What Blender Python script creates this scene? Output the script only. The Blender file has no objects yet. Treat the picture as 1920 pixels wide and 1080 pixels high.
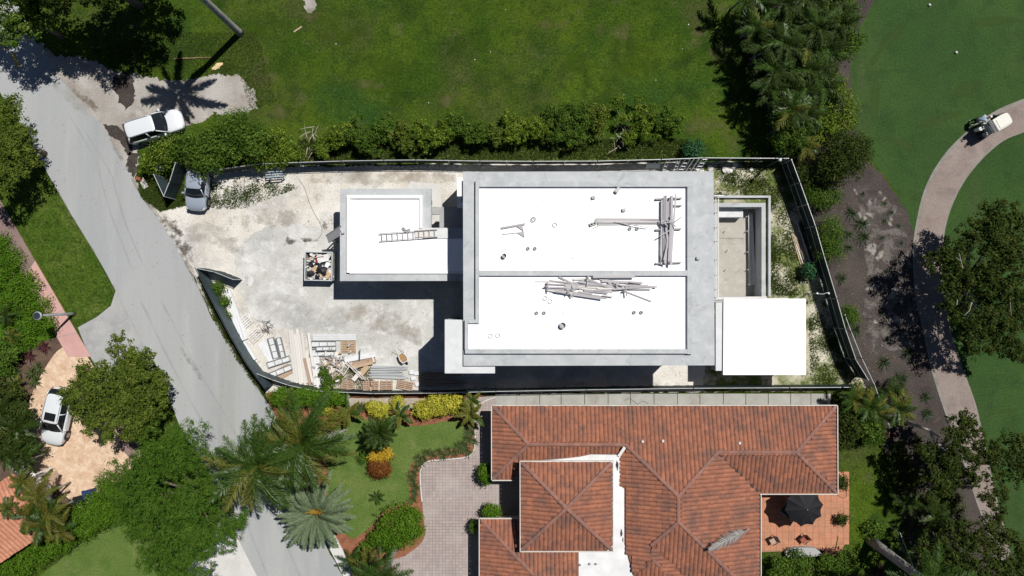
import bpy, bmesh, math, random
import numpy as np
from mathutils import Vector, Matrix, Quaternion
from mathutils.geometry import tessellate_polygon

# ------------------------------------------------------------------ camera, sky, sun, exposure
S = 23.0            # photo pixels per metre on the ground
H = 55.65           # camera height in metres
scene = bpy.context.scene
cam_data = bpy.data.cameras.new('camera'); cam = bpy.data.objects.new('camera', cam_data)
scene.collection.objects.link(cam); scene.camera = cam
cam.location = (0, 0, H); cam.rotation_euler = (0, 0, 0)
cam_data.lens = 24.0; cam_data.sensor_width = 36.0; cam_data.clip_end = 4000; cam_data.clip_start = 0.5
SUN_EL = math.radians(61.0); SUN_AZ = math.radians(45.0)      # the sun stands to the upper right of the picture
world = bpy.data.worlds.new('World'); scene.world = world; world.use_nodes = True
wn = world.node_tree.nodes; wl = world.node_tree.links
sky = wn.new('ShaderNodeTexSky'); sky.sky_type = 'NISHITA'; sky.sun_disc = False
sky.sun_elevation = SUN_EL; sky.sun_rotation = SUN_AZ; sky.altitude = 10; sky.air_density = 0.55; sky.dust_density = 0.2
wn['Background'].inputs[1].default_value = 0.05
wl.new(sky.outputs[0], wn['Background'].inputs[0])
sun_data = bpy.data.lights.new('sun', 'SUN'); sun = bpy.data.objects.new('sun', sun_data)
scene.collection.objects.link(sun)
sun_data.energy = 5.0; sun_data.angle = math.radians(0.5); sun_data.color = (1.0, 0.96, 0.90)
sdir = Vector((math.cos(SUN_EL)*math.sin(SUN_AZ), math.cos(SUN_EL)*math.cos(SUN_AZ), math.sin(SUN_EL)))
sun.rotation_euler = sdir.to_track_quat('Z', 'Y').to_euler(); sun.location = (30, 30, 80)
scene.view_settings.view_transform = 'Standard'; scene.view_settings.look = 'None'
scene.view_settings.exposure = 0.0; scene.view_settings.gamma = 1.0

# ------------------------------------------------------------------ helpers
COL = scene.collection
random.seed(7); RNG = np.random.default_rng(7)
def P(px, py, z=0.0):
    """the point of the place at height z that the photograph shows at (px, py)"""
    k = (H - z)/H/S
    return Vector(((px - 960)*k, (540 - py)*k, z))
def tag(o, label=None, cat=None, group=None, kind=None):
    if label: o['label'] = label
    if cat: o['category'] = cat
    if group: o['group'] = group
    if kind: o['kind'] = kind
    return o
def empty(name, loc=(0, 0, 0), rz=0.0, label=None, cat=None, group=None):
    o = bpy.data.objects.new(name, None); COL.objects.link(o)
    o.location = loc; o.rotation_euler = (0, 0, rz); o.empty_display_size = 0.3
    return tag(o, label, cat, group)
def link(name, me, mat=None, parent=None, loc=None, rot=None, scale=None):
    o = bpy.data.objects.new(name, me); COL.objects.link(o)
    if mat is not None and len(me.materials) == 0: me.materials.append(mat)
    if parent is not None: o.parent = parent
    if loc is not None: o.location = loc
    if rot is not None: o.rotation_euler = rot
    if scale is not None: o.scale = scale
    return o
def copy_tree(o, parent=None):
    c = o.copy(); COL.objects.link(c); c.parent = parent
    for ch in list(o.children): copy_tree(ch, c)
    return c
class MB:
    """collects shapes into one mesh"""
    def __init__(s): s.v = []; s.f = []
    def add(s, vs, fs):
        n = len(s.v); s.v += [tuple(v) for v in vs]; s.f += [tuple(i + n for i in f) for f in fs]; return s
    def box(s, c, d, rz=0.0, ry=0.0, rx=0.0):
        m = Matrix.Translation(Vector(c)) @ Matrix.Rotation(rz, 4, 'Z') @ Matrix.Rotation(ry, 4, 'Y') @ Matrix.Rotation(rx, 4, 'X')
        vs = [m @ Vector((x*d[0]/2, y*d[1]/2, z*d[2]/2)) for z in (-1, 1) for y in (-1, 1) for x in (-1, 1)]
        return s.add(vs, [(0, 2, 3, 1), (4, 5, 7, 6), (0, 1, 5, 4), (2, 6, 7, 3), (0, 4, 6, 2), (1, 3, 7, 5)])
    def bar(s, a, b, w, h=None, up=(0, 0, 1)):
        a = Vector(a); b = Vector(b); h = w if h is None else h
        x = (b - a).normalized(); u = Vector(up)
        if abs(x.dot(u)) > 0.98: u = Vector((1, 0, 0))
        y = u.cross(x).normalized(); z = x.cross(y)
        vs = [p + y*(sy*w/2) + z*(sz*h/2) for sz in (-1, 1) for sy in (-1, 1) for p in (a, b)]
        return s.add(vs, [(0, 2, 3, 1), (4, 5, 7, 6), (0, 1, 5, 4), (2, 6, 7, 3), (0, 4, 6, 2), (1, 3, 7, 5)])
    def tube(s, pts, r, n=8, cap=True):
        pts = [Vector(p) for p in pts]; rs = r if isinstance(r, (list, tuple)) else [r]*len(pts)
        vs = []; fs = []; prev = None
        for i, p in enumerate(pts):
            t = (pts[min(i + 1, len(pts) - 1)] - pts[max(i - 1, 0)]).normalized()
            if prev is None:
                a = Vector((0, 0, 1)) if abs(t.z) < 0.9 else Vector((1, 0, 0)); u = a.cross(t).normalized()
            else: u = (prev - t*prev.dot(t)).normalized()
            prev = u; w = t.cross(u)
            for k in range(n):
                a = 2*math.pi*k/n; vs.append(p + (u*math.cos(a) + w*math.sin(a))*rs[i])
        for i in range(len(pts) - 1):
            for k in range(n):
                fs.append((i*n + k, i*n + (k + 1) % n, (i + 1)*n + (k + 1) % n, (i + 1)*n + k))
        if cap: fs.append(tuple(range(n))[::-1]); fs.append(tuple((len(pts) - 1)*n + k for k in range(n)))
        return s.add(vs, fs)
    def lathe(s, prof, c=(0, 0, 0), n=16, axis='Z'):
        vs = []; fs = []; c = Vector(c)
        for (r, z) in prof:
            for k in range(n):
                a = 2*math.pi*k/n
                v = (r*math.cos(a), r*math.sin(a), z)
                if axis == 'Y': v = (v[0], v[2], v[1])
                if axis == 'X': v = (v[2], v[0], v[1])
                vs.append(c + Vector(v))
        for i in range(len(prof) - 1):
            for k in range(n): fs.append((i*n + k, i*n + (k + 1) % n, (i + 1)*n + (k + 1) % n, (i + 1)*n + k))
        fs.append(tuple(range(n))[::-1]); fs.append(tuple((len(prof) - 1)*n + k for k in range(n)))
        return s.add(vs, fs)
    def prism(s, pts, z0, z1):
        """pts: outline (x, y), counter-clockwise or not"""
        pts = [Vector((p[0], p[1], 0)) for p in pts]
        n = len(pts)
        ar = sum(pts[i].x*pts[(i + 1) % n].y - pts[(i + 1) % n].x*pts[i].y for i in range(n))
        if ar < 0: pts = pts[::-1]
        tris = [orient(t, pts) for t in tessellate_polygon([pts])]
        vs = [(p.x, p.y, z0) for p in pts] + [(p.x, p.y, z1) for p in pts]
        fs = [tuple(n + i for i in t) for t in tris] + [tuple(reversed(t)) for t in tris]
        fs += [(i, (i + 1) % n, n + (i + 1) % n, n + i) for i in range(n)]
        return s.add(vs, fs)
    def mesh(s, name, smooth=False, bevel=0.0):
        me = bpy.data.meshes.new(name); me.from_pydata(s.v, [], s.f); me.update()
        if bevel > 0:
            bm = bmesh.new(); bm.from_mesh(me)
            bmesh.ops.bevel(bm, geom=bm.edges[:], offset=bevel, segments=1, affect='EDGES', clamp_overlap=True)
            bm.to_mesh(me); bm.free()
        if smooth:
            me.polygons.foreach_set('use_smooth', [True]*len(me.polygons))
        return me
    def build(s, name, mat, parent=None, loc=None, rot=None, smooth=False, bevel=0.0):
        return link(name, s.mesh(name, smooth, bevel), mat, parent, loc, rot)
def orient(t, pts):
    a, b, c = (pts[i] for i in t)
    return tuple(t) if (b - a).cross(c - a).z > 0 else tuple(reversed(t))
def fast_mesh(name, V, k):
    """V: (n*k, 3) array, k vertices per face"""
    n = len(V)//k; me = bpy.data.meshes.new(name)
    me.vertices.add(len(V)); me.vertices.foreach_set('co', V.astype(np.float32).ravel())
    me.loops.add(n*k); me.loops.foreach_set('vertex_index', np.arange(n*k, dtype=np.int32))
    me.polygons.add(n); me.polygons.foreach_set('loop_start', np.arange(0, n*k, k, dtype=np.int32))
    me.polygons.foreach_set('loop_total', np.full(n, k, dtype=np.int32))
    me.update(); return me
def inside(poly, x, y):
    c = False; n = len(poly); j = n - 1
    for i in range(n):
        if (poly[i][1] > y) != (poly[j][1] > y) and x < (poly[j][0] - poly[i][0])*(y - poly[i][1])/(poly[j][1] - poly[i][1]) + poly[i][0]: c = not c
        j = i
    return c
def inside_np(poly, X, Y):
    c = np.zeros(len(X), bool); n = len(poly); j = n - 1
    for i in range(n):
        yi, yj, xi, xj = poly[i][1], poly[j][1], poly[i][0], poly[j][0]
        if yi != yj: c ^= ((yi > Y) != (yj > Y)) & (X < (xj - xi)*(Y - yi)/(yj - yi) + xi)
        j = i
    return c
def smooth_line(pts, step=18.0, closed=False):
    """Catmull-Rom through pixel points"""
    out = []; n = len(pts); rng = range(n if closed else n - 1)
    g = (lambda i: pts[i % n]) if closed else (lambda i: pts[max(0, min(n - 1, i))])
    for i in rng:
        p0, p1, p2, p3 = (np.array(g(i + d), float) for d in (-1, 0, 1, 2))
        m = max(1, int(np.linalg.norm(p2 - p1)/step))
        for k in range(m):
            t = k/m
            out.append(tuple(0.5*((2*p1) + (-p0 + p2)*t + (2*p0 - 5*p1 + 4*p2 - p3)*t*t + (-p0 + 3*p1 - 3*p2 + p3)*t**3)))
    if not closed: out.append(tuple(map(float, pts[-1])))
    return out
def ragged(pts, step=6.0, amp=2.0, seed=1):
    """subdivide a closed pixel outline and rough its edge"""
    r = random.Random(seed); out = []; n = len(pts)
    for i in range(n):
        a = pts[i]; b = pts[(i + 1) % n]; d = math.hypot(b[0] - a[0], b[1] - a[1]); m = max(1, int(d/step))
        for k in range(m):
            t = k/m; out.append((a[0] + (b[0] - a[0])*t + r.uniform(-amp, amp), a[1] + (b[1] - a[1])*t + r.uniform(-amp, amp)))
    return out
def sheet(name, pts, z, mat, label, cat, thick=0.0, kind='structure'):
    """flat piece of ground from a pixel outline"""
    w = [P(x, y, 0) for x, y in pts]; c = sum(w, Vector())/len(w)
    pts3 = [Vector((p.x - c.x, p.y - c.y, 0)) for p in w]
    tris = [orient(t, pts3) for t in tessellate_polygon([pts3])]
    me = bpy.data.meshes.new(name); me.from_pydata([tuple(p) for p in pts3], [], tris); me.update()
    o = link(name, me, mat, loc=(c.x, c.y, z))
    return tag(o, label, cat, kind=kind)

# ------------------------------------------------------------------ materials
class NT:
    def __init__(s, name):
        s.m = bpy.data.materials.new(name); s.m.use_nodes = True; s.t = s.m.node_tree
        s.n = s.t.nodes; s.l = s.t.links; s.b = s.n['Principled BSDF']; s.out = s.n['Material Output']
    def node(s, t, **kw):
        n = s.n.new(t)
        for k, v in kw.items(): setattr(n, k, v)
        return n
    def pos(s): return s.node('ShaderNodeNewGeometry').outputs['Position']
    def obj(s): return s.node('ShaderNodeTexCoord').outputs['Object']
    def mapped(s, vec, rz=0.0, sc=(1, 1, 1)):
        n = s.node('ShaderNodeMapping'); n.inputs['Rotation'].default_value = (0, 0, rz); n.inputs['Scale'].default_value = sc
        s.l.new(vec, n.inputs['Vector']); return n.outputs[0]
    def noise(s, vec, scale, detail=4.0, rough=0.55, dist=0.0):
        n = s.node('ShaderNodeTexNoise'); n.inputs['Scale'].default_value = scale; n.inputs['Detail'].default_value = detail
        n.inputs['Roughness'].default_value = rough; n.inputs['Distortion'].default_value = dist
        s.l.new(vec, n.inputs['Vector']); return n.outputs['Fac']
    def ramp(s, fac, lo, hi):
        n = s.node('ShaderNodeMapRange'); n.inputs[1].default_value = lo; n.inputs[2].default_value = hi
        s.l.new(fac, n.inputs[0]); return n.outputs[0]
    def mix(s, fac, a, b, blend='MIX'):
        n = s.node('ShaderNodeMix', data_type='RGBA', blend_type=blend)
        for sock, v in ((n.inputs[0], fac), (n.inputs[6], a), (n.inputs[7], b)):
            if isinstance(v, (int, float)): sock.default_value = v
            elif isinstance(v, (tuple, list)): sock.default_value = (*v[:3], 1)
            else: s.l.new(v, sock)
        return n.outputs[2]
    def math(s, op, a, b=None):
        n = s.node('ShaderNodeMath', operation=op)
        for i, v in enumerate((a, b)):
            if v is None: continue
            if isinstance(v, (int, float)): n.inputs[i].default_value = v
            else: s.l.new(v, n.inputs[i])
        return n.outputs[0]
    def bump(s, h, strength, dist=0.03):
        n = s.node('ShaderNodeBump'); n.inputs['Strength'].default_value = strength; n.inputs['Distance'].default_value = dist
        s.l.new(h, n.inputs['Height']); s.l.new(n.outputs[0], s.b.inputs['Normal'])
    def done(s, col, rough=0.8, spec=0.3, metal=0.0):
        if isinstance(col, (tuple, list)): s.b.inputs['Base Color'].default_value = (*col[:3], 1)
        else: s.l.new(col, s.b.inputs['Base Color'])
        s.b.inputs['Roughness'].default_value = rough; s.b.inputs['Specular IOR Level'].default_value = spec
        s.b.inputs['Metallic'].default_value = metal
        return s.m
def ground_mat(name, base, layers, fine=(9.0, 0.35), rough=0.95, bump=0.6, spec=0.1):
    """base colour, then layers (colour, noise scale, low, high[, stretch angle, stretch])"""
    t = NT(name); p = t.pos(); c = base
    for i, L in enumerate(layers):
        v = p
        off = t.node('ShaderNodeVectorMath', operation='ADD'); off.inputs[1].default_value = (i*37.3, i*11.7, 0); t.l.new(p, off.inputs[0]); v = off.outputs[0]
        if len(L) > 4: v = t.mapped(v, L[4], (1, L[5], 1))
        c = t.mix(t.ramp(t.noise(v, L[1], 5.0, 0.6, 0.3), L[2], L[3]), c, L[0])
    fn = t.noise(p, fine[0], 3.0, 0.7)
    fr = t.ramp(fn, 0.3, 0.7)
    n = t.node('ShaderNodeMapRange'); n.inputs[3].default_value = 1 - fine[1]; n.inputs[4].default_value = 1 + fine[1]; t.l.new(fr, n.inputs[0])
    cc = t.node('ShaderNodeCombineColor'); [t.l.new(n.outputs[0], cc.inputs[i]) for i in range(3)]
    c = t.mix(1.0, c, cc.outputs[0], 'MULTIPLY')
    if bump: t.bump(fn, bump, 0.05)
    return t.done(c, rough, spec)
def plain(name, col, rough=0.6, spec=0.4, metal=0.0, var=0.12, scale=3.0, dirt=None):
    t = NT(name); v = t.obj(); nz = t.noise(v, scale, 4.0)
    a = tuple(max(0, x*(1 - var)) for x in col); b = tuple(min(1, x*(1 + var)) for x in col)
    c = t.mix(t.ramp(nz, 0.3, 0.7), a, b)
    if dirt: c = t.mix(t.ramp(t.noise(v, scale*0.6, 6.0, 0.65), 0.52, 0.75), c, dirt)
    return t.done(c, rough, spec, metal)
def wood_mat(name, a, b, stain):
    t = NT(name); oi = t.node('ShaderNodeObjectInfo').outputs['Random']; v = t.obj()
    c = t.mix(oi, a, b)
    c = t.mix(t.ramp(t.noise(t.mapped(v, 0, (0.6, 9, 3)), 3.0, 5.0), 0.45, 0.8), c, stain)
    return t.done(c, 0.85, 0.2)
def leaf_mat(name, dark, mid, light, transl=0.28, rough=0.7, spec=0.12):
    t = NT(name); g = t.node('ShaderNodeNewGeometry'); r = g.outputs['Random Per Island']
    at = t.node('ShaderNodeAttribute', attribute_name='tint').outputs['Fac']
    f = t.math('ADD', t.math('MULTIPLY', r, 0.5), t.math('MULTIPLY', at, 0.5))
    c = t.mix(t.ramp(f, 0.15, 0.55), dark, mid); c = t.mix(t.ramp(f, 0.6, 0.95), c, light)
    t.done(c, rough, spec)
    tr = t.node('ShaderNodeBsdfTranslucent'); t.l.new(t.mix(1.0, c, (1.2, 1.3, 0.5), 'MULTIPLY'), tr.inputs['Color'])
    ms = t.node('ShaderNodeMixShader'); ms.inputs[0].default_value = transl
    t.l.new(t.b.outputs[0], ms.inputs[1]); t.l.new(tr.outputs[0], ms.inputs[2]); t.l.new(ms.outputs[0], t.out.inputs['Surface'])
    return t.m
def decal_mat(name, col, strength=0.8, scale=1.2, rough_edge=1.6, col2=None, stretch=None):
    """a dirt or wear mark that thins out towards its ragged edge"""
    t = NT(name); p = t.pos(); e = t.node('ShaderNodeAttribute', attribute_name='edge').outputs['Fac']
    nz = t.noise(p, scale, 6.0, 0.65)
    f = t.math('ADD', e, t.math('MULTIPLY', t.math('SUBTRACT', nz, 0.64), rough_edge*2.2))
    a = t.math('MULTIPLY', t.ramp(f, 0.05, 0.75), strength)
    c = t.mix(t.ramp(t.noise(p, scale*3, 4.0), 0.35, 0.7), col, col2 or tuple(x*0.7 for x in col))
    t.done(c, 0.95, 0.1)
    tr = t.node('ShaderNodeBsdfTransparent'); ms = t.node('ShaderNodeMixShader')
    t.l.new(a, ms.inputs[0]); t.l.new(tr.outputs[0], ms.inputs[1]); t.l.new(t.b.outputs[0], ms.inputs[2]); t.l.new(ms.outputs[0], t.out.inputs['Surface'])
    return t.m
_dz = [0.0]
def stroke(name, pts, width, z, mat, label, cat='dirt'):
    """a long mark on the ground along a pixel line; width in pixels, one value or one per point"""
    ws = width if isinstance(width, (list, tuple)) else [width]*len(pts)
    L = smooth_line(pts, 8); wl_ = np.interp(np.linspace(0, 1, len(L)), np.linspace(0, 1, len(ws)), ws)
    vs = []; fs = []; ed = []; n = len(L)
    for i, (x, y) in enumerate(L):
        a = L[max(0, i - 1)]; b = L[min(n - 1, i + 1)]; d = Vector((b[0] - a[0], b[1] - a[1])).normalized(); q = Vector((-d.y, d.x))*wl_[i]/2
        end = min(1.0, min(i, n - 1 - i)/3.0)
        for s, e in ((-1, 0.0), (-0.45, 0.8), (0.45, 0.8), (1, 0.0)): p = P(x + q.x*s, y + q.y*s); vs.append((p.x, p.y, 0)); ed.append(e*end)
    for i in range(n - 1):
        for k in range(3): fs.append((i*4 + k, i*4 + k + 1, i*4 + k + 5, i*4 + k + 4))
    me = bpy.data.meshes.new(name); me.from_pydata(vs, [], fs); me.update()
    at = me.attributes.new('edge', 'FLOAT', 'POINT'); at.data.foreach_set('value', np.array(ed, np.float32))
    _dz[0] += 0.00012; o = link(name, me, mat, loc=(0, 0, z + _dz[0])); return tag(o, label, cat, kind='structure')
def blot(name, px, py, rx, ry, z, mat, label, cat='dirt', rot=0.0):
    vs = [(0, 0, 0)]; ed = [1.0]; fs = []; n = 20
    for r, e in ((0.5, 0.7), (1.0, 0.0)):
        for k in range(n):
            a = 2*math.pi*k/n; x = rx*r*math.cos(a); y = ry*r*math.sin(a)
            vs.append(((x*math.cos(rot) - y*math.sin(rot))/S, -(x*math.sin(rot) + y*math.cos(rot))/S, 0)); ed.append(e)
    for k in range(n): fs.append((0, 1 + k, 1 + (k + 1) % n)); fs.append((1 + k, 1 + n + k, 1 + n + (k + 1) % n, 1 + (k + 1) % n))
    me = bpy.data.meshes.new(name); me.from_pydata(vs, [], fs); me.update()
    at = me.attributes.new('edge', 'FLOAT', 'POINT'); at.data.foreach_set('value', np.array(ed, np.float32))
    _dz[0] += 0.00012; p = P(px, py); o = link(name, me, mat, loc=(p.x, p.y, z + _dz[0])); return tag(o, label, cat, kind='structure')
M = {}
# ground
M['lawn'] = ground_mat('field_grass', (0.028, 0.060, 0.005), [((0.056, 0.090, 0.007), 0.055, 0.45, 0.58), ((0.046, 0.056, 0.016), 0.085, 0.50, 0.64), ((0.021, 0.056, 0.010), 0.075, 0.53, 0.66), ((0.052, 0.088, 0.007), 0.20, 0.50, 0.68), ((0.019, 0.040, 0.005), 0.34, 0.50, 0.70), ((0.066, 0.098, 0.012), 0.6, 0.56, 0.78), ((0.080, 0.080, 0.035), 0.45, 0.60, 0.80), ((0.022, 0.045, 0.005), 1.6, 0.50, 0.74), ((0.095, 0.10, 0.04), 2.2, 0.63, 0.86)], (6.0, 0.52))
M['golf'] = ground_mat('fairway_grass', (0.030, 0.066, 0.018), [((0.041, 0.080, 0.020), 0.12, 0.4, 0.65), ((0.034, 0.064, 0.020), 0.22, 0.5, 0.75, 0.7, 0.3), ((0.060, 0.078, 0.030), 0.17, 0.58, 0.82, 0.75, 0.35), ((0.024, 0.050, 0.016), 0.6, 0.5, 0.75), ((0.030, 0.060, 0.018), 1.4, 0.52, 0.78)], (7.0, 0.30), bump=0.3)
M['garden_lawn'] = ground_mat('garden_grass', (0.085, 0.135, 0.030), [((0.12, 0.16, 0.045), 0.4, 0.45, 0.7), ((0.055, 0.11, 0.02), 0.5, 0.5, 0.75), ((0.17, 0.17, 0.075), 0.7, 0.62, 0.85)], (8.0, 0.3))
M['verge'] = ground_mat('verge_grass', (0.048, 0.085, 0.009), [((0.080, 0.110, 0.020), 0.35, 0.45, 0.7), ((0.030, 0.068, 0.006), 0.3, 0.48, 0.7), ((0.15, 0.13, 0.05), 0.6, 0.62, 0.85), ((0.028, 0.055, 0.006), 1.4, 0.46, 0.68), ((0.10, 0.12, 0.03), 2.2, 0.56, 0.8)], (5.5, 0.6))
M['hedge_strip'] = ground_mat('hedge_strip_weeds', (0.075, 0.105, 0.022), [((0.13, 0.14, 0.045), 0.8, 0.45, 0.68), ((0.045, 0.075, 0.012), 1.0, 0.5, 0.72), ((0.20, 0.16, 0.09), 0.6, 0.62, 0.8)], (6.0, 0.5))
M['cover'] = ground_mat('ground_cover_green', (0.050, 0.115, 0.008), [((0.030, 0.075, 0.006), 1.0, 0.45, 0.65), ((0.085, 0.165, 0.012), 1.6, 0.52, 0.72)], (6.0, 0.55), bump=1.0)
M['road'] = ground_mat('weathered_asphalt', (0.335, 0.348, 0.352), [((0.285, 0.298, 0.305), 0.25, 0.45, 0.7, 0.5, 0.12), ((0.375, 0.38, 0.378), 0.5, 0.5, 0.75, 0.45, 0.15), ((0.27, 0.27, 0.265), 0.8, 0.62, 0.85, 0.52, 0.08), ((0.22, 0.215, 0.20), 0.35, 0.66, 0.92), ((0.25, 0.24, 0.215), 0.16, 0.58, 0.80, 0.5, 0.06)], (14.0, 0.09), 0.9, 0.25)
M['gravel'] = ground_mat('sandy_gravel', (0.30, 0.275, 0.25), [((0.40, 0.385, 0.36), 0.35, 0.42, 0.65), ((0.19, 0.165, 0.14), 0.5, 0.56, 0.75), ((0.09, 0.075, 0.06), 0.9, 0.66, 0.82)], (11.0, 0.25))
M['dark_soil'] = ground_mat('damp_dark_soil', (0.050, 0.042, 0.038), [((0.09, 0.08, 0.07), 1.2, 0.5, 0.75)], (10.0, 0.4))
M['yard'] = ground_mat('crushed_limestone', (0.53, 0.495, 0.44), [((0.64, 0.62, 0.575), 0.22, 0.42, 0.62), ((0.39, 0.385, 0.37), 0.30, 0.48, 0.70), ((0.64, 0.635, 0.62), 0.55, 0.54, 0.75), ((0.31, 0.275, 0.23), 0.65, 0.58, 0.78), ((0.21, 0.175, 0.14), 1.6, 0.62, 0.80), ((0.66, 0.655, 0.64), 2.2, 0.58, 0.75)], (9.0, 0.20), bump=0.5)
M['yard_soil'] = ground_mat('brown_yard_soil', (0.36, 0.31, 0.26), [((0.50, 0.46, 0.41), 0.6, 0.45, 0.68), ((0.25, 0.21, 0.17), 1.0, 0.55, 0.8)], (9.0, 0.25))
M['slurry'] = ground_mat('pale_cement_screed', (0.47, 0.47, 0.445), [((0.57, 0.57, 0.56), 0.5, 0.45, 0.62), ((0.37, 0.375, 0.36), 0.42, 0.48, 0.70), ((0.64, 0.64, 0.635), 1.1, 0.55, 0.72), ((0.33, 0.325, 0.30), 1.3, 0.58, 0.78)], (9.0, 0.14), bump=0.3)
M['weedy'] = ground_mat('weedy_sand', (0.46, 0.43, 0.34), [((0.13, 0.155, 0.05), 0.30, 0.43, 0.56), ((0.56, 0.53, 0.45), 0.9, 0.55, 0.75), ((0.070, 0.10, 0.022), 0.8, 0.52, 0.66)], (8.0, 0.35))
M['mulch'] = ground_mat('dark_mulch', (0.058, 0.049, 0.045), [((0.085, 0.069, 0.061), 0.3, 0.45, 0.7), ((0.042, 0.036, 0.034), 0.5, 0.5, 0.75), ((0.13, 0.085, 0.06), 0.8, 0.62, 0.85)], (9.0, 0.42))
M['ash'] = ground_mat('pale_ash_sand', (0.30, 0.28, 0.255), [((0.16, 0.145, 0.13), 1.5, 0.48, 0.7)], (9.0, 0.3))
M['sandy_mulch'] = ground_mat('sandy_mulch', (0.066, 0.057, 0.053), [((0.10, 0.083, 0.075), 0.5, 0.45, 0.7), ((0.045, 0.038, 0.036), 1.2, 0.45, 0.7), ((0.13, 0.115, 0.105), 0.62, 0.51, 0.58), ((0.28, 0.26, 0.235), 0.62, 0.565, 0.63), ((0.055, 0.048, 0.044), 2.4, 0.56, 0.66)], (9.0, 0.42))
M['red_mulch'] = ground_mat('red_mulch', (0.25, 0.105, 0.060), [((0.17, 0.07, 0.04), 1.2, 0.45, 0.7), ((0.32, 0.165, 0.11), 2.0, 0.55, 0.8), ((0.10, 0.12, 0.04), 0.8, 0.60, 0.75)], (14.0, 0.4))
M['brown_mulch'] = ground_mat('brown_mulch', (0.12, 0.082, 0.060), [((0.075, 0.05, 0.038), 0.8, 0.45, 0.7)], (12.0, 0.4))
M['concrete_flat'] = ground_mat('grey_concrete', (0.34, 0.345, 0.345), [((0.27, 0.275, 0.28), 0.5, 0.45, 0.7), ((0.41, 0.41, 0.405), 0.9, 0.52, 0.75)], (12.0, 0.08), bump=0.15)
M['pale_concrete'] = ground_mat('pale_concrete', (0.55, 0.545, 0.53), [((0.46, 0.455, 0.44), 0.6, 0.48, 0.72)], (12.0, 0.08), bump=0.15)
M['path'] = ground_mat('golf_path_pavers', (0.235, 0.190, 0.172), [((0.27, 0.228, 0.205), 0.4, 0.45, 0.7), ((0.165, 0.135, 0.128), 0.6, 0.5, 0.75)], (7.0, 0.14), bump=0.3)
M['path_edge'] = ground_mat('path_edge_concrete', (0.24, 0.225, 0.205), [((0.17, 0.165, 0.14), 1.0, 0.45, 0.7)], (9.0, 0.15))
M['flagstone'] = ground_mat('tan_stamped_stone', (0.54, 0.385, 0.27), [((0.63, 0.49, 0.365), 1.6, 0.45, 0.62), ((0.44, 0.285, 0.195), 1.1, 0.52, 0.72), ((0.55, 0.30, 0.225), 0.35, 0.6, 0.8)], (6.0, 0.13), bump=0.3)
M['clear_concrete_wet'] = M['concrete_flat']
def paver_mat():
    t = NT('brick_pavers'); p = t.pos()
    br = t.node('ShaderNodeTexBrick'); br.inputs['Scale'].default_value = 1.0; br.inputs['Brick Width'].default_value = 0.27; br.inputs['Row Height'].default_value = 0.24
    br.inputs['Mortar Size'].default_value = 0.022; br.inputs['Color1'].default_value = (0.38, 0.312, 0.285, 1); br.inputs['Color2'].default_value = (0.30, 0.257, 0.25, 1)
    br.inputs['Mortar'].default_value = (0.23, 0.20, 0.19, 1); br.offset = 0.0; t.l.new(p, br.inputs['Vector'])
    c = t.mix(t.ramp(t.noise(p, 0.4, 5), 0.45, 0.7), br.outputs['Color'], (0.41, 0.375, 0.355))
    c = t.mix(t.ramp(t.noise(p, 0.7, 5), 0.6, 0.85), c, (0.25, 0.22, 0.205))
    c = t.mix(0.45, c, br.outputs['Color'])
    t.bump(br.outputs['Fac'], -0.4, 0.01)
    return t.done(c, 0.9, 0.15)
M['pavers'] = paver_mat()
# building
def concrete_mat(name, a, b, c3, stain):
    t = NT(name); p = t.pos()
    c = t.mix(t.ramp(t.noise(p, 0.55, 6, 0.6, 0.5), 0.35, 0.65), a, b)
    c = t.mix(t.ramp(t.noise(p, 1.3, 6, 0.65), 0.5, 0.72), c, c3)
    c = t.mix(t.ramp(t.noise(p, 0.9, 7, 0.7, 1.0), 0.55, 0.76), c, stain)
    t.bump(t.noise(p, 14, 3), 0.15, 0.02)
    return t.done(c, 0.9, 0.2)
M['concrete'] = concrete_mat('raw_concrete', (0.455, 0.475, 0.49), (0.375, 0.395, 0.41), (0.50, 0.52, 0.53), (0.27, 0.28, 0.285))
M['concrete_pale'] = concrete_mat('pale_concrete_slab', (0.60, 0.62, 0.635), (0.54, 0.555, 0.57), (0.64, 0.65, 0.66), (0.45, 0.46, 0.465))
M['concrete_wall'] = concrete_mat('grey_block_wall', (0.36, 0.365, 0.365), (0.31, 0.315, 0.315), (0.40, 0.40, 0.40), (0.25, 0.25, 0.245))
M['pool_floor'] = concrete_mat('dusty_pool_floor', (0.40, 0.385, 0.345), (0.35, 0.335, 0.30), (0.45, 0.435, 0.40), (0.24, 0.225, 0.18))
M['membrane'] = plain('white_roof_membrane', (0.93, 0.935, 0.94), 0.55, 0.3, 0, 0.015, 0.8)
M['white_paint'] = plain('white_render', (0.80, 0.80, 0.79), 0.7, 0.3, 0, 0.05, 1.5)
M['fascia'] = plain('cream_fascia', (0.60, 0.57, 0.52), 0.7, 0.3, 0, 0.08, 1.5)
M['hollow_shade'] = plain('painted_hollow_shade', (0.03, 0.032, 0.035), 0.9, 0.1, 0, 0.2)  # near-black that paints the shade inside hollows onto flat plates
M['cream_wall'] = plain('cream_stucco', (0.62, 0.55, 0.44), 0.9, 0.15, 0, 0.08, 1.0)
M['patched_white'] = plain('patched_white_roof', (0.66, 0.67, 0.68), 0.7, 0.3, 0, 0.10, 1.2)
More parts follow.
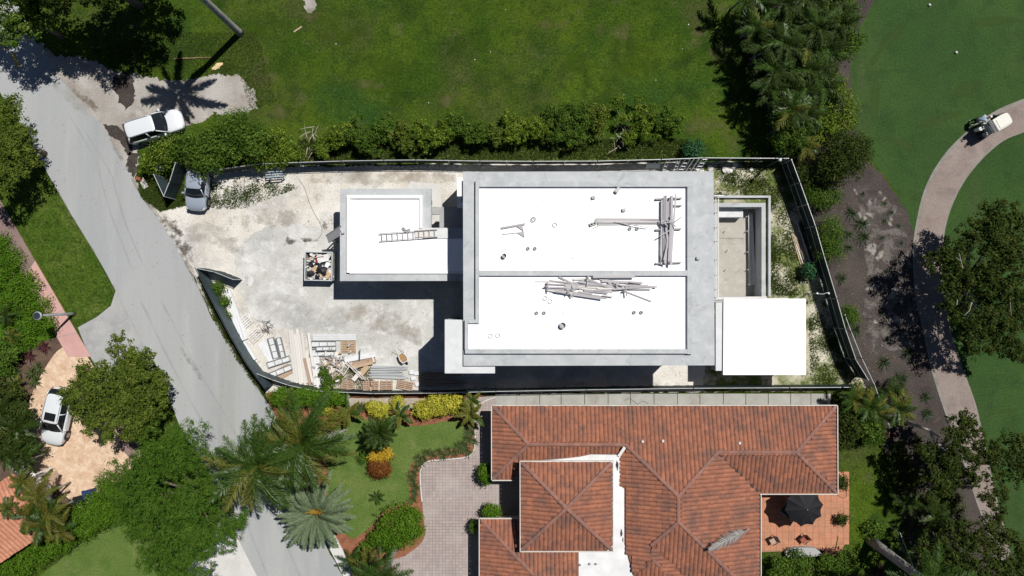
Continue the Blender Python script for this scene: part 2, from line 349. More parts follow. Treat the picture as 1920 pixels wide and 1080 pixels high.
def tile_mat(name, cols, dark):
    t = NT(name); g = t.node('ShaderNodeNewGeometry'); oi = t.node('ShaderNodeObjectInfo').outputs['Random']
    r = t.math('FRACT', t.math('ADD', g.outputs['Random Per Island'], oi))
    c = t.mix(t.ramp(r, 0.0, 0.5), cols[0], cols[1]); c = t.mix(t.ramp(r, 0.55, 1.0), c, cols[2])
    p = g.outputs['Position']
    c = t.mix(t.ramp(t.noise(p, 0.9, 6, 0.65), 0.46, 0.68), c, dark)
    c = t.mix(t.ramp(t.noise(p, 3.2, 5, 0.7), 0.52, 0.78), c, tuple(x*0.7 for x in dark))
    return t.done(c, 0.8, 0.2)
M['tile'] = tile_mat('clay_tile', [(0.245, 0.102, 0.065), (0.285, 0.118, 0.073), (0.335, 0.136, 0.080)], (0.150, 0.084, 0.069))
M['ridge_tile'] = tile_mat('ridge_clay_tile', [(0.22, 0.115, 0.092), (0.28, 0.145, 0.115), (0.25, 0.12, 0.09)], (0.17, 0.105, 0.092))
M['tile_base'] = plain('tile_underlay', (0.20, 0.09, 0.062), 0.95, 0.1)
M['salmon_tile'] = tile_mat('salmon_clay_tile', [(0.42, 0.19, 0.12), (0.47, 0.215, 0.135), (0.50, 0.24, 0.15)], (0.38, 0.17, 0.105))
M['terrace'] = tile_mat('terracotta_floor_tile', [(0.42, 0.19, 0.11), (0.48, 0.225, 0.13), (0.45, 0.20, 0.12)], (0.36, 0.19, 0.12))
M['grout'] = plain('terrace_grout', (0.30, 0.17, 0.11), 0.95, 0.1)
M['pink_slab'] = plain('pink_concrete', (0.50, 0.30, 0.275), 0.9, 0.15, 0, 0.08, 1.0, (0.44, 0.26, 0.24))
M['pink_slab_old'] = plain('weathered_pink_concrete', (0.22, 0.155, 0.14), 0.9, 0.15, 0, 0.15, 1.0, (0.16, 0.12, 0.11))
M['slab_strip'] = plain('stained_concrete_slab', (0.33, 0.33, 0.31), 0.9, 0.15, 0, 0.12, 0.8, (0.24, 0.22, 0.19))
# small things
M['grey_wood'] = wood_mat('weathered_grey_plank', (0.46, 0.45, 0.47), (0.35, 0.34, 0.355), (0.26, 0.25, 0.26))
M['pale_wood'] = wood_mat('pale_plank', (0.68, 0.665, 0.64), (0.58, 0.56, 0.535), (0.48, 0.45, 0.42))
M['tan_wood'] = wood_mat('tan_plank', (0.50, 0.38, 0.25), (0.42, 0.30, 0.20), (0.31, 0.21, 0.14))
M['brown_wood'] = wood_mat('brown_plank', (0.36, 0.25, 0.18), (0.43, 0.32, 0.245), (0.24, 0.165, 0.12))
M['white_board'] = plain('white_board', (0.64, 0.655, 0.67), 0.6, 0.3, 0, 0.10, 2.0)
M['steel'] = plain('galvanised_steel', (0.42, 0.44, 0.46), 0.45, 0.5, 0.5, 0.12, 5.0)
M['form_steel'] = plain('grey_form_steel', (0.40, 0.42, 0.43), 0.6, 0.4, 0.2, 0.12, 4.0)
M['form_dark'] = plain('dark_form_steel', (0.20, 0.21, 0.22), 0.6, 0.4, 0.2, 0.2, 4.0)
M['load'] = plain('brown_mortar_load', (0.34, 0.20, 0.09), 0.95, 0.1, 0, 0.2, 4.0)
M['dark_steel'] = plain('dark_steel', (0.05, 0.055, 0.06), 0.5, 0.5, 0.3)
M['blue_steel'] = plain('blue_grey_painted_steel', (0.30, 0.36, 0.40), 0.5, 0.4, 0.1)
M['rail'] = plain('pale_fence_rail', (0.50, 0.53, 0.53), 0.5, 0.4, 0.2)
M['screen'] = plain('dark_green_fence_screen', (0.018, 0.032, 0.034), 0.65, 0.3, 0, 0.25, 1.2)
M['screen_blue'] = plain('slate_fence_screen', (0.050, 0.075, 0.085), 0.55, 0.35, 0, 0.2, 1.2)
M['black_plastic'] = plain('black_plastic', (0.015, 0.016, 0.02), 0.35, 0.5)
M['blue_plastic'] = plain('dark_blue_plastic', (0.02, 0.035, 0.13), 0.4, 0.5)
M['cardboard'] = plain('cardboard', (0.50, 0.36, 0.23), 0.9, 0.1)
M['red_plastic'] = plain('red_plastic', (0.45, 0.05, 0.05), 0.5, 0.4)
M['rust'] = plain('rusty_red_metal', (0.30, 0.09, 0.05), 0.7, 0.3, 0.2)
M['stone'] = plain('pale_rubble', (0.62, 0.61, 0.58), 0.95, 0.1, 0, 0.2)
M['rubber'] = plain('tyre_rubber', (0.02, 0.02, 0.022), 0.8, 0.2)
M['rim'] = plain('alloy_rim', (0.30, 0.31, 0.32), 0.35, 0.5, 0.7)
M['glass'] = plain('dark_car_glass', (0.012, 0.015, 0.018), 0.06, 0.6, 0, 0.05)
M['trim'] = plain('black_trim', (0.02, 0.02, 0.022), 0.5, 0.4)
M['lamp_glass'] = plain('headlight_lens', (0.55, 0.57, 0.60), 0.1, 0.6)
M['red_lamp'] = plain('tail_lamp', (0.22, 0.012, 0.012), 0.2, 0.5)
def paint_mat(name, col, metal=0.0):
    t = NT(name); t.done(col, 0.28, 0.5, metal)
    t.b.inputs['Coat Weight'].default_value = 0.6; t.b.inputs['Coat Roughness'].default_value = 0.06
    return t.m
M['car_white'] = paint_mat('white_car_paint', (0.62, 0.65, 0.68))
M['car_silver'] = paint_mat('silver_car_paint', (0.36, 0.41, 0.49), 0.25)
M['cart_cream'] = plain('cream_cart_plastic', (0.60, 0.60, 0.54), 0.5, 0.4, 0, 0.04)
M['cart_green'] = plain('dark_green_cart_body', (0.02, 0.035, 0.03), 0.4, 0.5)
M['shirt'] = plain('pale_blue_shirt', (0.42, 0.53, 0.68), 0.9, 0.1, 0, 0.08, 8)
M['dark_cloth'] = plain('navy_trousers', (0.03, 0.035, 0.05), 0.9, 0.1)
M['white_cloth'] = plain('white_cap_cloth', (0.80, 0.80, 0.80), 0.9, 0.1)
M['skin'] = plain('skin', (0.42, 0.26, 0.19), 0.6, 0.3, 0, 0.05)
M['black_canvas'] = plain('black_parasol_canvas', (0.012, 0.0125, 0.015), 0.75, 0.25, 0, 0.2, 2.0)
M['green_cushion'] = plain('dark_green_cushion', (0.05, 0.08, 0.06), 0.9, 0.1)
M['bark'] = plain('grey_brown_bark', (0.16, 0.125, 0.10), 0.95, 0.1, 0, 0.25, 2.5)
M['pale_bark'] = plain('pale_bark', (0.40, 0.36, 0.31), 0.9, 0.1, 0, 0.2, 2.5)
M['palm_trunk'] = plain('grey_palm_trunk', (0.30, 0.30, 0.29), 0.9, 0.15, 0, 0.2, 2.0, (0.20, 0.20, 0.19))
M['paint_yellow'] = ground_mat('worn_yellow_paint', (0.52, 0.39, 0.12), [((0.36, 0.33, 0.26), 2.0, 0.5, 0.7)], (12.0, 0.15))
M['solar'] = plain('dark_lamp_disc', (0.03, 0.035, 0.05), 0.3, 0.5)
M['dead_frond'] = plain('dry_brown_frond', (0.25, 0.17, 0.10), 0.9, 0.1)
M['stalk'] = plain('orange_flower_stalk', (0.42, 0.26, 0.04), 0.9, 0.1)
M['husk'] = plain('dry_yellow_husk', (0.62, 0.48, 0.27), 0.9, 0.1)
# foliage: dark, mid, light leaf tints
M['leaf_dark'] = leaf_mat('dark_green_leaf', (0.018, 0.034, 0.005), (0.044, 0.066, 0.010), (0.11, 0.13, 0.028))
M['leaf_mid'] = leaf_mat('mid_green_leaf', (0.032, 0.072, 0.008), (0.070, 0.132, 0.015), (0.17, 0.235, 0.04))
M['leaf_olive'] = leaf_mat('olive_green_leaf', (0.042, 0.070, 0.010), (0.098, 0.140, 0.018), (0.21, 0.24, 0.045))
M['leaf_fern'] = leaf_mat('feathery_green_leaf', (0.034, 0.086, 0.008), (0.066, 0.135, 0.013), (0.11, 0.18, 0.026))
M['leaf_bright'] = leaf_mat('bright_green_leaf', (0.045, 0.11, 0.008), (0.085, 0.18, 0.010), (0.16, 0.24, 0.03))
M['leaf_hedge'] = leaf_mat('hedge_leaf', (0.036, 0.070, 0.007), (0.102, 0.165, 0.015), (0.33, 0.37, 0.06))
M['leaf_yellow'] = leaf_mat('yellow_croton_leaf', (0.20, 0.22, 0.02), (0.46, 0.44, 0.05), (0.66, 0.58, 0.11))
M['leaf_gold'] = leaf_mat('gold_croton_leaf', (0.28, 0.18, 0.02), (0.52, 0.34, 0.03), (0.62, 0.44, 0.06))
M['leaf_rust'] = leaf_mat('rust_red_leaf', (0.11, 0.04, 0.012), (0.20, 0.075, 0.02), (0.28, 0.13, 0.03))
M['leaf_red'] = leaf_mat('purple_red_strap_leaf', (0.06, 0.022, 0.026), (0.13, 0.045, 0.05), (0.27, 0.10, 0.11))
M['leaf_blue'] = leaf_mat('blue_green_shrub_leaf', (0.02, 0.07, 0.03), (0.04, 0.12, 0.05), (0.08, 0.18, 0.08))
M['frond'] = leaf_mat('palm_frond', (0.030, 0.070, 0.008), (0.078, 0.135, 0.022), (0.28, 0.32, 0.11), 0.25, 0.42, 0.35)  # lightest tint puts the glossy highlights of the leaflets into the colour
M['frond_yellow'] = leaf_mat('yellowing_palm_frond', (0.09, 0.10, 0.015), (0.17, 0.18, 0.03), (0.30, 0.27, 0.06), 0.25, 0.55, 0.2)
M['frond_orange'] = leaf_mat('orange_olive_palm_frond', (0.08, 0.08, 0.012), (0.16, 0.13, 0.02), (0.27, 0.18, 0.04), 0.25, 0.55, 0.2)
M['frond_silver'] = leaf_mat('silver_date_palm_frond', (0.115, 0.16, 0.085), (0.19, 0.245, 0.145), (0.31, 0.36, 0.22), 0.2, 0.6, 0.2)
M['frond_dark'] = leaf_mat('dark_palm_frond', (0.024, 0.046, 0.006), (0.054, 0.086, 0.013), (0.16, 0.19, 0.05), 0.25, 0.55, 0.2)
M['frond_dead'] = leaf_mat('dead_palm_frond', (0.24, 0.225, 0.22), (0.37, 0.355, 0.345), (0.50, 0.485, 0.47), 0.1, 0.9, 0.1)
M['grass_blade'] = leaf_mat('weed_blade', (0.04, 0.065, 0.010), (0.085, 0.12, 0.02), (0.19, 0.19, 0.06), 0.3, 0.6, 0.2)
M['strap_leaf'] = leaf_mat('green_strap_leaf', (0.05, 0.075, 0.02), (0.11, 0.14, 0.045), (0.24, 0.25, 0.11), 0.25, 0.5, 0.3)
M['strap_dark'] = leaf_mat('dark_strap_leaf', (0.02, 0.040, 0.010), (0.040, 0.070, 0.018), (0.085, 0.11, 0.04), 0.25, 0.5, 0.3)
# ------------------------------------------------------------------ the ground and everything paved
g = MB().add([(-1500, -1500, 0), (1500, -1500, 0), (1500, 1500, 0), (-1500, 1500, 0)], [(0, 1, 2, 3)]).build('ground', M['lawn'])
tag(g, 'mown grass field behind the long hedge, running to the horizon', 'lawn', kind='structure')
fw = smooth_line([(1660, -140), (1640, 0), (1606, 60), (1592, 130), (1600, 240), (1622, 290), (1660, 330), (1690, 380), (1708, 430), (1712, 520), (1730, 640), (1765, 760), (1800, 860), (1840, 980), (1870, 1100), (1880, 1200)]) + [(4200, 1200), (4200, -900), (1700, -900)]
sheet('fairway', fw, 0.004, M['golf'], 'dark green mown golf fairway right of the planting bed', 'grass')
bed = ragged([(1385, -200), (1395, 0), (1470, 290), (1540, 480), (1590, 640), (1625, 740), (1660, 850), (1700, 980), (1735, 1200), (1895, 1200), (1882, 1100), (1852, 980), (1812, 860), (1778, 760), (1745, 640), (1728, 520), (1712, 440), (1700, 395), (1660, 335), (1622, 296), (1602, 240), (1594, 130), (1608, 60), (1642, 0), (1660, -200)], 9, 2.2, 3)
sheet('planting_bed', bed, 0.008, M['mulch'], 'dark mulch planting bed between the site fence and the golf path', 'mulch bed')
sheet('sandy_mulch', ragged([(1600, 345), (1640, 350), (1680, 390), (1702, 440), (1712, 520), (1724, 600), (1712, 650), (1640, 660), (1612, 600), (1628, 520), (1618, 430)], 7, 4, 33), 0.0115, M['sandy_mulch'], 'mulch scattered with pale sand beside the golf path', 'mulch bed')
pl = [(2120, 120), (2000, 155), (1920, 185), (1870, 206), (1820, 240), (1770, 290), (1735, 350), (1717, 420), (1711, 480), (1716, 560), (1730, 620), (1745, 690), (1770, 770), (1800, 850), (1830, 940), (1858, 1020), (1890, 1150)]
pr = [(2120, 185), (2000, 218), (1920, 248), (1880, 265), (1840, 300), (1805, 345), (1780, 400), (1768, 460), (1768, 540), (1783, 620), (1805, 690), (1830, 760), (1848, 840), (1868, 930), (1888, 1010), (1920, 1150)]
sheet('path_edging', smooth_line(pl, 10) + smooth_line(pr, 10)[::-1], 0.024, M['path_edge'], 'pale concrete edging along the golf cart path', 'edging')
def inset(a, b, d): return [(x + (u - x)*d, y + (v - y)*d) for (x, y), (u, v) in zip(a, b)]
sa = smooth_line(pl, 10); sb = smooth_line(pr, 10)
def resample(l, n):
    l = np.array(l); d = np.r_[0, np.cumsum(np.hypot(*np.diff(l, axis=0).T))]; t = np.linspace(0, d[-1], n)
    return list(zip(np.interp(t, d, l[:, 0]), np.interp(t, d, l[:, 1])))
sa = resample(sa, 120); sb = resample(sb, 120)
sheet('golf_path', inset(sa, sb, 0.10) + inset(sb, sa, 0.04)[::-1], 0.028, M['path'], 'curving pinkish paved golf cart path across the fairway', 'path')
# road
sheet('gravel_shoulder', ragged([(40, 60), (110, 105), (180, 112), (215, 135), (262, 140), (300, 148), (345, 150), (395, 138), (450, 143), (478, 172), (480, 205), (440, 216), (400, 212), (380, 230), (345, 235), (330, 262), (262, 275), (255, 330), (262, 380), (200, 330), (120, 200)], 4, 4.5, 5), 0.006, M['gravel'], 'sandy gravel shoulder where the white car parks', 'gravel')
for i, pp in enumerate([[(210, 142), (232, 134), (250, 148), (256, 172), (250, 195), (236, 205), (222, 190), (214, 165)], [(195, 232), (215, 236), (236, 250), (250, 275), (240, 290), (226, 268), (205, 252)], [(238, 285), (258, 290), (252, 330), (240, 320)]]):
    sheet('soil_patch', ragged(pp, 4, 3.5, 20 + i), 0.0105, M['dark_soil'], ['round patch of dark soil on the gravel shoulder above the white car', 'dark damp soil behind the white car', 'dark soil strip at the road edge below the white car'][i], 'soil')
rl = [(-700, -1120), (-300, -330), (-130, -60), (-50, 80), (0, 172), (30, 228), (75, 300), (130, 396), (180, 478), (217, 545), (262, 632), (300, 700), (338, 800), (370, 850), (402, 920), (435, 990), (482, 1082), (560, 1240), (800, 1700)]
rr = [(-420, -1120), (-60, -330), (10, -60), (50, 40), (88, 112), (150, 190), (192, 238), (232, 305), (262, 365), (292, 402), (330, 462), (366, 525), (395, 590), (424, 630), (460, 690), (490, 738), (525, 800), (560, 900), (606, 1010), (645, 1085), (730, 1240), (970, 1700)]
rq = random.Random(9)
rpts = smooth_line(rl, 14) + [(x + rq.uniform(-1.6, 1.6), y + rq.uniform(-1.2, 1.2)) for x, y in smooth_line(rr, 8)[::-1]]
sheet('road', rpts, 0.016, M['road'], 'pale weathered asphalt street along the left of the site', 'road')
for a, b in [((-8, 66), (14, 94)), ((22, 100), (39, 128)), ((-40, 18), (-18, 50)), ((1, 62), (4, 68))][:3]:
    d = Vector((b[0] - a[0], b[1] - a[1])).normalized(); n = Vector((-d.y, d.x))*3.6
    sheet('road_marking', [(a[0] + n.x, a[1] + n.y), (b[0] + n.x, b[1] + n.y), (b[0] - n.x, b[1] - n.y), (a[0] - n.x, a[1] - n.y)], 0.021, M['paint_yellow'], 'worn yellow centre line dash under the tree at the street corner', 'road marking')
sheet('apron', [(217, 545), (262, 632), (285, 672), (300, 760), (200, 720), (165, 662), (146, 614), (182, 594), (208, 573)], 0.012, M['concrete_flat'], 'grey concrete driveway apron joining the street', 'driveway')
sheet('kerb_apron', [(418, 960), (437, 992), (484, 1084), (520, 1160), (380, 1160), (340, 1080), (400, 1010)], 0.0185, M['pale_concrete'], 'pale concrete apron below the feathery tree', 'driveway')
MB().prism([P(x, y).xy for x, y in [(604, 1000), (622, 990), (648, 1040), (672, 1090), (652, 1094), (630, 1050)]], 0.0, 0.12).build('kerb', M['pale_concrete'])
tag(bpy.data.objects['kerb'], 'pale concrete kerb beside the silver date palm', 'kerb', kind='structure')
sheet('verge', ragged([(-60, 250), (50, 300), (72, 302), (130, 399), (180, 481), (215, 546), (206, 573), (182, 592), (146, 612), (60, 470), (6, 388), (-60, 300)], 8, 1.5, 4), 0.009, M['verge'], 'mown grass verge between the pink pavement and the street', 'lawn')
sheet('tree_verge', ragged([(240, 650), (290, 700), (325, 770), (330, 800), (260, 840), (200, 780)], 8, 2, 8), 0.0135, M['verge'], 'grass strip under the olive green street tree', 'lawn')
sheet('side_garden', [(-300, 380), (0, 430), (60, 535), (120, 655), (80, 700), (55, 770), (60, 850), (75, 890), (150, 955), (60, 1030), (-300, 1200)], 0.007, M['brown_mulch'], 'brown mulch garden beside the tan driveway', 'mulch bed')
sheet('ground_cover_bed', ragged([(-60, 420), (0, 437), (62, 545), (108, 628), (60, 655), (0, 690), (-60, 700)], 6, 3, 71), 0.0085, M['cover'], 'bright green ground cover left of the pink pavement', 'ground cover')
sheet('stone_driveway', smooth_line([(116, 652), (160, 664), (215, 760), (262, 838), (255, 880), (200, 920), (160, 955), (138, 942), (100, 910), (66, 880), (52, 800), (56, 752), (78, 702)], 12, True), 0.014, M['flagstone'], 'tan stamped stone driveway with a white car on it', 'driveway')
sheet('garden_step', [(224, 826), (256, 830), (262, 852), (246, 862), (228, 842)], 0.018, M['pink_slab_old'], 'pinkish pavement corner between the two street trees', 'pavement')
sheet('corner_lawn', ragged([(-30, 1180), (62, 1090), (205, 978), (300, 985), (400, 1060), (380, 1180)], 8, 1, 9), 0.010, M['garden_lawn'], 'pale mown lawn corner behind the clipped hedge at the lower left', 'lawn')
# pink pavement of separate slabs
pv = empty('pavement', P(80, 530), 0, 'pink concrete pavement slabs beside the street lamp', 'pavement'); tag(pv, kind='structure')
cuts = [-0.18, 0.02, 0.20, 0.365, 0.53, 0.70, 0.86, 1.02]
sheet('pavement_bed', [(-20, 400), (8, 388), (168, 664), (125, 664), (-20, 404)][:4] + [(0, 437), (-30, 385)], 0.011, M['concrete_flat'], 'grey joints between the pink pavement slabs', 'pavement')
La, Lb, Ra, Rb = Vector((0, 437)), Vector((125, 664)), Vector((8, 388)), Vector((168, 664))
for i in range(len(cuts) - 1):
    t0, t1 = cuts[i] + 0.002, cuts[i + 1] - 0.002
    q = [La.lerp(Lb, t0), La.lerp(Lb, t1), Ra.lerp(Rb, t1), Ra.lerp(Rb, t0)]
    if i == 2 or i == 3: q[3] = Ra.lerp(Rb, t0 + 0.0)
    w = [P(p.x, p.y) - pv.location for p in q]
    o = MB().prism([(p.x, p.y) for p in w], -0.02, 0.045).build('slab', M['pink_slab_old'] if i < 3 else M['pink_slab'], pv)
sheet('garden_soil', [(495, 733), (905, 738), (905, 800), (895, 860), (800, 880), (800, 1010), (775, 1048), (740, 1060), (740, 1100), (670, 1100), (610, 1010), (560, 900), (525, 800)], 0.0075, M['red_mulch'], 'reddish mulch beds of the front garden', 'mulch bed')
sheet('garden_lawn', ragged(smooth_line([(618, 812), (660, 784), (720, 794), (780, 798), (868, 790), (866, 836), (812, 846), (776, 866), (765, 900), (766, 938), (720, 958), (700, 984), (656, 1008), (618, 950), (612, 880)], 10, True), 6, 1, 6), 0.012, M['garden_lawn'], 'mown front garden lawn around the red and gold shrub', 'lawn')
sheet('garden_walk', ragged([(640, 746), (770, 746), (905, 748), (900, 764), (770, 768), (650, 762)], 8, 1.5, 11), 0.011, M['yard_soil'], 'bare soil strip along the site fence in the front garden', 'soil')
sheet('paved_drive', smooth_line([(895, 745), (930, 742), (1000, 742)], 8) + [(1000, 1120), (735, 1120), (735, 1050)] + smooth_line([(760, 1042), (795, 1010), (793, 960), (790, 890), (800, 868), (830, 864), (870, 860), (887, 850), (890, 820), (890, 780), (905, 755)], 8), 0.018, M['pavers'], 'pinkish brick paver driveway in front of the tiled house', 'driveway')
kp = [P(x, y) for x, y in smooth_line([(791, 940), (788, 885), (800, 866), (830, 862), (870, 858), (887, 848), (891, 820), (890, 785), (903, 756), (930, 745)], 8)]
MB().tube([p + Vector((0, 0, 0.03)) for p in kp], 0.06, 6).build('edging_strip', M['pale_concrete'])
tag(bpy.data.objects['edging_strip'], 'thin pale edging strip bordering the paver driveway', 'edging', kind='structure')
# concrete walk of slabs between fence and tiled house
wk = empty('side_walk', P(1230, 752), 0, 'stained concrete slab walk between the site fence and the tiled house', 'walkway'); tag(wk, kind='structure')
xs = [928, 968, 1012, 1052, 1096, 1140, 1182, 1226, 1270, 1312, 1356, 1398, 1440, 1482, 1520, 1558]
for i in range(len(xs) - 1):
    w = [P(x, y) - wk.location for x, y in [(xs[i] + 0.6, 738), (xs[i + 1] - 0.6, 738), (xs[i + 1] - 0.6, 775), (xs[i] + 0.6, 775)]]
    MB().prism([(p.x, p.y) for p in w], -0.02, 0.05 + random.uniform(-0.006, 0.006)).build('slab', M['slab_strip'], wk)
sheet('rear_lawn', ragged([(1570, 800), (1640, 850), (1690, 970), (1740, 1130), (1420, 1130), (1420, 1030), (1592, 1030), (1592, 920), (1568, 920)], 8, 1, 13), 0.0135, M['lawn'], 'small rear lawn beside the terracotta terrace', 'lawn')
# terrace of single floor tiles
te = empty('terrace', P(1509, 975), 0, 'terracotta tiled terrace behind the tiled house', 'terrace'); tag(te, kind='structure')
tp = [(1400, 880), (1592, 890), (1592, 1008), (1568, 1046), (1556, 1030), (1400, 1036)]
MB().prism([(P(x, y) - te.location).xy for x, y in tp], 0.0, 0.03).build('terrace_bed', M['grout'], te)
tm = MB().box((0, 0, 0), (0.475, 0.475, 0.03)).mesh('floor_tile', bevel=0.008); tm.materials.append(M['terrace'])
for ix in range(18):
    for iy in range(14):
        x = 1398 + 11.4*(ix + 0.5); y = 884 + 11.4*(iy + 0.5)
        if inside(tp, x, y) and x > 1420:
            q = P(x, y) - te.location
            link('floor_tile', tm, None, te, (q.x, q.y, 0.031 + random.uniform(-0.003, 0.003)))
# construction yard
yard = ragged([(262, 376), (335, 388), (395, 380), (400, 316), (620, 312), (900, 306), (1340, 304), (1340, 560), (1345, 735), (700, 737), (500, 735), (462, 690), (424, 632), (396, 590), (368, 527), (330, 464), (292, 404)], 8, 2.4, 15)
sheet('construction_yard', yard, 0.0095, M['yard'], 'pale crushed limestone yard of the building site', 'yard')
sheet('side_yard', ragged([(1320, 304), (1466, 300), (1500, 400), (1560, 560), (1622, 725), (1560, 735), (1320, 735)], 8, 2, 16), 0.0125, M['weedy'], 'weedy sand yard between the new house and the site fence', 'yard')
sheet('screed', ragged(smooth_line([(470, 440), (540, 420), (640, 440), (700, 540), (800, 545), (832, 600), (822, 690), (700, 690), (560, 625), (480, 600), (452, 540), (440, 480)], 12, True), 6, 3, 17), 0.0135, M['slurry'], 'pale cement screed over the middle of the yard', 'concrete')
for i, (pp, m, lb) in enumerate([
    
    
    
    ([(372, 508), (386, 540), (412, 600), (450, 664), (492, 728), (480, 722), (440, 660), (402, 596), (378, 540)], 'verge', 'weedy verge between the gate fence and the street'),
    ([(258, 330), (300, 325), (340, 330), (345, 385), (300, 396), (268, 372)], 'verge', 'grass patch around the open corner gate'),
    
    ([(610, 700), (690, 690), (700, 735), (606, 735)], 'yard_soil', 'brown soil under the scrap timber by the bottom fence')]):
    sheet('soil_patch', ragged(pp, 5, 2.6, 40 + i), 0.0175 + 0.0002*i, M[m], lb, 'soil')
sheet('hedge_bed', ragged([(560, 252), (700, 262), (900, 265), (1120, 266), (1290, 270), (1300, 306), (1100, 307), (560, 308)], 6, 5, 61), 0.005, M['hedge_strip'], 'weedy grass strip under the long hedge', 'grass')
sheet('bare_patch', ragged([(566, -10), (594, -10), (592, 14), (584, 26), (574, 20)], 4, 3, 62), 0.0045, M['gravel'], 'bare sandy patch in the grass field at the top edge', 'soil')
sheet('house_slab_ground', [(770, 340), (826, 345), (828, 398), (868, 398), (868, 440), (800, 440), (760, 360)], 0.0215, M['pale_concrete'], 'pale ground slab in the gap between garage and house', 'concrete')

# dirt, wear and dry patches with their own shapes
DM = {'brown': decal_mat('brown_dirt', (0.20, 0.16, 0.12), 0.7, 0.9), 'dark': decal_mat('dark_dirt', (0.10, 0.085, 0.07), 0.8, 1.4), 'tyre': decal_mat('tyre_mark', (0.26, 0.26, 0.255), 0.13, 0.4, 1.0),
      'dust': decal_mat('pale_dust', (0.46, 0.44, 0.40), 0.55, 0.8), 'oil': decal_mat('oil_stain', (0.20, 0.185, 0.16), 0.4, 0.7), 'dry': decal_mat('dry_turf', (0.058, 0.095, 0.028), 0.6, 0.45, 0.6, (0.048, 0.085, 0.024)), 'dry_field': decal_mat('dry_field_grass', (0.13, 0.13, 0.05), 0.55, 0.8, 1.6),
      'lush': decal_mat('lush_grass', (0.050, 0.095, 0.008), 0.5, 0.7, 1.6), 'white': decal_mat('cement_spill', (0.68, 0.68, 0.67), 0.8, 0.8, 1.8), 'grey': decal_mat('damp_cement', (0.42, 0.42, 0.40), 0.32, 0.5, 1.4), 'sand': decal_mat('sandy_soil', (0.42, 0.37, 0.31), 0.5, 0.7, 1.5), 'green': decal_mat('weed_film', (0.09, 0.12, 0.03), 0.85, 1.4, 2.2), 'crack': decal_mat('asphalt_crack', (0.12, 0.12, 0.12), 0.75, 2.0, 0.8)}
ST_ = lambda pts, w, z, m, lb: stroke('ground_mark', pts, w, z, DM[m], lb)
ZYD, ZRD = 0.019, 0.0168
ST_([(286, 398), (320, 425), (350, 470), (372, 500)], [16, 40, 34, 16], ZYD, 'dark', 'dark dirt at the yard entrance beside the street')
ST_([(372, 505), (395, 560), (430, 630), (470, 700), (492, 732)], [14, 14, 16, 14, 10], ZYD, 'brown', 'brown dirt between the gate fence and the street')
ST_([(515, 458), (540, 452), (580, 450), (610, 452)], [20, 22, 10, 8], ZYD, 'dark', 'dark damp streak across the yard left of the skip')
ST_([(560, 336), (640, 334), (740, 334), (866, 336)], [24, 36, 34, 30], ZYD, 'sand', 'brown soil strip between the top fence and the garage roof')
ST_([(400, 366), (440, 360), (470, 372)], [36, 40, 16], ZYD, 'green', 'weedy film right of the silver car'); ST_([(505, 372), (525, 378)], [18, 14], ZYD, 'green', 'small weed patch in the upper yard')
ST_([(600, 395), (614, 420), (606, 446)], [16, 30, 20], ZYD, 'dark', 'dirt at the foot of the timber chute'); ST_([(470, 400), (520, 410), (560, 400)], [40, 60, 30], ZYD, 'sand', 'sandy brown stain in the upper yard')
ST_([(545, 470), (552, 500), (540, 530)], [30, 34, 22], ZYD, 'white', 'white cement spill left of the skip'); ST_([(480, 560), (560, 590), (660, 600)], [60, 90, 60], ZYD, 'grey', 'damp grey cement in the middle yard'); ST_([(640, 585), (720, 600), (800, 640)], [40, 70, 50], ZYD, 'sand', 'sandy stain in front of the canopy'); ST_([(560, 560), (600, 620), (640, 610)], [20, 44, 30], ZYD, 'white', 'white cement spill below the skip')
ST_([(330, 440), (400, 440), (470, 470)], [40, 70, 40], ZYD, 'dust', 'pale dust across the yard entrance')
for pts, w, lb in (([(120, 200), (180, 300), (190, 340), (215, 420), (255, 520)], 5, 'left tyre track curving down the upper street'), ([(150, 230), (205, 320), (215, 350), (240, 430), (280, 520)], 5, 'right tyre track curving down the upper street'), ([(262, 560), (330, 700), (410, 850), (470, 1000), (510, 1100)], 7, 'long tyre track down the lower street'), ([(300, 560), (370, 690), (450, 830), (520, 980), (570, 1100)], 6, 'second long tyre track down the lower street')):
    ST_(pts, w, ZRD, 'tyre', lb)
ST_([(330, 640), (365, 690), (392, 730)], [8, 16, 10], ZRD, 'oil', 'brown stain in the middle of the street'); ST_([(250, 430), (262, 450)], [10, 12], ZRD, 'oil', 'small oil stain on the upper street')
ST_([(190, 238), (236, 310), (266, 366), (296, 404), (336, 464), (370, 530), (424, 632), (490, 738)], [14, 10, 10, 14, 14, 12, 12, 12], ZRD, 'oil', 'dusty worn right edge of the street')
ST_([(76, 300), (130, 396), (180, 478), (217, 545)], 6, ZRD, 'oil', 'worn left edge of the street'); ST_([(217, 548), (240, 590), (266, 640)], 3, ZRD, 'dust', 'pale joint between street and apron')
ST_([(90, 120), (130, 170), (180, 225)], [60, 60, 30], ZRD, 'dust', 'sandy dust blown over the upper street'); ST_([(120, 160), (160, 185), (190, 215)], [10, 22, 12], ZRD + .001, 'brown', 'brown mud on the gravel shoulder')
for pts in ([(470, 830), (500, 900), (515, 960), (540, 1010)],): ST_(pts, 1.6, ZRD + .0005, 'crack', 'thin dark crack in the street asphalt')
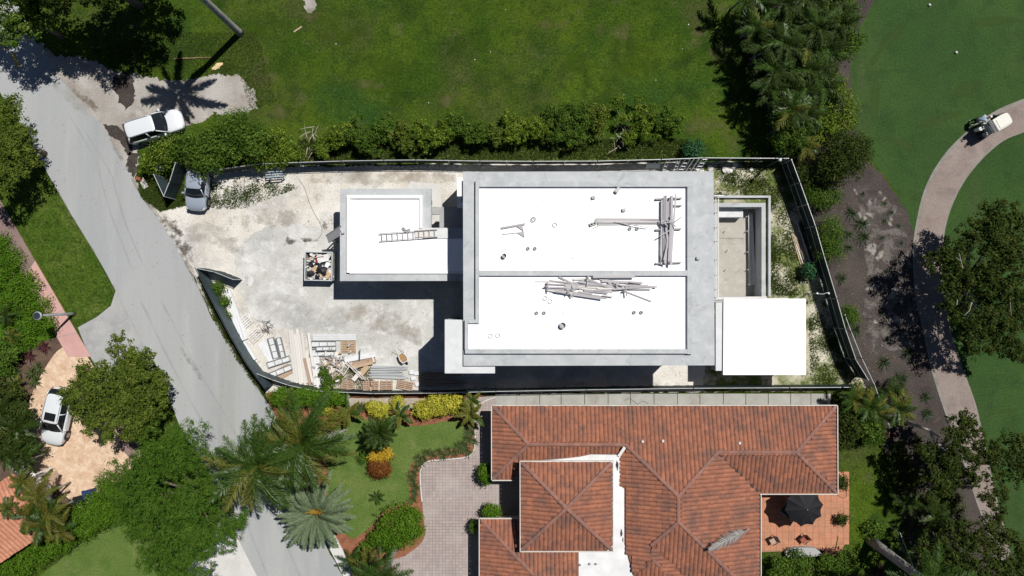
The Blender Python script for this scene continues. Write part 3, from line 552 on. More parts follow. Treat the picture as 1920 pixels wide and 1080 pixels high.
for x, y, rx, ry, r, lb in ((1672, 70, 60, 12, 2.3, 'dry yellow streak in the upper left of the fairway'), (1640, 110, 20, 10, 2.2, 'dry yellow patch at the left edge of the fairway'), (1815, 165, 40, 20, -.3, 'dry yellow patch left of the golf cart'), (1760, 225, 60, 9, -.35, 'faint dry band across the fairway'), (1640, 190, 12, 60, .1, 'faint dry band down the left fairway'), (1690, 270, 50, 8, .35, 'faint dry band in the lower fairway'), (1860, 40, 60, 12, -.1, 'faint dry band at the top of the fairway'), (1890, 770, 26, 6, -.1, 'dry arc on the lower fairway')):
    blot('turf_patch', x, y, rx, ry, 0.006, DM['dry'], lb, 'dry grass', r)
for x, y, rx, ry, lb in ((1310, 55, 22, 40, 'dry patch beside the grove shadow near the top'), (1345, 110, 16, 40, 'dry patch beside the grove shadow'), (1370, 260, 30, 30, 'dry sandy patch above the fence corner'), (500, 150, 36, 26, 'dry patch right of the gravel shoulder'), (520, 210, 40, 26, 'dry patch left of the long hedge'), (575, 30, 40, 34, 'dry patch round the bare spot at the top of the field'), (840, 190, 60, 26, 'dry patch in the field above the hedge'), (690, 160, 50, 20, 'dry patch in the left middle of the field'), (1030, 50, 50, 24, 'dry patch in the upper middle of the field'), (1150, 60, 60, 30, 'dry patch in the upper right of the field'), (585, 262, 20, 24, 'dry patch in the hedge gap'), (1320, 230, 50, 40, 'dry patch at the right end of the hedge'), (250, 110, 40, 20, 'dry patch under the corner tree')):
    blot('turf_patch', x, y, rx, ry, 0.0028, DM['dry_field'], lb, 'dry grass')
for x, y, rx, ry, lb in ((365, 25, 30, 22, 'lush green patch by the tall palm'), (640, 60, 90, 50, 'lush green patch in the upper left field'), (740, 190, 12, 24, 'bright tuft of grass above the hedge'), (720, 120, 80, 40, 'lush green patch in the left field'), (1080, 120, 60, 40, 'lush green patch in the right field'), (1200, 110, 70, 50, 'lush green patch near the grove'), (880, 80, 60, 30, 'lush green patch in the middle of the field'), (480, 60, 50, 30, 'lush green patch right of the tall palm')):
    blot('turf_patch', x, y, rx, ry, 0.0012, DM['lush'], lb, 'grass')

# ------------------------------------------------------------------ the new concrete house
def rect(px0, py0, px1, py1, z):
    a = P(px0, py1, z); b = P(px1, py0, z); return (a.x, a.y, b.x, b.y)
def slab(mb, px, z, t, org):
    pts = [P(x, y, z) for x, y in px]; return mb.prism([(p.x - org.x, p.y - org.y) for p in pts], z - t, z)
def rprism(mb, r, z0, z1, org):
    x0, y0, x1, y1 = r
    return mb.box(((x0 + x1)/2 - org.x, (y0 + y1)/2 - org.y, (z0 + z1)/2), (x1 - x0, y1 - y0, z1 - z0))
ZR, ZW, ZP = 7.6, 3.8, 3.5
hc = P(1100, 505); hc.z = 0
house = empty('concrete_house', hc, 0, 'large unfinished concrete house with flat white membrane roof', 'house')
rf = slab(MB(), [(868, 322), (1338, 321), (1340, 685), (869, 686)], ZR, 0.55, hc).build('roof_slab', M['concrete'], house)
# raised kerbs round the two roof fields
cz = ZR + 0.30
def kerb_strip(px0, py0, px1, py1, m='concrete', ztop=cz, z0=ZR - 0.01, par=house):
    return rprism(MB(), rect(px0, py0, px1, py1, ztop), z0, ztop, hc).build('roof_kerb', M[m], par)
kerb_strip(891.5, 338, 898.5, 606); kerb_strip(898.7, 340, 1299, 350); kerb_strip(1289, 350.2, 1299, 664)
kerb_strip(898.7, 507, 1288.8, 517, ztop=cz - 0.003); kerb_strip(872, 655, 1288.8, 663, ztop=cz - 0.005)
kerb_strip(871.5, 600, 878, 654.8); kerb_strip(878.2, 599, 891.3, 606, ztop=cz - 0.002)
m1 = slab(MB(), [(897, 351), (1290, 350), (1291, 507), (897, 508)], ZR + 0.05, 0.06, hc).build('roof_membrane', M['membrane'], house)
m2 = slab(MB(), [(897, 516), (1290, 516), (1291, 656), (878, 657), (877, 605), (897, 605)], ZR + 0.05, 0.06, hc).build('roof_membrane', M['membrane'], house)
slab(MB(), [(834, 599), (870, 600), (871, 686), (928, 686.5), (928, 700), (834, 700)], ZR - 0.22, 0.45, hc).build('canopy_slab', M['concrete_pale'], house)
slab(MB(), [(835, 600), (846, 600.5), (846, 699), (835, 699)], ZR - 0.68, ZR - 0.69, hc).build('canopy_wall', M['concrete_wall'], house)
for px in (912,):
    p = P(px, 690, ZR - 0.7); MB().box((p.x - hc.x, p.y - hc.y, (ZR - 0.68)/2), (0.35, 0.35, ZR - 0.69)).build('column', M['concrete_wall'], house)
x0, y0, x1, y1 = rect(884, 338, 1322, 668, ZR)
def wall_with_windows(a, b, z0, z1, wins, t=0.25):
    """wall from a to b with real openings: piers, sills and lintels in one mesh"""
    a = Vector(a); b = Vector(b); d = (b - a); L = d.length; d.normalize(); mb = MB()
    def seg(s0, s1, q0, q1):
        if s1 - s0 < 0.02 or q1 - q0 < 0.02: return
        p = a + d*((s0 + s1)/2); mb.box((p.x - hc.x, p.y - hc.y, (q0 + q1)/2), (s1 - s0, t, q1 - q0), math.atan2(d.y, d.x))
    s = 0
    for (w0, w1, q0, q1) in wins:
        seg(s, w0, z0, z1); seg(w0, w1, z0, q0); seg(w0, w1, q1, z1); s = w1
    seg(s, L, z0, z1); return mb
for z0, z1 in ((0.0, 3.5), (3.75, ZR - 0.56)):
    zz = z0 + 0.9
    for a, b, L in (((x0, y0), (x1, y0), x1 - x0), ((x0, y1), (x1, y1), x1 - x0), ((x0, y0 + .14), (x0, y1 - .14), y1 - y0 - .28), ((x1, y0 + .14), (x1, y1 - .14), y1 - y0 - .28)):
        wins = []; s = 1.2
        while s + 2.2 < L: wins.append((s, s + 1.8, zz, zz + 1.5)); s += 3.4
        wall_with_windows(a, b, z0, z1, wins).build('wall', M['concrete_wall'], house)
rprism(MB(), (x0 - 0.1, y0 - 0.1, x1 + 0.1, y1 + 0.1), 3.5, 3.75, hc).build('floor_slab', M['concrete_wall'], house)
# lower ledge on the left corner, shade of its openings painted on as a plate
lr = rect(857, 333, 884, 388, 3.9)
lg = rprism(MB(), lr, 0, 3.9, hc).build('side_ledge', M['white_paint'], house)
rprism(MB(), (lr[0] + 0.35, lr[1] + 0.35, lr[2], lr[3] - 0.25), 3.895, 3.91, hc).build('ledge_shade_plate', M['hollow_shade'], lg)  # dark plate on the solid ledge, shade of the openings as colour
# garage wing
wing_out = [(637.5, 354), (742, 353), (808, 353.5), (809, 402), (809, 427), (868, 427), (868, 526.5), (637.5, 527)]
slab(MB(), [(637.5, 354), (808, 353.5), (808.5, 427), (884, 427), (884, 526.5), (637.5, 527)], ZW, 0.4, hc).build('wing_roof_slab', M['concrete'], house)
w1 = rect(652, 368, 790, 512, ZW)
slab(MB(), [(651, 368), (792, 368), (792, 447.5), (884, 447.5), (884, 512), (651, 512)], ZW + 0.06, 0.07, hc).build('wing_membrane', M['membrane'], house)
for r in ((650, 366, 792, 372), (650, 372.2, 655.5, 511.5), (786.5, 372.2, 792, 428)):
    kerb_strip(*r, 'white_paint', ZW + 0.24, ZW - 0.01)
kerb_strip(655.7, 508, 884, 513, 'white_paint', ZW + 0.14, ZW - 0.01)
kerb_strip(792.2, 428, 842, 447, 'concrete_pale', ZW + 0.16, ZW - 0.01)
wx0, wy0, wx1, wy1 = rect(652, 368, 880, 513, ZW)
wall_with_windows((wx0, wy0), (wx1 - 0.2, wy0), 0, 3.4, [(1.0, 3.6, 0.05, 2.4), (4.6, 7.0, 0.05, 2.4)]).build('garage_wall', M['concrete_wall'], house)
wall_with_windows((wx0, wy0 + 0.15), (wx0, wy1), 0, 3.4, [(1.5, 4.2, 0.05, 2.4)]).build('garage_wall', M['concrete_wall'], house)
wall_with_windows((wx0 + 0.15, wy1), (P(800, 0, ZW).x, wy1), 0, 3.4, [(2.0, 3.5, 1.0, 2.2)]).build('garage_wall', M['concrete_wall'], house)
slab(MB(), [(808.8, 388), (872, 388), (872, 426.8), (824, 426.8), (824, 402), (808.8, 402)], 3.0, 0.3, hc).build('entry_slab', M['concrete_wall'], house)
# vents, pipe rings and stub pipes fixed in the roof
def ring(px, py, z, r0, r1, h, m, name='pipe_ring'):
    p = P(px, py, z + h); mb = MB(); n = 18; vs = []; fs = []
    for k in range(n):
        a = 2*math.pi*k/n
        for r, zz in ((r1, 0), (r1, h), (r0, h), (r0, 0)): vs.append((r*math.cos(a), r*math.sin(a), zz))
    for k in range(n):
        for j in range(4): fs.append((k*4 + j, ((k + 1) % n)*4 + j, ((k + 1) % n)*4 + (j + 1) % 4, k*4 + (j + 1) % 4))
    return mb.add(vs, fs).build(name, M[m], house, (p.x - hc.x, p.y - hc.y, z))
ZM = ZR + 0.05
for x, y in ((998.5, 413), (1000.5, 411), (1040, 422), (1022, 559.5), (1031.5, 565.5), (919, 630), (933.5, 629.5)): ring(x, y, ZM, 0.13, 0.165, 0.05, 'form_dark')
for x, y in ((990, 466), (1003, 466), (1181, 429), (1194.5, 429), (1006, 587), (1020, 587), (1189, 586), (1202.5, 586)): 
    ring(x, y, ZM, 0.05, 0.125, 0.10, 'form_dark', 'vent_pipe')
for x, y in ((756, 429), (760, 433), (766, 432)): ring(x, y, ZW + 0.06, 0.05, 0.12, 0.10, 'form_dark', 'vent_pipe')
for x, y in ((1113, 370), (1170, 393.5), (1310, 484)):
    p = P(x, y, ZM + 0.2); MB().box((0, 0, 0.1), (0.26, 0.22, 0.2), 0.15).build('roof_outlet', M['concrete'], house, (p.x - hc.x, p.y - hc.y, ZM if x < 1300 else ZR), bevel=0.02)

# pavilion
pc = P(1434, 632, ZP); pc.z = 0
pav = empty('pavilion', pc, 0, 'square pavilion with flat white roof beside the new house', 'pavilion')
slab(MB(), [(1357, 560), (1511, 560), (1511, 703), (1356, 703)], ZP, 0.3, pc).build('roof_slab', M['membrane'], pav)
a = P(1357, 703, ZP); b = P(1511, 560, ZP)
for sx in (a.x + 0.5, b.x - 0.5):
    for sy in (a.y + 0.5, b.y - 0.5): MB().box((sx - pc.x, sy - pc.y, (ZP - 0.31)/2), (0.35, 0.35, ZP - 0.31)).build('column', M['concrete_wall'], pav)
MB().box((a.x - 0.28 - pc.x, (a.y + b.y)/2 - pc.y, 3.2), (0.55, b.y - a.y - 0.6, 0.25)).build('link_beam', M['concrete_pale'], pav)
MB().box((0, 0, 0.06), (b.x - a.x, b.y - a.y, 0.1)).build('floor_slab', M['slurry'], pav)

# pool shell
pz = 0.25; D = -1.5
pool_o = P(1390, 468); pool = empty('pool_shell', (pool_o.x, pool_o.y, 0), 0, 'empty concrete pool shell between the new house and the fence', 'pool')
# the side yard sheet is cut open round the pool further down
ox0, oy0, ox1, oy1 = rect(1338, 376, 1440, 562, pz); ix0, iy0, ix1, iy1 = rect(1346, 388, 1428, 556, pz)
def pbox(name, x0, y0, x1, y1, z0, z1, m): return MB().box(((x0 + x1)/2 - pool_o.x, (y0 + y1)/2 - pool_o.y, (z0 + z1)/2), (x1 - x0, y1 - y0, z1 - z0)).build(name, M[m], pool)
def pwall(name, x0, y0, x1, y1, m='concrete'): return pbox(name, x0, y0, x1, y1, D - 0.2, pz, m)
tw = 0.32
pwall('pool_wall', ix1, iy0 - tw, ix1 + tw, iy1 + tw); pwall('pool_wall', ix0 - tw, iy0 - tw, ix0, iy1 + tw)
pwall('pool_wall', ix0, iy1, ix1, iy1 + tw); pwall('pool_wall', ix0, iy0 - tw, ix1, iy0)
pbox('pool_floor', ix0, iy0, ix1, iy1, D - 0.2, D, 'pool_floor')
pbox('pool_step', ix0, iy1 - 0.75, ix0 + 2.3, iy1, D, D + 1.0, 'concrete_pale')
pbox('pool_step', ix0, iy1 - 2.4, ix1 - 0.9, iy1 - 0.76, D, D + 0.06, 'pool_floor')
# retaining kerb round the outside, a shallow gap apart
pbox('retaining_kerb', ix1 + tw + 0.22, iy0, ix1 + tw + 0.40, iy1 + tw + 0.6, -0.1, 0.3, 'concrete'); pbox('retaining_kerb', ix0 - tw, iy1 + tw + 0.42, ix1 + tw + 0.21, iy1 + tw + 0.6, -0.1, 0.3, 'concrete')
pool_hole = (ix0 - 0.05, iy0 - 0.05, ix1 + 0.05, iy1 + 0.05)
for nm in ('ground', 'construction_yard', 'side_yard'):
    o = bpy.data.objects[nm]; bm = bmesh.new(); bm.from_mesh(o.data)
    lx, ly = o.location.x, o.location.y; hx0, hy0, hx1, hy1 = pool_hole
    for co, no in (((hx0 - lx, 0, 0), (1, 0, 0)), ((hx1 - lx, 0, 0), (1, 0, 0)), ((0, hy0 - ly, 0), (0, 1, 0)), ((0, hy1 - ly, 0), (0, 1, 0))):
        bmesh.ops.bisect_plane(bm, geom=bm.verts[:] + bm.edges[:] + bm.faces[:], plane_co=co, plane_no=no)
    dead = [f for f in bm.faces if hx0 - lx < f.calc_center_median().x < hx1 - lx and hy0 - ly < f.calc_center_median().y < hy1 - ly]
    bmesh.ops.delete(bm, geom=dead, context='FACES'); bm.to_mesh(o.data); bm.free()

# ------------------------------------------------------------------ the neighbour's tiled house
nc = P(1245, 930); nc.z = 0
nh = empty('tiled_house', nc, 0, 'neighbouring house with hipped red clay tile roof and square tower', 'house')
TU, TV = 0.325, 0.46
def arch(w, l, h, n=5):
    """one barrel tile: an arch across x, running down -y, lower end lifted over the next"""
    vs = []; fs = []
    for j, (y, dz) in enumerate(((0.06, 0.0), (-l, 0.020))):
        for k in range(n):
            a = math.pi*k/(n - 1); vs.append((-w/2*math.cos(a), y, h*math.sin(a) + dz))
    fs = [(k, k + 1, n + k + 1, n + k)[::-1] for k in range(n - 1)]
    pass
    return vs, fs
AV, AF = arch(TU*0.98, TV, 0.078); AV = np.array(AV)
tile_me = bpy.data.meshes.new('roof_tile'); tile_me.from_pydata([tuple(v) for v in AV], [], AF); tile_me.materials.append(M['tile'])
tile_me.polygons.foreach_set('use_smooth', [i < 4 for i in range(len(AF))])
def roof_plane(pts, zs, down, parent, org, mat, base_mat, singles=False, seed=0, gapcol=None, tu=TU, tv=TV):
    """a pitched plane from pixel outline + heights, covered in separate clay tiles; down: pixel direction of the fall"""
    W = [P(x, y, z) - org for (x, y), z in zip(pts, zs)]
    # best plane z = a x + b y + c
    A = np.array([[p.x, p.y, 1] for p in W]); zz = np.array([p.z for p in W]); sol = np.linalg.lstsq(A, zz, rcond=None)[0]
    f = lambda x, y: sol[0]*x + sol[1]*y + sol[2]
    base = MB(); W2 = [Vector((p.x, p.y, f(p.x, p.y))) for p in W]; flat = [Vector((p.x, p.y, 0)) for p in W]
    tris = [orient(t, flat) for t in tessellate_polygon([flat])]; n = len(W)
    base.add([(p.x, p.y, p.z) for p in W2] + [(p.x, p.y, p.z - 0.12) for p in W2], tris + [tuple(n + i for i in reversed(t)) for t in tris] + [(i, n + i, n + (i + 1) % n, (i + 1) % n) for i in range(n)])
    bo = base.build('roof_deck', base_mat, parent)
    d2 = Vector((down[0], -down[1])).normalized(); D3 = Vector((d2.x, d2.y, sol[0]*d2.x + sol[1]*d2.y)).normalized()
    N = Vector((-sol[0], -sol[1], 1)).normalized(); X = N.cross(-D3).normalized() * -1   # y axis = up slope = -D3
    Y = -D3; X = Y.cross(N)
    R = Matrix((X, Y, N)).transposed()
    us = [X.dot(p) for p in W2]; vs = [Y.dot(p) for p in W2]; poly = list(zip(us, vs)); nd = N.dot(W2[0]) + 0.004
    r = random.Random(seed); rows = int((max(vs) - min(vs))/tv) + 2; cols = int((max(us) - min(us))/tu) + 2
    V = []; F = []; single = []
    for i in range(rows):
        for j in range(cols):
            u = min(us) + (j + 0.5)*tu; v = min(vs) + tv*(i + 1) - 0.03
            if not (inside(poly, u - 0.10, v - tv/2) and inside(poly, u + 0.10, v - tv/2)): continue
            c = X*u + Y*v + N*nd; jit = Matrix.Rotation(r.gauss(0, 0.02), 3, 'Z')
            c = c + N*r.uniform(0, 0.012) + Y*r.uniform(-0.02, 0.02)
            if singles: single.append((c, R @ jit))
            else:
                m = np.array(R @ jit); n0 = len(V); V.extend((AV @ m.T + np.array(c)).tolist()); F.extend([tuple(k + n0 for k in ff) for ff in AF])
    if singles:
        for c, rot in single:
            o = link('roof_tile', tile_me, None, parent, c); o.rotation_euler = rot.to_euler()
    elif V:
        me = bpy.data.meshes.new('roof_tiles'); me.from_pydata(V, [], F); me.update()
        me.polygons.foreach_set('use_smooth', [k % len(AF) < 4 for k in range(len(F))])
        o = link('roof_tiles', me, mat, parent); o['kind'] = 'stuff'
    return f
def ridge_line(a, za, b, zb, parent, org, mat, step=0.42, w=0.30, dz=0.06):
    """a row of overlapping half-round ridge tiles"""
    p = P(*a, za) - org; q = P(*b, zb) - org; L = (q - p).length; d = (q - p)/L; n = max(1, int(L/step))
    z = Vector((0, 0, 1)); x = d.cross(z).normalized(); u = x.cross(d); V = []; F = []
    for i in range(n):
        c = p + d*(L*i/n) + u*(dz - 0.05); m = np.array(Matrix((x, -d, -u if u.z < 0 else u)).transposed())
        av = AV.copy(); av[:, 0] *= w/(TU*0.95); av[:, 1] *= L/n/TV; av[:, 2] *= 1.15
        n0 = len(V); V.extend((av @ m.T + np.array(c)).tolist()); F.extend([tuple(k + n0 for k in ff) for ff in AF])
    me = bpy.data.meshes.new('ridge_cap'); me.from_pydata(V, [], F); me.update()
    return link('ridge_cap', me, mat, parent)
ZE, SL = 2.4, 0.26
zn = lambda y: ZE + SL*(y - 762)/S
A_, B_ = (924, 762), (1567, 762); a1, a2, a3, a4, a5 = (991, 833), (1173, 834), (1272, 931), (1346, 848), (1493, 848)
C_, D_ = (1568, 924), (1424, 924); a6, a7, a8 = (1272, 979), (1222, 1022), (1223, 1048)
z1, z2, z3, z4, z5 = zn(833), zn(834), zn(931), zn(848), zn(848)
RP = lambda *k, **kw: roof_plane(*k, nh, nc, M['tile'], M['tile_base'], **kw)
RP([A_, B_, a5, a4, a3, a2, a1], [ZE, ZE, z5, z4, z3, z2, z1], (0, -1), seed=1)
RP([A_, a1, (924, 898)], [ZE, z1, ZE], (-1, 0), seed=2)
RP([a1, a2, (1158, 854), (1107, 853), (1085, 858), (1050, 861), (977, 868), (964, 898), (924, 898)], [z1, z2, ZE + SL*44/S, ZE + SL*45/S, ZE + SL*40/S, ZE + SL*37/S, ZE + SL*30/S, ZE, ZE], (0, 1), seed=3)
RP([B_, C_, a5], [ZE, ZE, z5], (1, 0), seed=4)
RP([a4, a5, C_, D_], [z4, z5, ZE, ZE], (0, 1), seed=5)
ze = lambda x: ZE + (z3 - ZE)*(1424 - x)/(1424 - 1272)
RP([a3, a4, D_, (1424, 1140), (1400, 1105), a6], [z3, ze(1346), ZE, ZE, ze(1400), z3], (1, 0), seed=6)
zw = lambda x: z3 - SL*(1272 - x)/S
RP([a2, a3, a6, a7, a8, (1190, 1080), (1171, 1020), (1171, 916), (1163, 912), (1163, 856)], [zw(1173), z3, z3, zw(1222), zw(1223), zw(1190), zw(1171), zw(1171), zw(1163), zw(1163)], (-1, 0), seed=7)
zs_ = lambda y: z3 - SL*(y - 979)/S
RP([a6, (1400, 1105), (1420, 1140), (1345, 1140), a7], [z3, zs_(1105), zs_(1140), zs_(1140), zs_(1022)], (0, 1), seed=8)
RP([a7, (1345, 1140), (1315, 1140), a8], [zs_(1022), zs_(1140), zs_(1140) - 0.0, zs_(1022) - 0.05], (1, 0.0), seed=9)
RP([a8, (1315, 1140), (1150, 1140), (1190, 1080)], [zs_(1030), zs_(1140) - 0.4, zs_(1140) - 0.4, zs_(1065)], (0, 1), seed=10)
zl = lambda x: ZE + SL*(x - 901)/S
RP([(901, 974), (1060, 1140), (901, 1140)], [ZE, zl(1060), ZE], (-1, 0), seed=11)
RP([(901, 974), (1085, 974), (1085, 1140), (1060, 1140)], [ZE, ZE, ZE + SL*166/S, ZE + SL*166/S], (0, -1), seed=12)
# white flat roof between tower and wings
slab(MB(), [(976, 880), (977, 869), (1000, 866), (1050, 861), (1085, 857), (1107, 852.5), (1157, 853), (1164, 855), (1163, 912), (1172, 915), (1173, 1020), (1192, 1075), (1192, 1140), (1085, 1140), (1085, 1020), (980, 1020)], 3.12, 0.5, nc).build('flat_roof', M['patched_white'], nh)
MB().bar(P(1160, 855, 3.2) - nc, P(1171, 839, 3.5) - nc, 0.22, 0.12).build('white_flashing', M['white_paint'], nh)
for x, y, s in ((1157, 872, 1.0), (1165, 1000, 0.9), (1168, 1012, 0.5)):
    q = P(x, y, 3.13); MB().prism([(s*0.09*math.cos(k)*random.uniform(.6, 1.3), s*0.38*math.sin(k)*random.uniform(.6, 1.3)) for k in [j*0.52 for j in range(12)]], 0, 0.012).build('mould_stain', M['dark_soil'], nh, (q.x - nc.x, q.y - nc.y, 3.121))
for x, y in ((1088, 1060), (1106, 1058), (1118, 1058)): 
    q = P(x, y, 3.3); MB().lathe([(0.07, 0), (0.07, 0.2)], n=10).build('vent_pipe', M['steel'], nh, (q.x - nc.x, q.y - nc.y, 3.12))
for x, y in ((1205, 828), (1243, 827), (1387, 831)):
    q = P(x, y, zn(828) + 0.2); MB().lathe([(0.12, -0.15), (0.12, 0.12), (0.10, 0.25)], n=12).build('vent_pipe', M['pale_concrete'], nh, (q.x - nc.x, q.y - nc.y, zn(828)))
# tower with singly laid tiles
ZT = 4.0; tc = [(977.5, 867), (1146.5, 867), (1147, 1031), (978, 1031)]; ap = (1062, 953); za = ZT + SL*84/S
for i in range(4):
    a, b = tc[i], tc[(i + 1) % 4]
    roof_plane([a, b, ap], [ZT, ZT, za], [(0, -1), (1, 0), (0, 1), (-1, 0)][i], nh, nc, M['tile'], M['tile_base'], singles=True, seed=20 + i)
for c in tc: ridge_line(ap, za + 0.05, c, ZT + 0.06, nh, nc, M['ridge_tile'])
a = P(983, 1026, ZT); b = P(1142, 872, ZT)
MB().box(((a.x + b.x)/2 - nc.x, (a.y + b.y)/2 - nc.y, ZT/2), (b.x - a.x, b.y - a.y, ZT - 0.02)).build('tower_wall', M['cream_wall'], nh)
fb = MB(); q = [P(x, y, ZT + .08) - nc for x, y in ((975, 864.4), (1149.4, 864.4), (1149.6, 1033.8), (975.4, 1033.8))]
for i in range(4): fb.bar(q[i], q[(i + 1) % 4], 0.06, 0.16)
fb.build('tower_fascia', M['fascia'], nh)
for a, za_, b, zb in [(A_, ZE, a1, z1), (a1, z1, (926, 896), ZE), (a1, z1, a2, z2), (a2, z2, a3, z3), (a4, z4, a5, z5), (a5, z5, B_, ZE), (a5, z5, C_, ZE), (a3, z3, a6, z3), (a6, z3, (1400, 1105), zs_(1105)), (a6, z3, a7, zs_(1022)), (a8, zs_(1035), (1300, 1125), zs_(1125) - .2), ((903, 976), ZE, (1045, 1125), zl(1045)), (a3, z3, a4, z4)]:
    ridge_line(b, zb + 0.03, a, za_ + 0.03, nh, nc, M['ridge_tile']) if za_ > zb else ridge_line(a, za_ + 0.03, b, zb + 0.03, nh, nc, M['ridge_tile'])
MB().bar(P(1346, 849, z4 + 0.05) - nc, P(1424, 924, ZE + 0.05) - nc, 0.12, 0.05).build('valley_flashing', M['dark_steel'], nh)
fb = MB()
for a, b in [((922, 759.3), (1569, 759.8)), ((1569.6, 760.5), (1570.3, 925)), ((1569.5, 926.2), (1424, 926.2)), ((1426.4, 927.5), (1426.4, 1140)), ((921.6, 761), (921.8, 899)), ((922.5, 900.4), (964, 900.4)), ((899, 971.8), (965, 971.8)), ((898.6, 973), (898.6, 1140))]:
    fb.bar(P(*a, ZE + 0.10) - nc, P(*b, ZE + 0.10) - nc, 0.06, 0.20)
fb.build('eave_fascia', M['fascia'], nh)
for (x0, y0, x1, y1) in [(936, 775, 1556, 850), (936, 850, 985, 888), (1180, 850, 1412, 1140), (1412, 850, 1556, 912), (912, 985, 1085, 1140), (985, 850, 1180, 1140)]:
    r = rect(x0, y0, x1, y1, ZE); rprism(MB(), r, 0, ZE - 0.14, nc).build('wall', M['cream_wall'], nh)

# left neighbour: salmon tiled roof, seen at the lower left corner
lc = P(20, 1000); lc.z = 0
lh = empty('salmon_roof_house', lc, 0, 'neighbouring house with salmon tile roof at the lower left', 'house')
Z0, Z1 = 2.6, 3.5
AFm = M['salmon_tile']
# ridge runs lower left to upper right at about 33 degrees
roof_plane([(36, 888), (62, 930), (30, 955), (-120, 1052), (-160, 985)], [Z0 + .45, Z0 + .9, Z1, Z1, Z0 + .2], (-0.55, -0.84), lh, lc, AFm, M['tile_base'], seed=31)
roof_plane([(30, 955), (62, 930), (68, 1010), (-120, 1130), (-120, 1052)], [Z1, Z1, Z0, Z0, Z1], (0.55, 0.84), lh, lc, AFm, M['tile_base'], seed=32)
ridge_line((62, 930), Z1 + .03, (-110, 1046), Z1 + .03, lh, lc, AFm)
MB().prism([(P(x, y, Z0) - lc).xy for x, y in [(34, 905), (56, 935), (58, 1005), (-110, 1110), (-110, 1000)]], 0, Z0 - 0.2).build('wall', M['white_paint'], lh)
pg = empty('slatted_pergola', P(45, 884), 0, 'small white slatted pergola beside the salmon roof', 'pergola')
e0 = P(34, 884, 2.5) - pg.location; 
for i in range(8):
    t = i/7; a = P(26 + 18*t, 876 + 27*t, 2.5) - pg.location; b = P(46 + 18*t, 863 + 27*t, 2.5) - pg.location
    MB().bar(a, b, 0.07, 0.12).build('slat', M['white_paint'], pg)
for a, b in (((24, 876), (44, 906)), ((46, 861), (66, 892))): MB().bar(P(*a, 2.38) - pg.location, P(*b, 2.38) - pg.location, 0.1, 0.12).build('beam', M['white_paint'], pg)
for x, y in ((26, 878), (44, 904), (47, 864), (64, 890)):
    p = P(x, y, 2.3) - pg.location; MB().box((p.x, p.y, 1.16), (0.1, 0.1, 2.32)).build('post', M['white_paint'], pg)
sheet('door_mat', [(86, 898), (106, 881), (117, 896), (98, 910)], 0.03, M['brown_wood'], 'brown paved step beside the tan driveway', 'step')
# ------------------------------------------------------------------ fences
def fence(name, label, tops, h, bay=2.4, screen='screen', post_m='rail', rails=(1.0,), slack=0.03, seed=0, cat='fence'):
    """tops: pixel line of the fence's top edge"""
    w = [P(x, y, h) for x, y in tops]; w = [Vector((p.x, p.y, 0)) for p in w]; org = w[0].copy()
    root = empty(name, org, 0, label, cat); r = random.Random(seed)
    for a, b in zip(w[:-1], w[1:]):
        L = (b - a).length; n = max(1, round(L/bay)); d = (b - a)/n; nrm = Vector((-d.y, d.x, 0)).normalized()
        for i in range(n):
            p = a + d*i - org; q = a + d*(i + 1) - org
            MB().tube([p, p + Vector((0, 0, h + 0.05))], 0.035, 7).build('post', M[post_m], root)
            if screen:
                mb = MB(); m = 6; s = r.uniform(-slack, slack)*2; vs = []; fs = []
                for k in range(m + 1):
                    t = k/m
                    for z, bow in ((r.choice((0.02, 0.05, 0.15, 0.18)), 0.2), (h*0.5, 1.0), (h - 0.02 - 0.05*r.random(), 0.25)):
                        vs.append(p.lerp(q, t) + nrm*(s*bow*math.sin(math.pi*t) + r.uniform(-0.012, 0.012) + 0.04) + Vector((0, 0, z)))
                for k in range(m):
                    for j in range(2): fs.append((k*3 + j, (k + 1)*3 + j, (k + 1)*3 + j + 1, k*3 + j + 1))
                mb.add(vs, fs).build('screen_panel', M[screen], root)
            for f in rails:
                MB().tube([p + Vector((0, 0, h*f)), q + Vector((0, 0, h*f))], 0.028, 6).build('rail', M[post_m], root)
        MB().tube([b - org, b - org + Vector((0, 0, h + 0.05))], 0.035, 7).build('post', M[post_m], root)
    return root
fence('screened_fence', 'long dark screened site fence below the hedge', [(396, 320), (480, 308), (560, 304.5), (640, 302), (720, 300.5), (780, 300), (900, 302), (1000, 302.5), (1120, 302), (1240, 299), (1320, 296), (1478, 297)], 1.6, seed=1)
fence('screened_fence', 'dark screened site fence along the golf planting bed', [(1484, 299), (1500, 342), (1529, 424), (1545, 480), (1569, 560), (1585, 617), (1605, 675), (1628, 712)], 2.0, seed=2, rails=(1.0, 0.5, 0.04))
fence('screened_fence', 'dark screened site fence between the yard and the tiled house', [(540, 722), (590, 733), (700, 738), (820, 737), (930, 734), (1100, 731), (1300, 728), (1480, 727), (1622, 726)], 1.5, seed=3)
fence('screened_fence', 'slate screened site fence beside the street', [(366, 503), (400, 571), (430, 628), (460, 680), (496, 728)], 1.9, seed=4, screen='screen_blue', post_m='dark_steel')
fence('gate_leaf', 'open dark gate leaf at the street corner of the yard', [(368, 503), (402, 510), (437, 524)], 1.9, seed=5, cat='gate')
fence('gate_leaf', 'open screened gate leaf meeting another in a point near the silver car', [(288, 327), (307, 368)], 1.9, seed=6, screen='screen_blue', cat='gate')
fence('gate_leaf', 'screened gate leaf right of the open corner gate, beside the silver car', [(329, 305), (318, 340), (307, 367)], 1.9, seed=7, cat='gate')
fence('screen_return', 'short pale screen joining the gate fence to the bottom fence', [(480, 700), (510, 712), (540, 722)], 1.5, seed=8, screen='screen_blue')
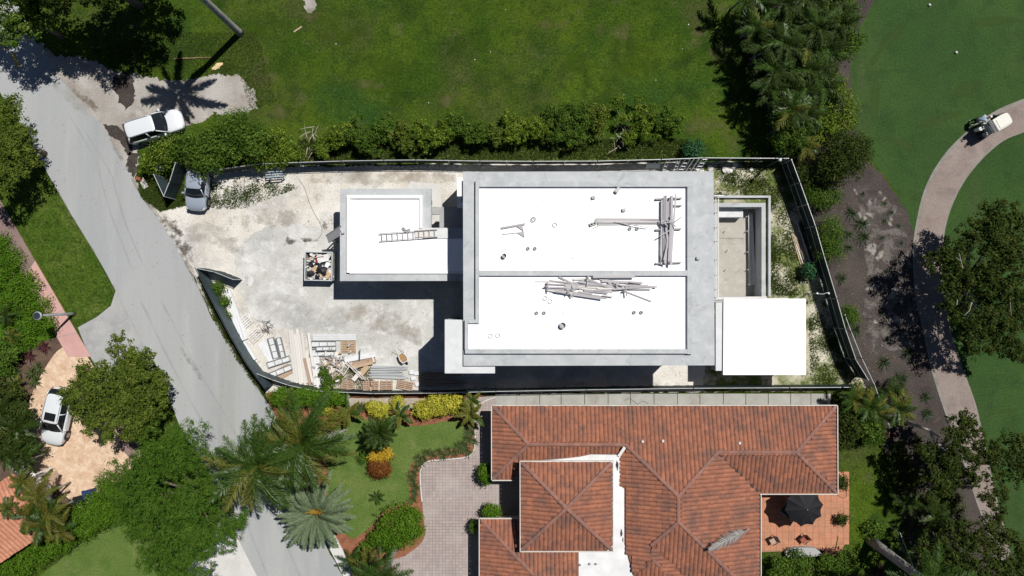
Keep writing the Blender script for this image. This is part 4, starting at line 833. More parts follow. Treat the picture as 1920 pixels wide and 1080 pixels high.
def chainlink(label, pts, h=1.5, seed=0):
    root = fence('chainlink_fence', label, pts, h, 2.6, None, 'rail', (1.0,), seed=seed)
    w = [P(x, y, h) for x, y in pts]; org = root.location; mb = MB()
    for a, b in zip(w[:-1], w[1:]):
        a = Vector((a.x, a.y, 0)) - org; b = Vector((b.x, b.y, 0)) - org; L = (b - a).length; d = (b - a)/L; n = int(L/0.22)
        for i in range(n):
            for s in (1, -1):
                p = a + d*(i*0.22); q = a + d*max(0, min(L, i*0.22 + s*1.2))
                mb.bar(p + Vector((0, 0, 0.05)), q + Vector((0, 0, h - 0.03)), 0.006)
    mb.build('wire_mesh', M['dark_steel'], root)['kind'] = 'stuff'
chainlink('thin chain link fence at the left edge of the palm grove', [(1386, 0), (1400, 55), (1416, 110), (1437, 185), (1452, 245), (1468, 292)])
chainlink('thin chain link fence just outside the site fence by the mulch bed', [(1584, 590), (1596, 622), (1616, 672), (1640, 722), (1655, 765), (1668, 800)])
chainlink('black chain link fence beside the rear lawn', [(1688, 1000), (1704, 1040), (1722, 1090)])

# ------------------------------------------------------------------ lamps, poles, signs
def lamp_post(label, base, h):
    p = P(*base); o = empty('street_lamp', p, 0, label, 'street lamp')
    MB().tube([(0, 0, 0), (0, 0, 0.5), (0, 0, h)], [0.16, 0.12, 0.075], 12).build('post', M['steel'], o, smooth=True)
    hd = MB().lathe([(0.08, 0), (0.30, 0.05), (0.33, 0.16), (0.27, 0.22)], n=20).build('lamp_head', M['steel'], o, (0, 0, h))
    MB().lathe([(0.255, 0.0), (0.255, 0.02)], n=20).build('top_disc', M['solar'], hd, (0, 0, 0.212))
lamp_post('grey street lamp with round head beside the pink pavement', (139, 588), 4.15)
p = P(1462, 300, 3.0); o = empty('corner_pole', (p.x, p.y, 0), 0, 'thin pole with a white ball top at the fence corner', 'pole')
MB().tube([(0, 0, 0), (0, 0, 3.0)], 0.05, 8).build('post', M['dark_steel'], o)
MB().lathe([(0.03, -0.14), (0.11, -0.08), (0.14, 0), (0.11, 0.08), (0.03, 0.14)], n=12).build('ball_top', M['white_board'], o, (0, 0, 3.05), smooth=True)
p = P(1511, 550); o = empty('work_light', p, 0, 'twin work light on a stand behind the pavilion', 'work light')
MB().tube([(0, 0, 0), (0, 0, 2.0)], 0.03, 8).build('post', M['steel'], o); MB().tube([(-0.1, 0, 2.0), (0.5, -0.05, 2.0), (0.9, 0.1, 2.0)], 0.025, 8).build('arm', M['steel'], o)
for x in (0.0, 0.9): MB().lathe([(0.03, -0.06), (0.08, 0), (0.07, 0.06)], n=12).build('lamp_head', M['steel'], o, (x, 0.02, 2.05))
for k in range(3): MB().bar((0, 0, 0.5), (0.4*math.cos(k*2.1), 0.4*math.sin(k*2.1), 0), 0.03).build('leg', M['steel'], o)
p = P(266, 57); o = empty('small_sign', p, 0, 'small dark sign on a thin stake in the grass field', 'sign')
MB().tube([(0, 0, 0), (0, 0, 1.0)], 0.02, 6).build('stake', M['dark_steel'], o); MB().box((0, 0, 0.95), (0.36, 0.03, 0.3), 0.4).build('board', M['dark_steel'], o)
for i, (x, y) in enumerate(((1742, 10), (1792, 99))):
    o = MB().lathe([(0.02, 0), (0.10, 0.02), (0.12, 0.08), (0.07, 0.15), (0.02, 0.17)], n=12).build('tee_marker', M['stone'], loc=P(x, y, 0.004), smooth=True)
    tag(o, ['pale tee marker on the fairway at the top edge', 'pale tee marker standing alone in the middle of the fairway'][i], 'tee marker')

# ------------------------------------------------------------------ vehicles
def wheel(parent, x, y, r=0.34, w=0.22):
    o = MB().lathe([(r*0.62, -w/2), (r*0.95, -w/2), (r, -w/4), (r, w/4), (r*0.95, w/2), (r*0.62, w/2)], n=20, axis='Y').build('wheel', M['rubber'], parent, (x, y, r), smooth=False)
    MB().lathe([(r*0.2, -w/2 - 0.012), (r*0.64, -w/2 - 0.006), (r*0.64, w/2 + 0.006), (r*0.2, w/2 + 0.012)], n=16, axis='Y').build('rim', M['rim'], o)
def loft(sections):
    mb = MB(); n = len(sections[0]); vs = [v for s in sections for v in s]; fs = []
    for i in range(len(sections) - 1):
        for k in range(n): fs.append((i*n + k, i*n + (k + 1) % n, (i + 1)*n + (k + 1) % n, (i + 1)*n + k))
    fs.append(tuple(range(n))[::-1]); fs.append(tuple((len(sections) - 1)*n + k for k in range(n)))
    return mb.add(vs, fs)
def car(name, label, px, py, ang, paint, L=4.65, W=1.88, HT=1.68, long_roof=True, sunroof=False, rails=True):
    """ang: heading of the bonnet in the picture, degrees counter-clockwise from the right"""
    o = empty(name, P(px, py, 0.017), math.radians(ang), label, 'car'); hw = W/2
    st = [(-0.500, 0.55, 0.42, 0.86, 0.90), (-0.492, 0.76, 0.34, 0.88, 0.96), (-0.47, 0.90, 0.28, 0.92, 1.02), (-0.42, 0.97, 0.24, 0.95, 1.05), (-0.30, 1.0, 0.22, 0.97, 1.05), (0.0, 1.0, 0.22, 0.95, 1.02), (0.17, 1.0, 0.22, 0.93, 1.02), (0.30, 0.985, 0.22, 0.88, 0.97), (0.39, 0.95, 0.24, 0.81, 0.90), (0.435, 0.88, 0.27, 0.73, 0.83), (0.468, 0.76, 0.31, 0.66, 0.75), (0.490, 0.58, 0.36, 0.60, 0.67), (0.500, 0.36, 0.42, 0.56, 0.60)]
    secs = []
    for x, f, zb, zm, zt in st:
        h = [(hw*f*0.86, zb), (hw*f, zb + 0.14), (hw*f, (zb + zm)/2), (hw*f*0.985, zm), (hw*f*0.90, zt), (hw*f*0.5, zt + 0.035), (0, zt + 0.045)]
        ring_ = [(x*L, y, z) for y, z in h] + [(x*L, -y, z) for y, z in h[-2::-1]]
        secs.append(ring_)
    b = loft(secs).build('body', paint, o, smooth=True)
    md = b.modifiers.new('sub', 'SUBSURF'); md.levels = 1; md.render_levels = 2
    xr0, xr1 = (-0.475, -0.40) if long_roof else (-0.40, -0.27)     # rear glass base and top
    xf0, xf1 = 0.235, 0.075                                          # windscreen base and top
    zb, zr = 1.03, HT; yb, yt = hw*0.885, hw*0.70
    def grid(name, c, mat, bulge=(0, 0, 0), par=o, n=6):
        c = [Vector(v) for v in c]; vs = []; fs = []
        for i in range(n + 1):
            for j in range(n + 1):
                u, v = i/n, j/n; q = c[0].lerp(c[1], u).lerp(c[3].lerp(c[2], u), v)
                vs.append(q + Vector(bulge)*(1 - (2*u - 1)**2))
        for i in range(n):
            for j in range(n): k = i*(n + 1) + j; fs.append((k, k + n + 1, k + n + 2, k + 1))
        return MB().add(vs, fs).build(name, mat, par, smooth=True)
    grid('windscreen', [(xf0*L - .09, -yb, zb - .02), (xf0*L - .09, yb, zb - .02), (xf1*L - .05, yt, zr - .06), (xf1*L - .05, -yt, zr - .06)], M['glass'], (0.15, 0, 0.02))
    grid('rear_window', [(xr0*L + .03, yb*.97, zb + .02), (xr0*L + .03, -yb*.97, zb + .02), (xr1*L + .02, -yt*.97, zr - .09), (xr1*L + .02, yt*.97, zr - .09)], M['glass'], (-0.08, 0, 0.01))
    # side glass in two panes per side
    for s in (1, -1):
        xm = -0.10
        for k, (a0, a1_, c0, c1_) in enumerate(((xr0, xm - .008, xr1, xm - .008), (xm + .008, xf0 - .022, xm + .008, xf1 - .012))):
            c = [(a0*L + .04*(k == 0), s*yb, zb), (a1_*L, s*yb, zb), (c1_*L, s*yt, zr - .07), (c0*L + .03*(k == 0), s*yt, zr - .07)]
            grid('side_window', c if s < 0 else c[::-1], M['glass'], n=2)
        for xa, xb in ((xr0, xr1), (xm, xm), (xf0 - .015, xf1 - .005)):
            MB().tube([(xa*L + .02, s*(yb + .005), zb - .03), ((xa*.5 + xb*.5)*L + .02, s*((yb + yt)/2 + .035), (zb + zr)/2 - .02), (xb*L + .02, s*(yt + .01), zr - .06)], 0.045, 6).build('pillar', paint, o, smooth=True)
    rs = []
    for x, f, dz in ((xr1 - .022, 0.66, -.06), (xr1 - .005, 0.85, -.035), (xr1 + .03, 0.96, -.012), (-0.2, 1.0, 0.0), (-0.05, 1.0, 0.0), (xf1 - .03, 0.98, -.02), (xf1 + .006, 0.90, -.065)):
        y = (yt + .03)*f; z = zr + dz
        h = [(y*.97, z - .07), (y, z - .04), (y*.93, z), (y*.5, z + .03), (0, z + .038)]
        rs.append([(x*L, a, b_) for a, b_ in h] + [(x*L, -a, b_) for a, b_ in h[-2::-1]])
    rp = loft(rs).build('roof', paint, o, smooth=True); md = rp.modifiers.new('sub', 'SUBSURF'); md.levels = 1; md.render_levels = 2
    if sunroof: MB().box((-0.035*L, 0, zr + .033), (0.62, 0.88, 0.02)).build('sunroof', M['glass'], rp, bevel=0.008)
    if rails:
        for s in (1, -1): MB().tube([(xr1*L + .15, s*yt*.93, zr + .02), (xr1*L + .3, s*yt*.95, zr + .06), (xf1*L - .4, s*yt*.95, zr + .06), (xf1*L - .25, s*yt*.93, zr + .02)], 0.022, 6).build('roof_rail', M['steel'], rp)
    MB().box((xr1*L - .09, 0, zr - .055), (0.20, yt*1.75, 0.03), 0, 0.12).build('rear_spoiler', M['trim'], o, bevel=0.01)
    for s in (1, -1):
        m = MB().box((0, 0, 0), (0.16, 0.24, 0.15)).build('mirror', paint, o, (xf0*L - .28, s*(hw + .08), zb + .06), bevel=0.04)
        MB().box((0.435*L, s*hw*.70, 0.735), (0.26, 0.30, 0.09), -s*0.65, 0.35).build('headlight', M['lamp_glass'], o, bevel=0.03)
        MB().box((-0.475*L, s*hw*.74, 0.90), (0.10, 0.30, 0.13), s*0.45).build('tail_light', M['red_lamp'], o, bevel=0.03)
        for xw in (0.30, -0.305): wheel(o, xw*L, s*(hw - .10))
        for xw in (0.30, -0.305): MB().lathe([(0.37, -0.008), (0.43, -0.004), (0.43, 0.012), (0.37, 0.012)], n=20, axis='Y').build('wheel_arch', M['trim'], o, (xw*L, s*hw*0.99, 0.36))
        MB().box((-0.02*L, s*(hw*.985), 0.32), (L*0.42, 0.05, 0.12)).build('sill', M['trim'], o, bevel=0.01)
        MB().box((0.02*L, s*(hw + .002), 0.84), (0.2, 0.02, 0.03)).build('door_handle', paint, o)
    MB().box((0.495*L, 0, 0.46), (0.06, W*.40, 0.14)).build('grille', M['trim'], o, bevel=0.02)
    MB().box((-0.495*L, 0, 0.50), (0.08, W*.56, 0.16)).build('rear_bumper', M['trim'], o, bevel=0.03)
    MB().box((-0.04*L, 0, 0.95), (L*0.50, W*.74, 0.5)).build('seats', M['trim'], o, bevel=0.05)
    return o
car('suv', 'white estate car parked on the gravel shoulder under the palm shadow', 299, 241, 17, M['car_white'])
car('suv', 'white car with sunroof on the tan stone driveway', 119, 778, -103, M['car_white'], L=4.7, sunroof=True)
car('compact_car', 'silver car half hidden by the shrubs beside the corner gate', 378, 352, -95, M['car_silver'], L=3.95, W=1.72, HT=1.5, long_roof=False, rails=False)

# golf cart: rear (bags) towards the lower left
go = empty('golf_cart', P(1846, 240, 0.03), math.radians(30), 'golf cart with cream roof on the curving path', 'golf cart')
sec = [(-0.90, 0.52, 0.30, 0.62), (-0.75, 0.56, 0.25, 0.70), (-0.35, 0.60, 0.22, 0.70), (-0.1, 0.58, 0.22, 0.36), (0.55, 0.58, 0.22, 0.36), (0.75, 0.57, 0.24, 0.80), (1.05, 0.50, 0.28, 0.72), (1.2, 0.36, 0.35, 0.55)]
loft([[(x, a, zb), (x, a, (zb + zt)/2), (x, a*.92, zt), (x, 0, zt + .03), (x, -a*.92, zt), (x, -a, (zb + zt)/2), (x, -a, zb)] for x, a, zb, zt in sec]).build('body', M['cart_green'], go, smooth=False)
MB().box((-0.45, 0, 0.78), (0.5, 1.05, 0.14)).build('seat', M['cart_cream'], go, bevel=0.04); MB().box((-0.72, 0, 1.05), (0.10, 1.05, 0.42), 0, -0.15).build('backrest', M['cart_cream'], go, bevel=0.03)
rsec = []
for x, f, dz in ((-0.55, 0.80, -.05), (-0.50, 0.97, 0), (0.1, 1.0, .02), (0.62, 0.94, .01), (0.80, 0.80, -.02), (0.86, 0.6, -.05)):
    y = 0.53*f; rsec.append([(x, y, 1.84 + dz), (x, y*.97, 1.90 + dz), (x, y*.75, 1.93 + dz), (x, 0, 1.94 + dz), (x, -y*.75, 1.93 + dz), (x, -y*.97, 1.90 + dz), (x, -y, 1.84 + dz)])
cr = loft(rsec).build('roof', M['cart_cream'], go)
MB().box((0.14, 0, 1.955), (0.95, 0.74, 0.03)).build('roof_panel', M['cart_cream'], cr, bevel=0.012)
for x in (-0.60, -0.68, -0.76): MB().tube([(x, -0.52, 1.80), (x, 0.52, 1.80)], 0.022, 8).build('rear_canopy_bar', M['steel'], go)
MB().box((-0.68, 0, 1.75), (0.26, 0.98, 0.02)).build('bag_cover', M['cart_green'], go)
for s in (1, -1):
    MB().tube([(-0.65, s*.48, 0.7), (-0.53, s*.49, 1.84)], 0.022, 8).build('roof_post', M['dark_steel'], go); MB().tube([(0.92, s*.48, 0.75), (0.70, s*.50, 1.84)], 0.022, 8).build('roof_post', M['dark_steel'], go)
    for x in (0.82, -0.72): wheel(go, x, s*0.50, 0.23, 0.2)
MB().lathe([(0.15, 0), (0.18, 0.02), (0.15, 0.04)], n=14).build('steering_wheel', M['trim'], go, (0.45, 0.25, 0.95), (0, -0.6, 0))
for s, m, lb in ((0.27, 'white_cloth', 'white topped golf bag strapped to the back of the golf cart'), (-0.27, 'dark_cloth', 'dark golf bag strapped to the back of the golf cart')):
    c = go.matrix_basis @ Vector((-1.02, s, 0.40)); b = empty('golf_bag', c, math.radians(30), lb, 'golf bag')
    MB().lathe([(0.13, 0), (0.14, 0.5), (0.15, 0.85)], n=14).build('bag', M[m], b, rot=(0, -0.18, 0))
    for k in range(5):
        a = k*1.25; q = Vector((-0.16 + 0.08*math.cos(a), 0.08*math.sin(a), 0.85))
        cl = MB().tube([q, q + Vector((-0.04, 0, 0.30 + 0.03*k))], 0.008, 5).build('club', M['steel'], b)
        MB().lathe([(0.02, -0.04), (0.05, 0), (0.03, 0.05)], n=8).build('club_head', M['white_cloth'] if k % 2 else M['trim'], cl, q + Vector((-0.04, 0, 0.31 + 0.03*k)))
# golfer behind the cart, stooping over the bags
def skin_mesh(name, verts, edges, radii, mat, parent, root=0, sub=2):
    me = bpy.data.meshes.new(name); me.from_pydata(verts, edges, []); me.update()
    o = link(name, me, mat, parent); o.modifiers.new('skin', 'SKIN'); 
    for i, r in enumerate(radii): me.skin_vertices[0].data[i].radius = (r, r) if not isinstance(r, tuple) else r
    me.skin_vertices[0].data[root].use_root = True
    s = o.modifiers.new('sub', 'SUBSURF'); s.levels = 1; s.render_levels = sub
    return o
gp = P(1819, 230, 0.004); pe = empty('person', (gp.x, gp.y, 0.004), math.radians(8), 'golfer in pale blue shirt and white cap stooping beside the golf cart', 'person')
V = [(0, 0, 0.93), (0.10, 0, 1.12), (0.26, 0, 1.34), (0.34, 0, 1.44), (0.43, 0, 1.52), (0.52, 0, 1.60)]
R = [(0.13, 0.16), (0.12, 0.15), (0.12, 0.18), (0.075, 0.075), (0.062, 0.062), (0.10, 0.085)]; E = [(0, 1), (1, 2), (2, 3), (3, 4), (4, 5)]
def chain(start, pts, rad):
    k = start
    for p, r in zip(pts, rad): V.append(p); R.append(r); E.append((k, len(V) - 1)); k = len(V) - 1
    return k
hands = []
for s in (1, -1):
    chain(0, [(0.0, s*.10, 0.86), (0.05, s*.12, 0.48), (-0.02, s*.13, 0.09), (0.10, s*.15, 0.04)], [0.085, 0.062, 0.045, 0.04])
    h = chain(2, [(0.27, s*.20, 1.36), (0.38, s*.26, 1.13), (0.58, s*.20, 1.05), (0.64, s*.19, 1.03)], [0.06, 0.046, 0.034, 0.033])
    for k, (dy, l) in enumerate(((-.03, .075), (-.010, .085), (.010, .08), (.03, .065))): chain(h, [(0.69, s*.19 + dy, 1.02), (0.69 + l*.6, s*.19 + dy*1.1, 0.995), (0.69 + l*.7, s*.19 + dy*1.1, 0.965)], [.010, .009, .008])
    chain(h, [(0.65, s*.19 - s*.045, 1.01), (0.69, s*.19 - s*.06, 0.99)], [.011, .009])
body = skin_mesh('body', V, E, R, M['skin'], pe)
V, R, E = [(0, 0, 0.90), (0.10, 0, 1.12), (0.26, 0, 1.35), (0.33, 0, 1.42)], [(0.15, 0.18), (0.145, 0.175), (0.15, 0.21), (0.10, 0.12)], [(0, 1), (1, 2), (2, 3)]
for s in (1, -1): chain(2, [(0.27, s*.21, 1.37), (0.36, s*.25, 1.18)], [0.085, 0.07])
skin_mesh('shirt', V, E, R, M['shirt'], pe)
V, R, E = [(0, 0, 0.94)], [(0.155, 0.185)], []
for s in (1, -1): chain(0, [(0.0, s*.10, 0.84), (0.05, s*.12, 0.48), (-0.02, s*.13, 0.10)], [0.105, 0.08, 0.065])
skin_mesh('trousers', V, E, R, M['dark_cloth'], pe)
for s in (1, -1): MB().box((0.07, s*.145, 0.045), (0.27, 0.10, 0.09)).build('shoe', M['white_cloth'], pe, bevel=0.03)
cp = MB().lathe([(0.108, 0), (0.105, 0.05), (0.08, 0.10), (0.03, 0.125)], n=16).build('cap', M['white_cloth'], pe, (0.535, 0, 1.62), (0, 0.5, 0), smooth=True)
MB().prism([(0.06, -0.09), (0.15, -0.07), (0.19, 0), (0.15, 0.07), (0.06, 0.09)], 0.0, 0.015).build('brim', M['white_cloth'], cp)
fc = Vector((0.615, 0, 1.555))
for s in (1, -1): MB().lathe([(0.004, -0.006), (0.012, 0), (0.004, 0.006)], n=8).build('eye', M['trim'], pe, fc + Vector((0.005, s*.035, 0.02)))
MB().lathe([(0.004, -0.02), (0.016, 0.0), (0.004, 0.02)], n=8).build('nose', M['skin'], pe, fc + Vector((0.008, 0, -0.015))); MB().box((0, 0, 0), (0.01, 0.045, 0.008)).build('mouth', M['red_lamp'], pe, fc + Vector((-0.018, 0, -0.05)))

# ------------------------------------------------------------------ timber, ladders and clutter
ORD = ['first', 'second', 'third', 'fourth', 'fifth', 'sixth', 'seventh', 'eighth', 'ninth', 'tenth', 'eleventh', 'twelfth', 'thirteenth', 'fourteenth', 'fifteenth', 'sixteenth']
unit = MB().box((0, 0, 0), (1, 1, 1)).mesh('plank_block')
unit_by = {}
def plank_obj(name, a, b, w, t, m, parent=None, roll=0.0):
    a = Vector(a); b = Vector(b); key = m
    if key not in unit_by: me = unit.copy(); me.materials.append(M[m]); unit_by[key] = me
    o = link(name, unit_by[key], None, parent); x = (b - a); L = x.length; x.normalize()
    y = Vector((0, 0, 1)).cross(x).normalized(); z = x.cross(y)
    o.matrix_basis = Matrix.Translation((a + b)/2) @ Matrix((x, y, z)).transposed().to_4x4() @ Matrix.Rotation(roll, 4, 'X') @ Matrix.Diagonal((L, w, t, 1))
    return o
def plank(ax, ay, bx, by, z, label, group, w=0.14, t=0.04, m='grey_wood', name='plank', dz=0.0, roll=0.0, cat='plank'):
    return tag(plank_obj(name, P(ax, ay, z), P(bx, by, z + dz), w, t, m, None, roll), label, cat, group)
RB = ZR + 0.05
# rack of long planks on bearers at the right end of the roof
for y, x0_, x1_ in ((372.5, 1229, 1278), (386, 1240, 1278), (430, 1229, 1277), (493, 1229, 1277)):
    plank(x0_, y + 1, x1_, y - 1, RB + 0.12, 'short bearer plank under the long planks at the right end of the roof', 'bearers on the roof', 0.10, 0.24)
for i, (x, y0_, x2, y1_) in enumerate(((1241, 375, 1240, 496), (1246, 367, 1246, 494), (1249, 366, 1248, 496), (1253, 378, 1252, 493), (1257, 368, 1256, 495), (1260, 367, 1258.5, 497), (1267, 364, 1258, 494), (1252, 440, 1247, 494), (1257, 432, 1245, 488), (1256, 472, 1249, 478), (1248, 420, 1254, 470), (1259, 405, 1254, 490))):
    plank(x, y0_, x2, y1_, RB + 0.27 + 0.05*(i % 3) + 0.02*i, f'{ORD[i]} long grey plank from the left in the roof rack' if i < 7 else 'loose grey plank laid over the lower half of the roof rack', 'rack of long planks', 0.16 if i % 2 else 0.11, 0.05)
for a in ((1237, 443, 1262, 428), (1262, 419, 1277, 407), (1240, 410, 1252, 425), (1245, 418, 1262, 416), (1252, 412, 1268, 426)):
    plank(*a, RB + 0.62, 'short grey batten tossed across the middle of the plank rack', 'battens on the plank rack', 0.08, 0.04, dz=0.05)
for i, (a, b, c, d) in enumerate(((1117, 411, 1241, 411.5), (1118, 414, 1240, 416), (1121, 418, 1236, 417), (1121, 421, 1238, 419), (1116, 412.5, 1200, 413))):
    plank(a, b, c, d, RB + 0.05 + 0.045*(i % 3), f'{ORD[[0, 2, 3, 4, 1][i]]} from the top of the level planks left of the roof rack', 'level planks left of the rack', 0.13, 0.05, m='pale_wood' if i % 2 else 'grey_wood')
plank(1151, 416, 1214, 427, RB + 0.22, 'thin batten lying aslant over the level planks', None, 0.05, 0.04)
plank(1112, 428, 1122, 424, RB + 0.03, 'short loose stick below the concrete block', None, 0.06, 0.04)
bo = MB().box((0, 0, 0.1), (0.50, 0.22, 0.2)).build('concrete_block', M['form_steel'], loc=P(1111.5, 420, RB) , rot=(0, 0, 0.35), bevel=0.01); tag(bo, 'grey hollow block at the left end of the level planks', 'block')
for x in (-0.11, 0.11): MB().box((x, 0, 0.203), (0.15, 0.11, 0.006)).build('cell_shade', M['hollow_shade'], bo)  # dark plates on the solid block, shade of its hollows as colour
# tangled heap of planks under the divider
rr_ = random.Random(4)
heap = [(1003, 527.5, 1062, 528), (1030, 526, 1085, 533), (1024, 532, 1120, 536), (1022, 538.5, 1090, 540), (1025, 543, 1075, 549), (1040, 546, 1130, 560), (1070, 548, 1138, 558), (1048, 519, 1075, 532), (1075, 524, 1105, 522), (1085, 528, 1160, 540), (1100, 524, 1140, 538), (1100, 522, 1122, 530), (1118, 520, 1160, 533), (1130, 524, 1200, 534), (1128, 527, 1204, 530), (1100, 534, 1215, 536), (1120, 541, 1222, 541), (1150, 543, 1221, 537), (1158, 541, 1221, 565), (1095, 545, 1140, 549), (1060, 535, 1170, 542), (1115, 545, 1200, 538), (1160, 535, 1232, 538), (1180, 529, 1205, 532), (1095, 538, 1140, 545), (1085, 547, 1110, 551), (1050, 550, 1088, 540), (1060, 545, 1084, 536), (1130, 553, 1150, 556), (1112, 519, 1190, 518.6), (1035, 541, 1068, 543), (1065, 530, 1130, 532), (1090, 541, 1150, 546), (1140, 530, 1180, 541)]
for i, (a, b, c, d) in enumerate(heap):
    z = RB + 0.03 + 0.05*(i % 6) + rr_.uniform(0, 0.05)
    plank(a, b, c, d, z, {0: 'thin plank poking out farthest left of the tangled roof heap', 18: 'long plank slanting out at the lower right of the tangled roof heap', 29: 'thin plank lying along the roof divider above the tangled heap', 5: 'long plank slanting out at the lower left of the tangled roof heap', 22: 'plank poking out farthest right of the tangled roof heap', 7: 'short plank slanting at the upper left of the tangled roof heap'}.get(i, 'grey plank inside the tangled heap under the roof divider'), 'tangled plank heap on the roof', rr_.choice([0.09, 0.12, 0.15, 0.18]), 0.045, dz=rr_.uniform(-0.02, 0.06), m='grey_wood' if i % 4 else 'pale_wood', roll=rr_.uniform(-0.2, 0.2))
def bracket(label, px, py, z, ang, s=1.0):
    o = empty('timber_brace', P(px, py, z), math.radians(ang), label, 'timber brace', 'timber braces in the heap')
    MB().bar((0, -0.5*s, 0.05), (0, 0.5*s, 0.05), 0.09, 0.06).build('bar', M['grey_wood'], o); MB().bar((-0.35*s, 0, 0.03), (0, 0.25*s, 0.5*s), 0.07, 0.05).build('strut', M['grey_wood'], o); MB().prism([(-0.3*s, 0), (0, -0.02), (0, 0.25*s)], 0.08, 0.11).build('gusset', M['grey_wood'], o)
for i, (x, y, a) in enumerate(((1027, 538, 5), (1075, 545, 12), (1158, 533, 70), (1102, 526, -8), (1174, 546, 5), (1068, 549, 35))): bracket(['tall timber brace at the left end of the heap', 'timber brace with splayed foot in the left half of the heap', 'triangular timber brace at the right part of the heap', 'timber brace at the upper middle of the heap', 'small timber brace at the lower right of the heap', 'slanting timber brace leaning below the heap'][i], x, y, RB + 0.28, a, 0.75)
# work stand on the upper left of the roof
o = empty('work_stand', P(968, 430, RB), math.radians(8), 'grey timber trestle lying on its side on the upper roof', 'trestle')
MB().bar((-1.05, 0.22, 0.10), (0.65, 0.28, 0.10), 0.13, 0.05).build('beam', M['grey_wood'], o); MB().bar((-1.05, -0.22, 0.04), (0.48, -0.26, 0.04), 0.05, 0.05).build('leg', M['grey_wood'], o); MB().bar((0.42, 0.25, 0.06), (0.48, -0.62, 0.06), 0.07, 0.05).build('leg', M['grey_wood'], o)
for y in (0.1, -0.35): MB().prism([(0.05, y + .08), (0.42, y + .08), (0.44, y - .25)], 0.06, 0.09).build('gusset', M['grey_wood'], o)
for i, (x, y, r, lb) in enumerate(((945.5, 480, 0.16, 'steel bucket near the left edge of the upper roof'), (1054.5, 610, 0.22, 'large grey bucket alone on the lower roof'))):
    o = empty('bucket', P(x, y, RB), 0, lb, 'bucket'); n = 18; prof = [(r*.8, 0), (r, 0.32), (r*.93, 0.32), (r*.74, 0.02)]
    MB().lathe(prof, n=n).build('pail', M['form_steel'], o); MB().lathe([(r*.80, 0.10), (r*.80, 0.11)], n=n).build('contents', M['concrete_wall'], o)
    MB().tube([(-r, 0, 0.30), (-r*.6, r*.75, 0.33), (0, r*1.05, 0.335), (r*.6, r*.75, 0.33), (r, 0, 0.30)], 0.008, 6).build('handle', M['steel'], o)
o = MB().box((0, 0, 0.14), (0.42, 0.26, 0.28), 0.9).build('concrete_block', M['form_steel'], loc=P(1157, 357, RB), bevel=0.02); tag(o, 'grey block standing by the top kerb of the roof', 'block')
for i, (x, y, lb) in enumerate(((1018, 376, 'tiny stick near the top left of the upper roof'), (1074, 484, 'tiny stick in the lower middle of the upper roof'), (942, 470, 'tiny stick just above the steel bucket'), (1055, 587, 'tiny stick above the large grey bucket'), (1227, 503, 'tiny stick beside the foot of the plank rack'))):
    plank(x - 2, y + 2, x + 2.2, y - 2.2, RB + 0.02, lb, None, 0.05, 0.03, name='stick', cat='stick')
# ladder on the garage roof
def ladder(label, a, b, za, zb, w=0.42, n=9, m='pale_wood', skip=0):
    A, B = P(*a, za), P(*b, zb); o = empty('ladder', A, 0, label, 'ladder'); d = B - A; s = Vector((-d.y, d.x, 0)).normalized()*w/2
    for q in (s, -s): MB().bar(q, d + q, 0.05, 0.09).build('rail', M[m], o)
    for k in range(n): c = d*((k + 0.5 + skip)/(n + skip)); MB().bar(c + s, c - s, 0.04, 0.04).build('rung', M[m], o)
    return o
ladder('pale ladder lying across the garage roof', (711, 445), (820, 437), ZW + 0.28, ZW + 0.32, 0.55, 11, 'grey_wood')
ladder('dark ladder lying in the house shadow by the bottom fence', (845, 716), (932, 718), 0.25, 0.25, 0.42, 9, 'grey_wood')
plank(778, 437.5, 812, 435.5, ZW + 0.18, 'wide plywood gangway board under the ladder end', None, 0.62, 0.03, 'pale_wood', 'gangway_board', cat='board')
# leaning chute board at the left edge of the garage
A, B = P(614, 448, 2.6), P(639, 432, 3.86)
o = empty('timber_chute', A, 0, 'timber chute reaching from the garage roof over the yard', 'chute'); d = B - A; s = Vector((-d.y, d.x, 0)).normalized()
MB().bar((0, 0, 0), d, 0.55, 0.04).build('board', M['grey_wood'], o)
for k in (1, -1): MB().bar(s*(0.3*k), d*1.12 + s*(0.3*k), 0.05, 0.12).build('side_rail', M['grey_wood'], o)
MB().bar((0.05, 0.1, 0), (0.05, 0.1, -2.6), 0.09).build('prop', M['brown_wood'], o); MB().bar((0.15, -0.1, 0), (0.15, -0.1, -2.6), 0.09).build('prop', M['brown_wood'], o)
# skip with rubble
sk = empty('skip', P(605, 500), math.radians(-1), 'open skip full of rubbish beside the garage', 'skip')
mb = MB(); Wd, Ld, hh = 2.15, 2.25, 1.15
for x, y, dx, dy in ((-Wd/2, 0, 0.06, Ld), (Wd/2, 0, 0.06, Ld), (0, -Ld/2, Wd - .07, 0.06), (0, Ld/2, Wd - .07, 0.06)): MB().box((x, y, hh/2 + 0.03), (dx, dy, hh)).build('side_wall', M['form_steel'], sk)
MB().box((0, 0, 0.05), (Wd - .08, Ld - .08, 0.06)).build('floor', M['form_steel'], sk)
for x, y, dx, dy in ((-Wd/2, 0, 0.08, Ld + .08), (Wd/2, 0, 0.08, Ld + .08), (0, -Ld/2, Wd - .09, 0.08), (0, Ld/2, Wd - .09, 0.08)): MB().box((x, y, hh + 0.06), (dx, dy, 0.06)).build('rim', M['rail'], sk)
so = sk.location; rs = random.Random(9)
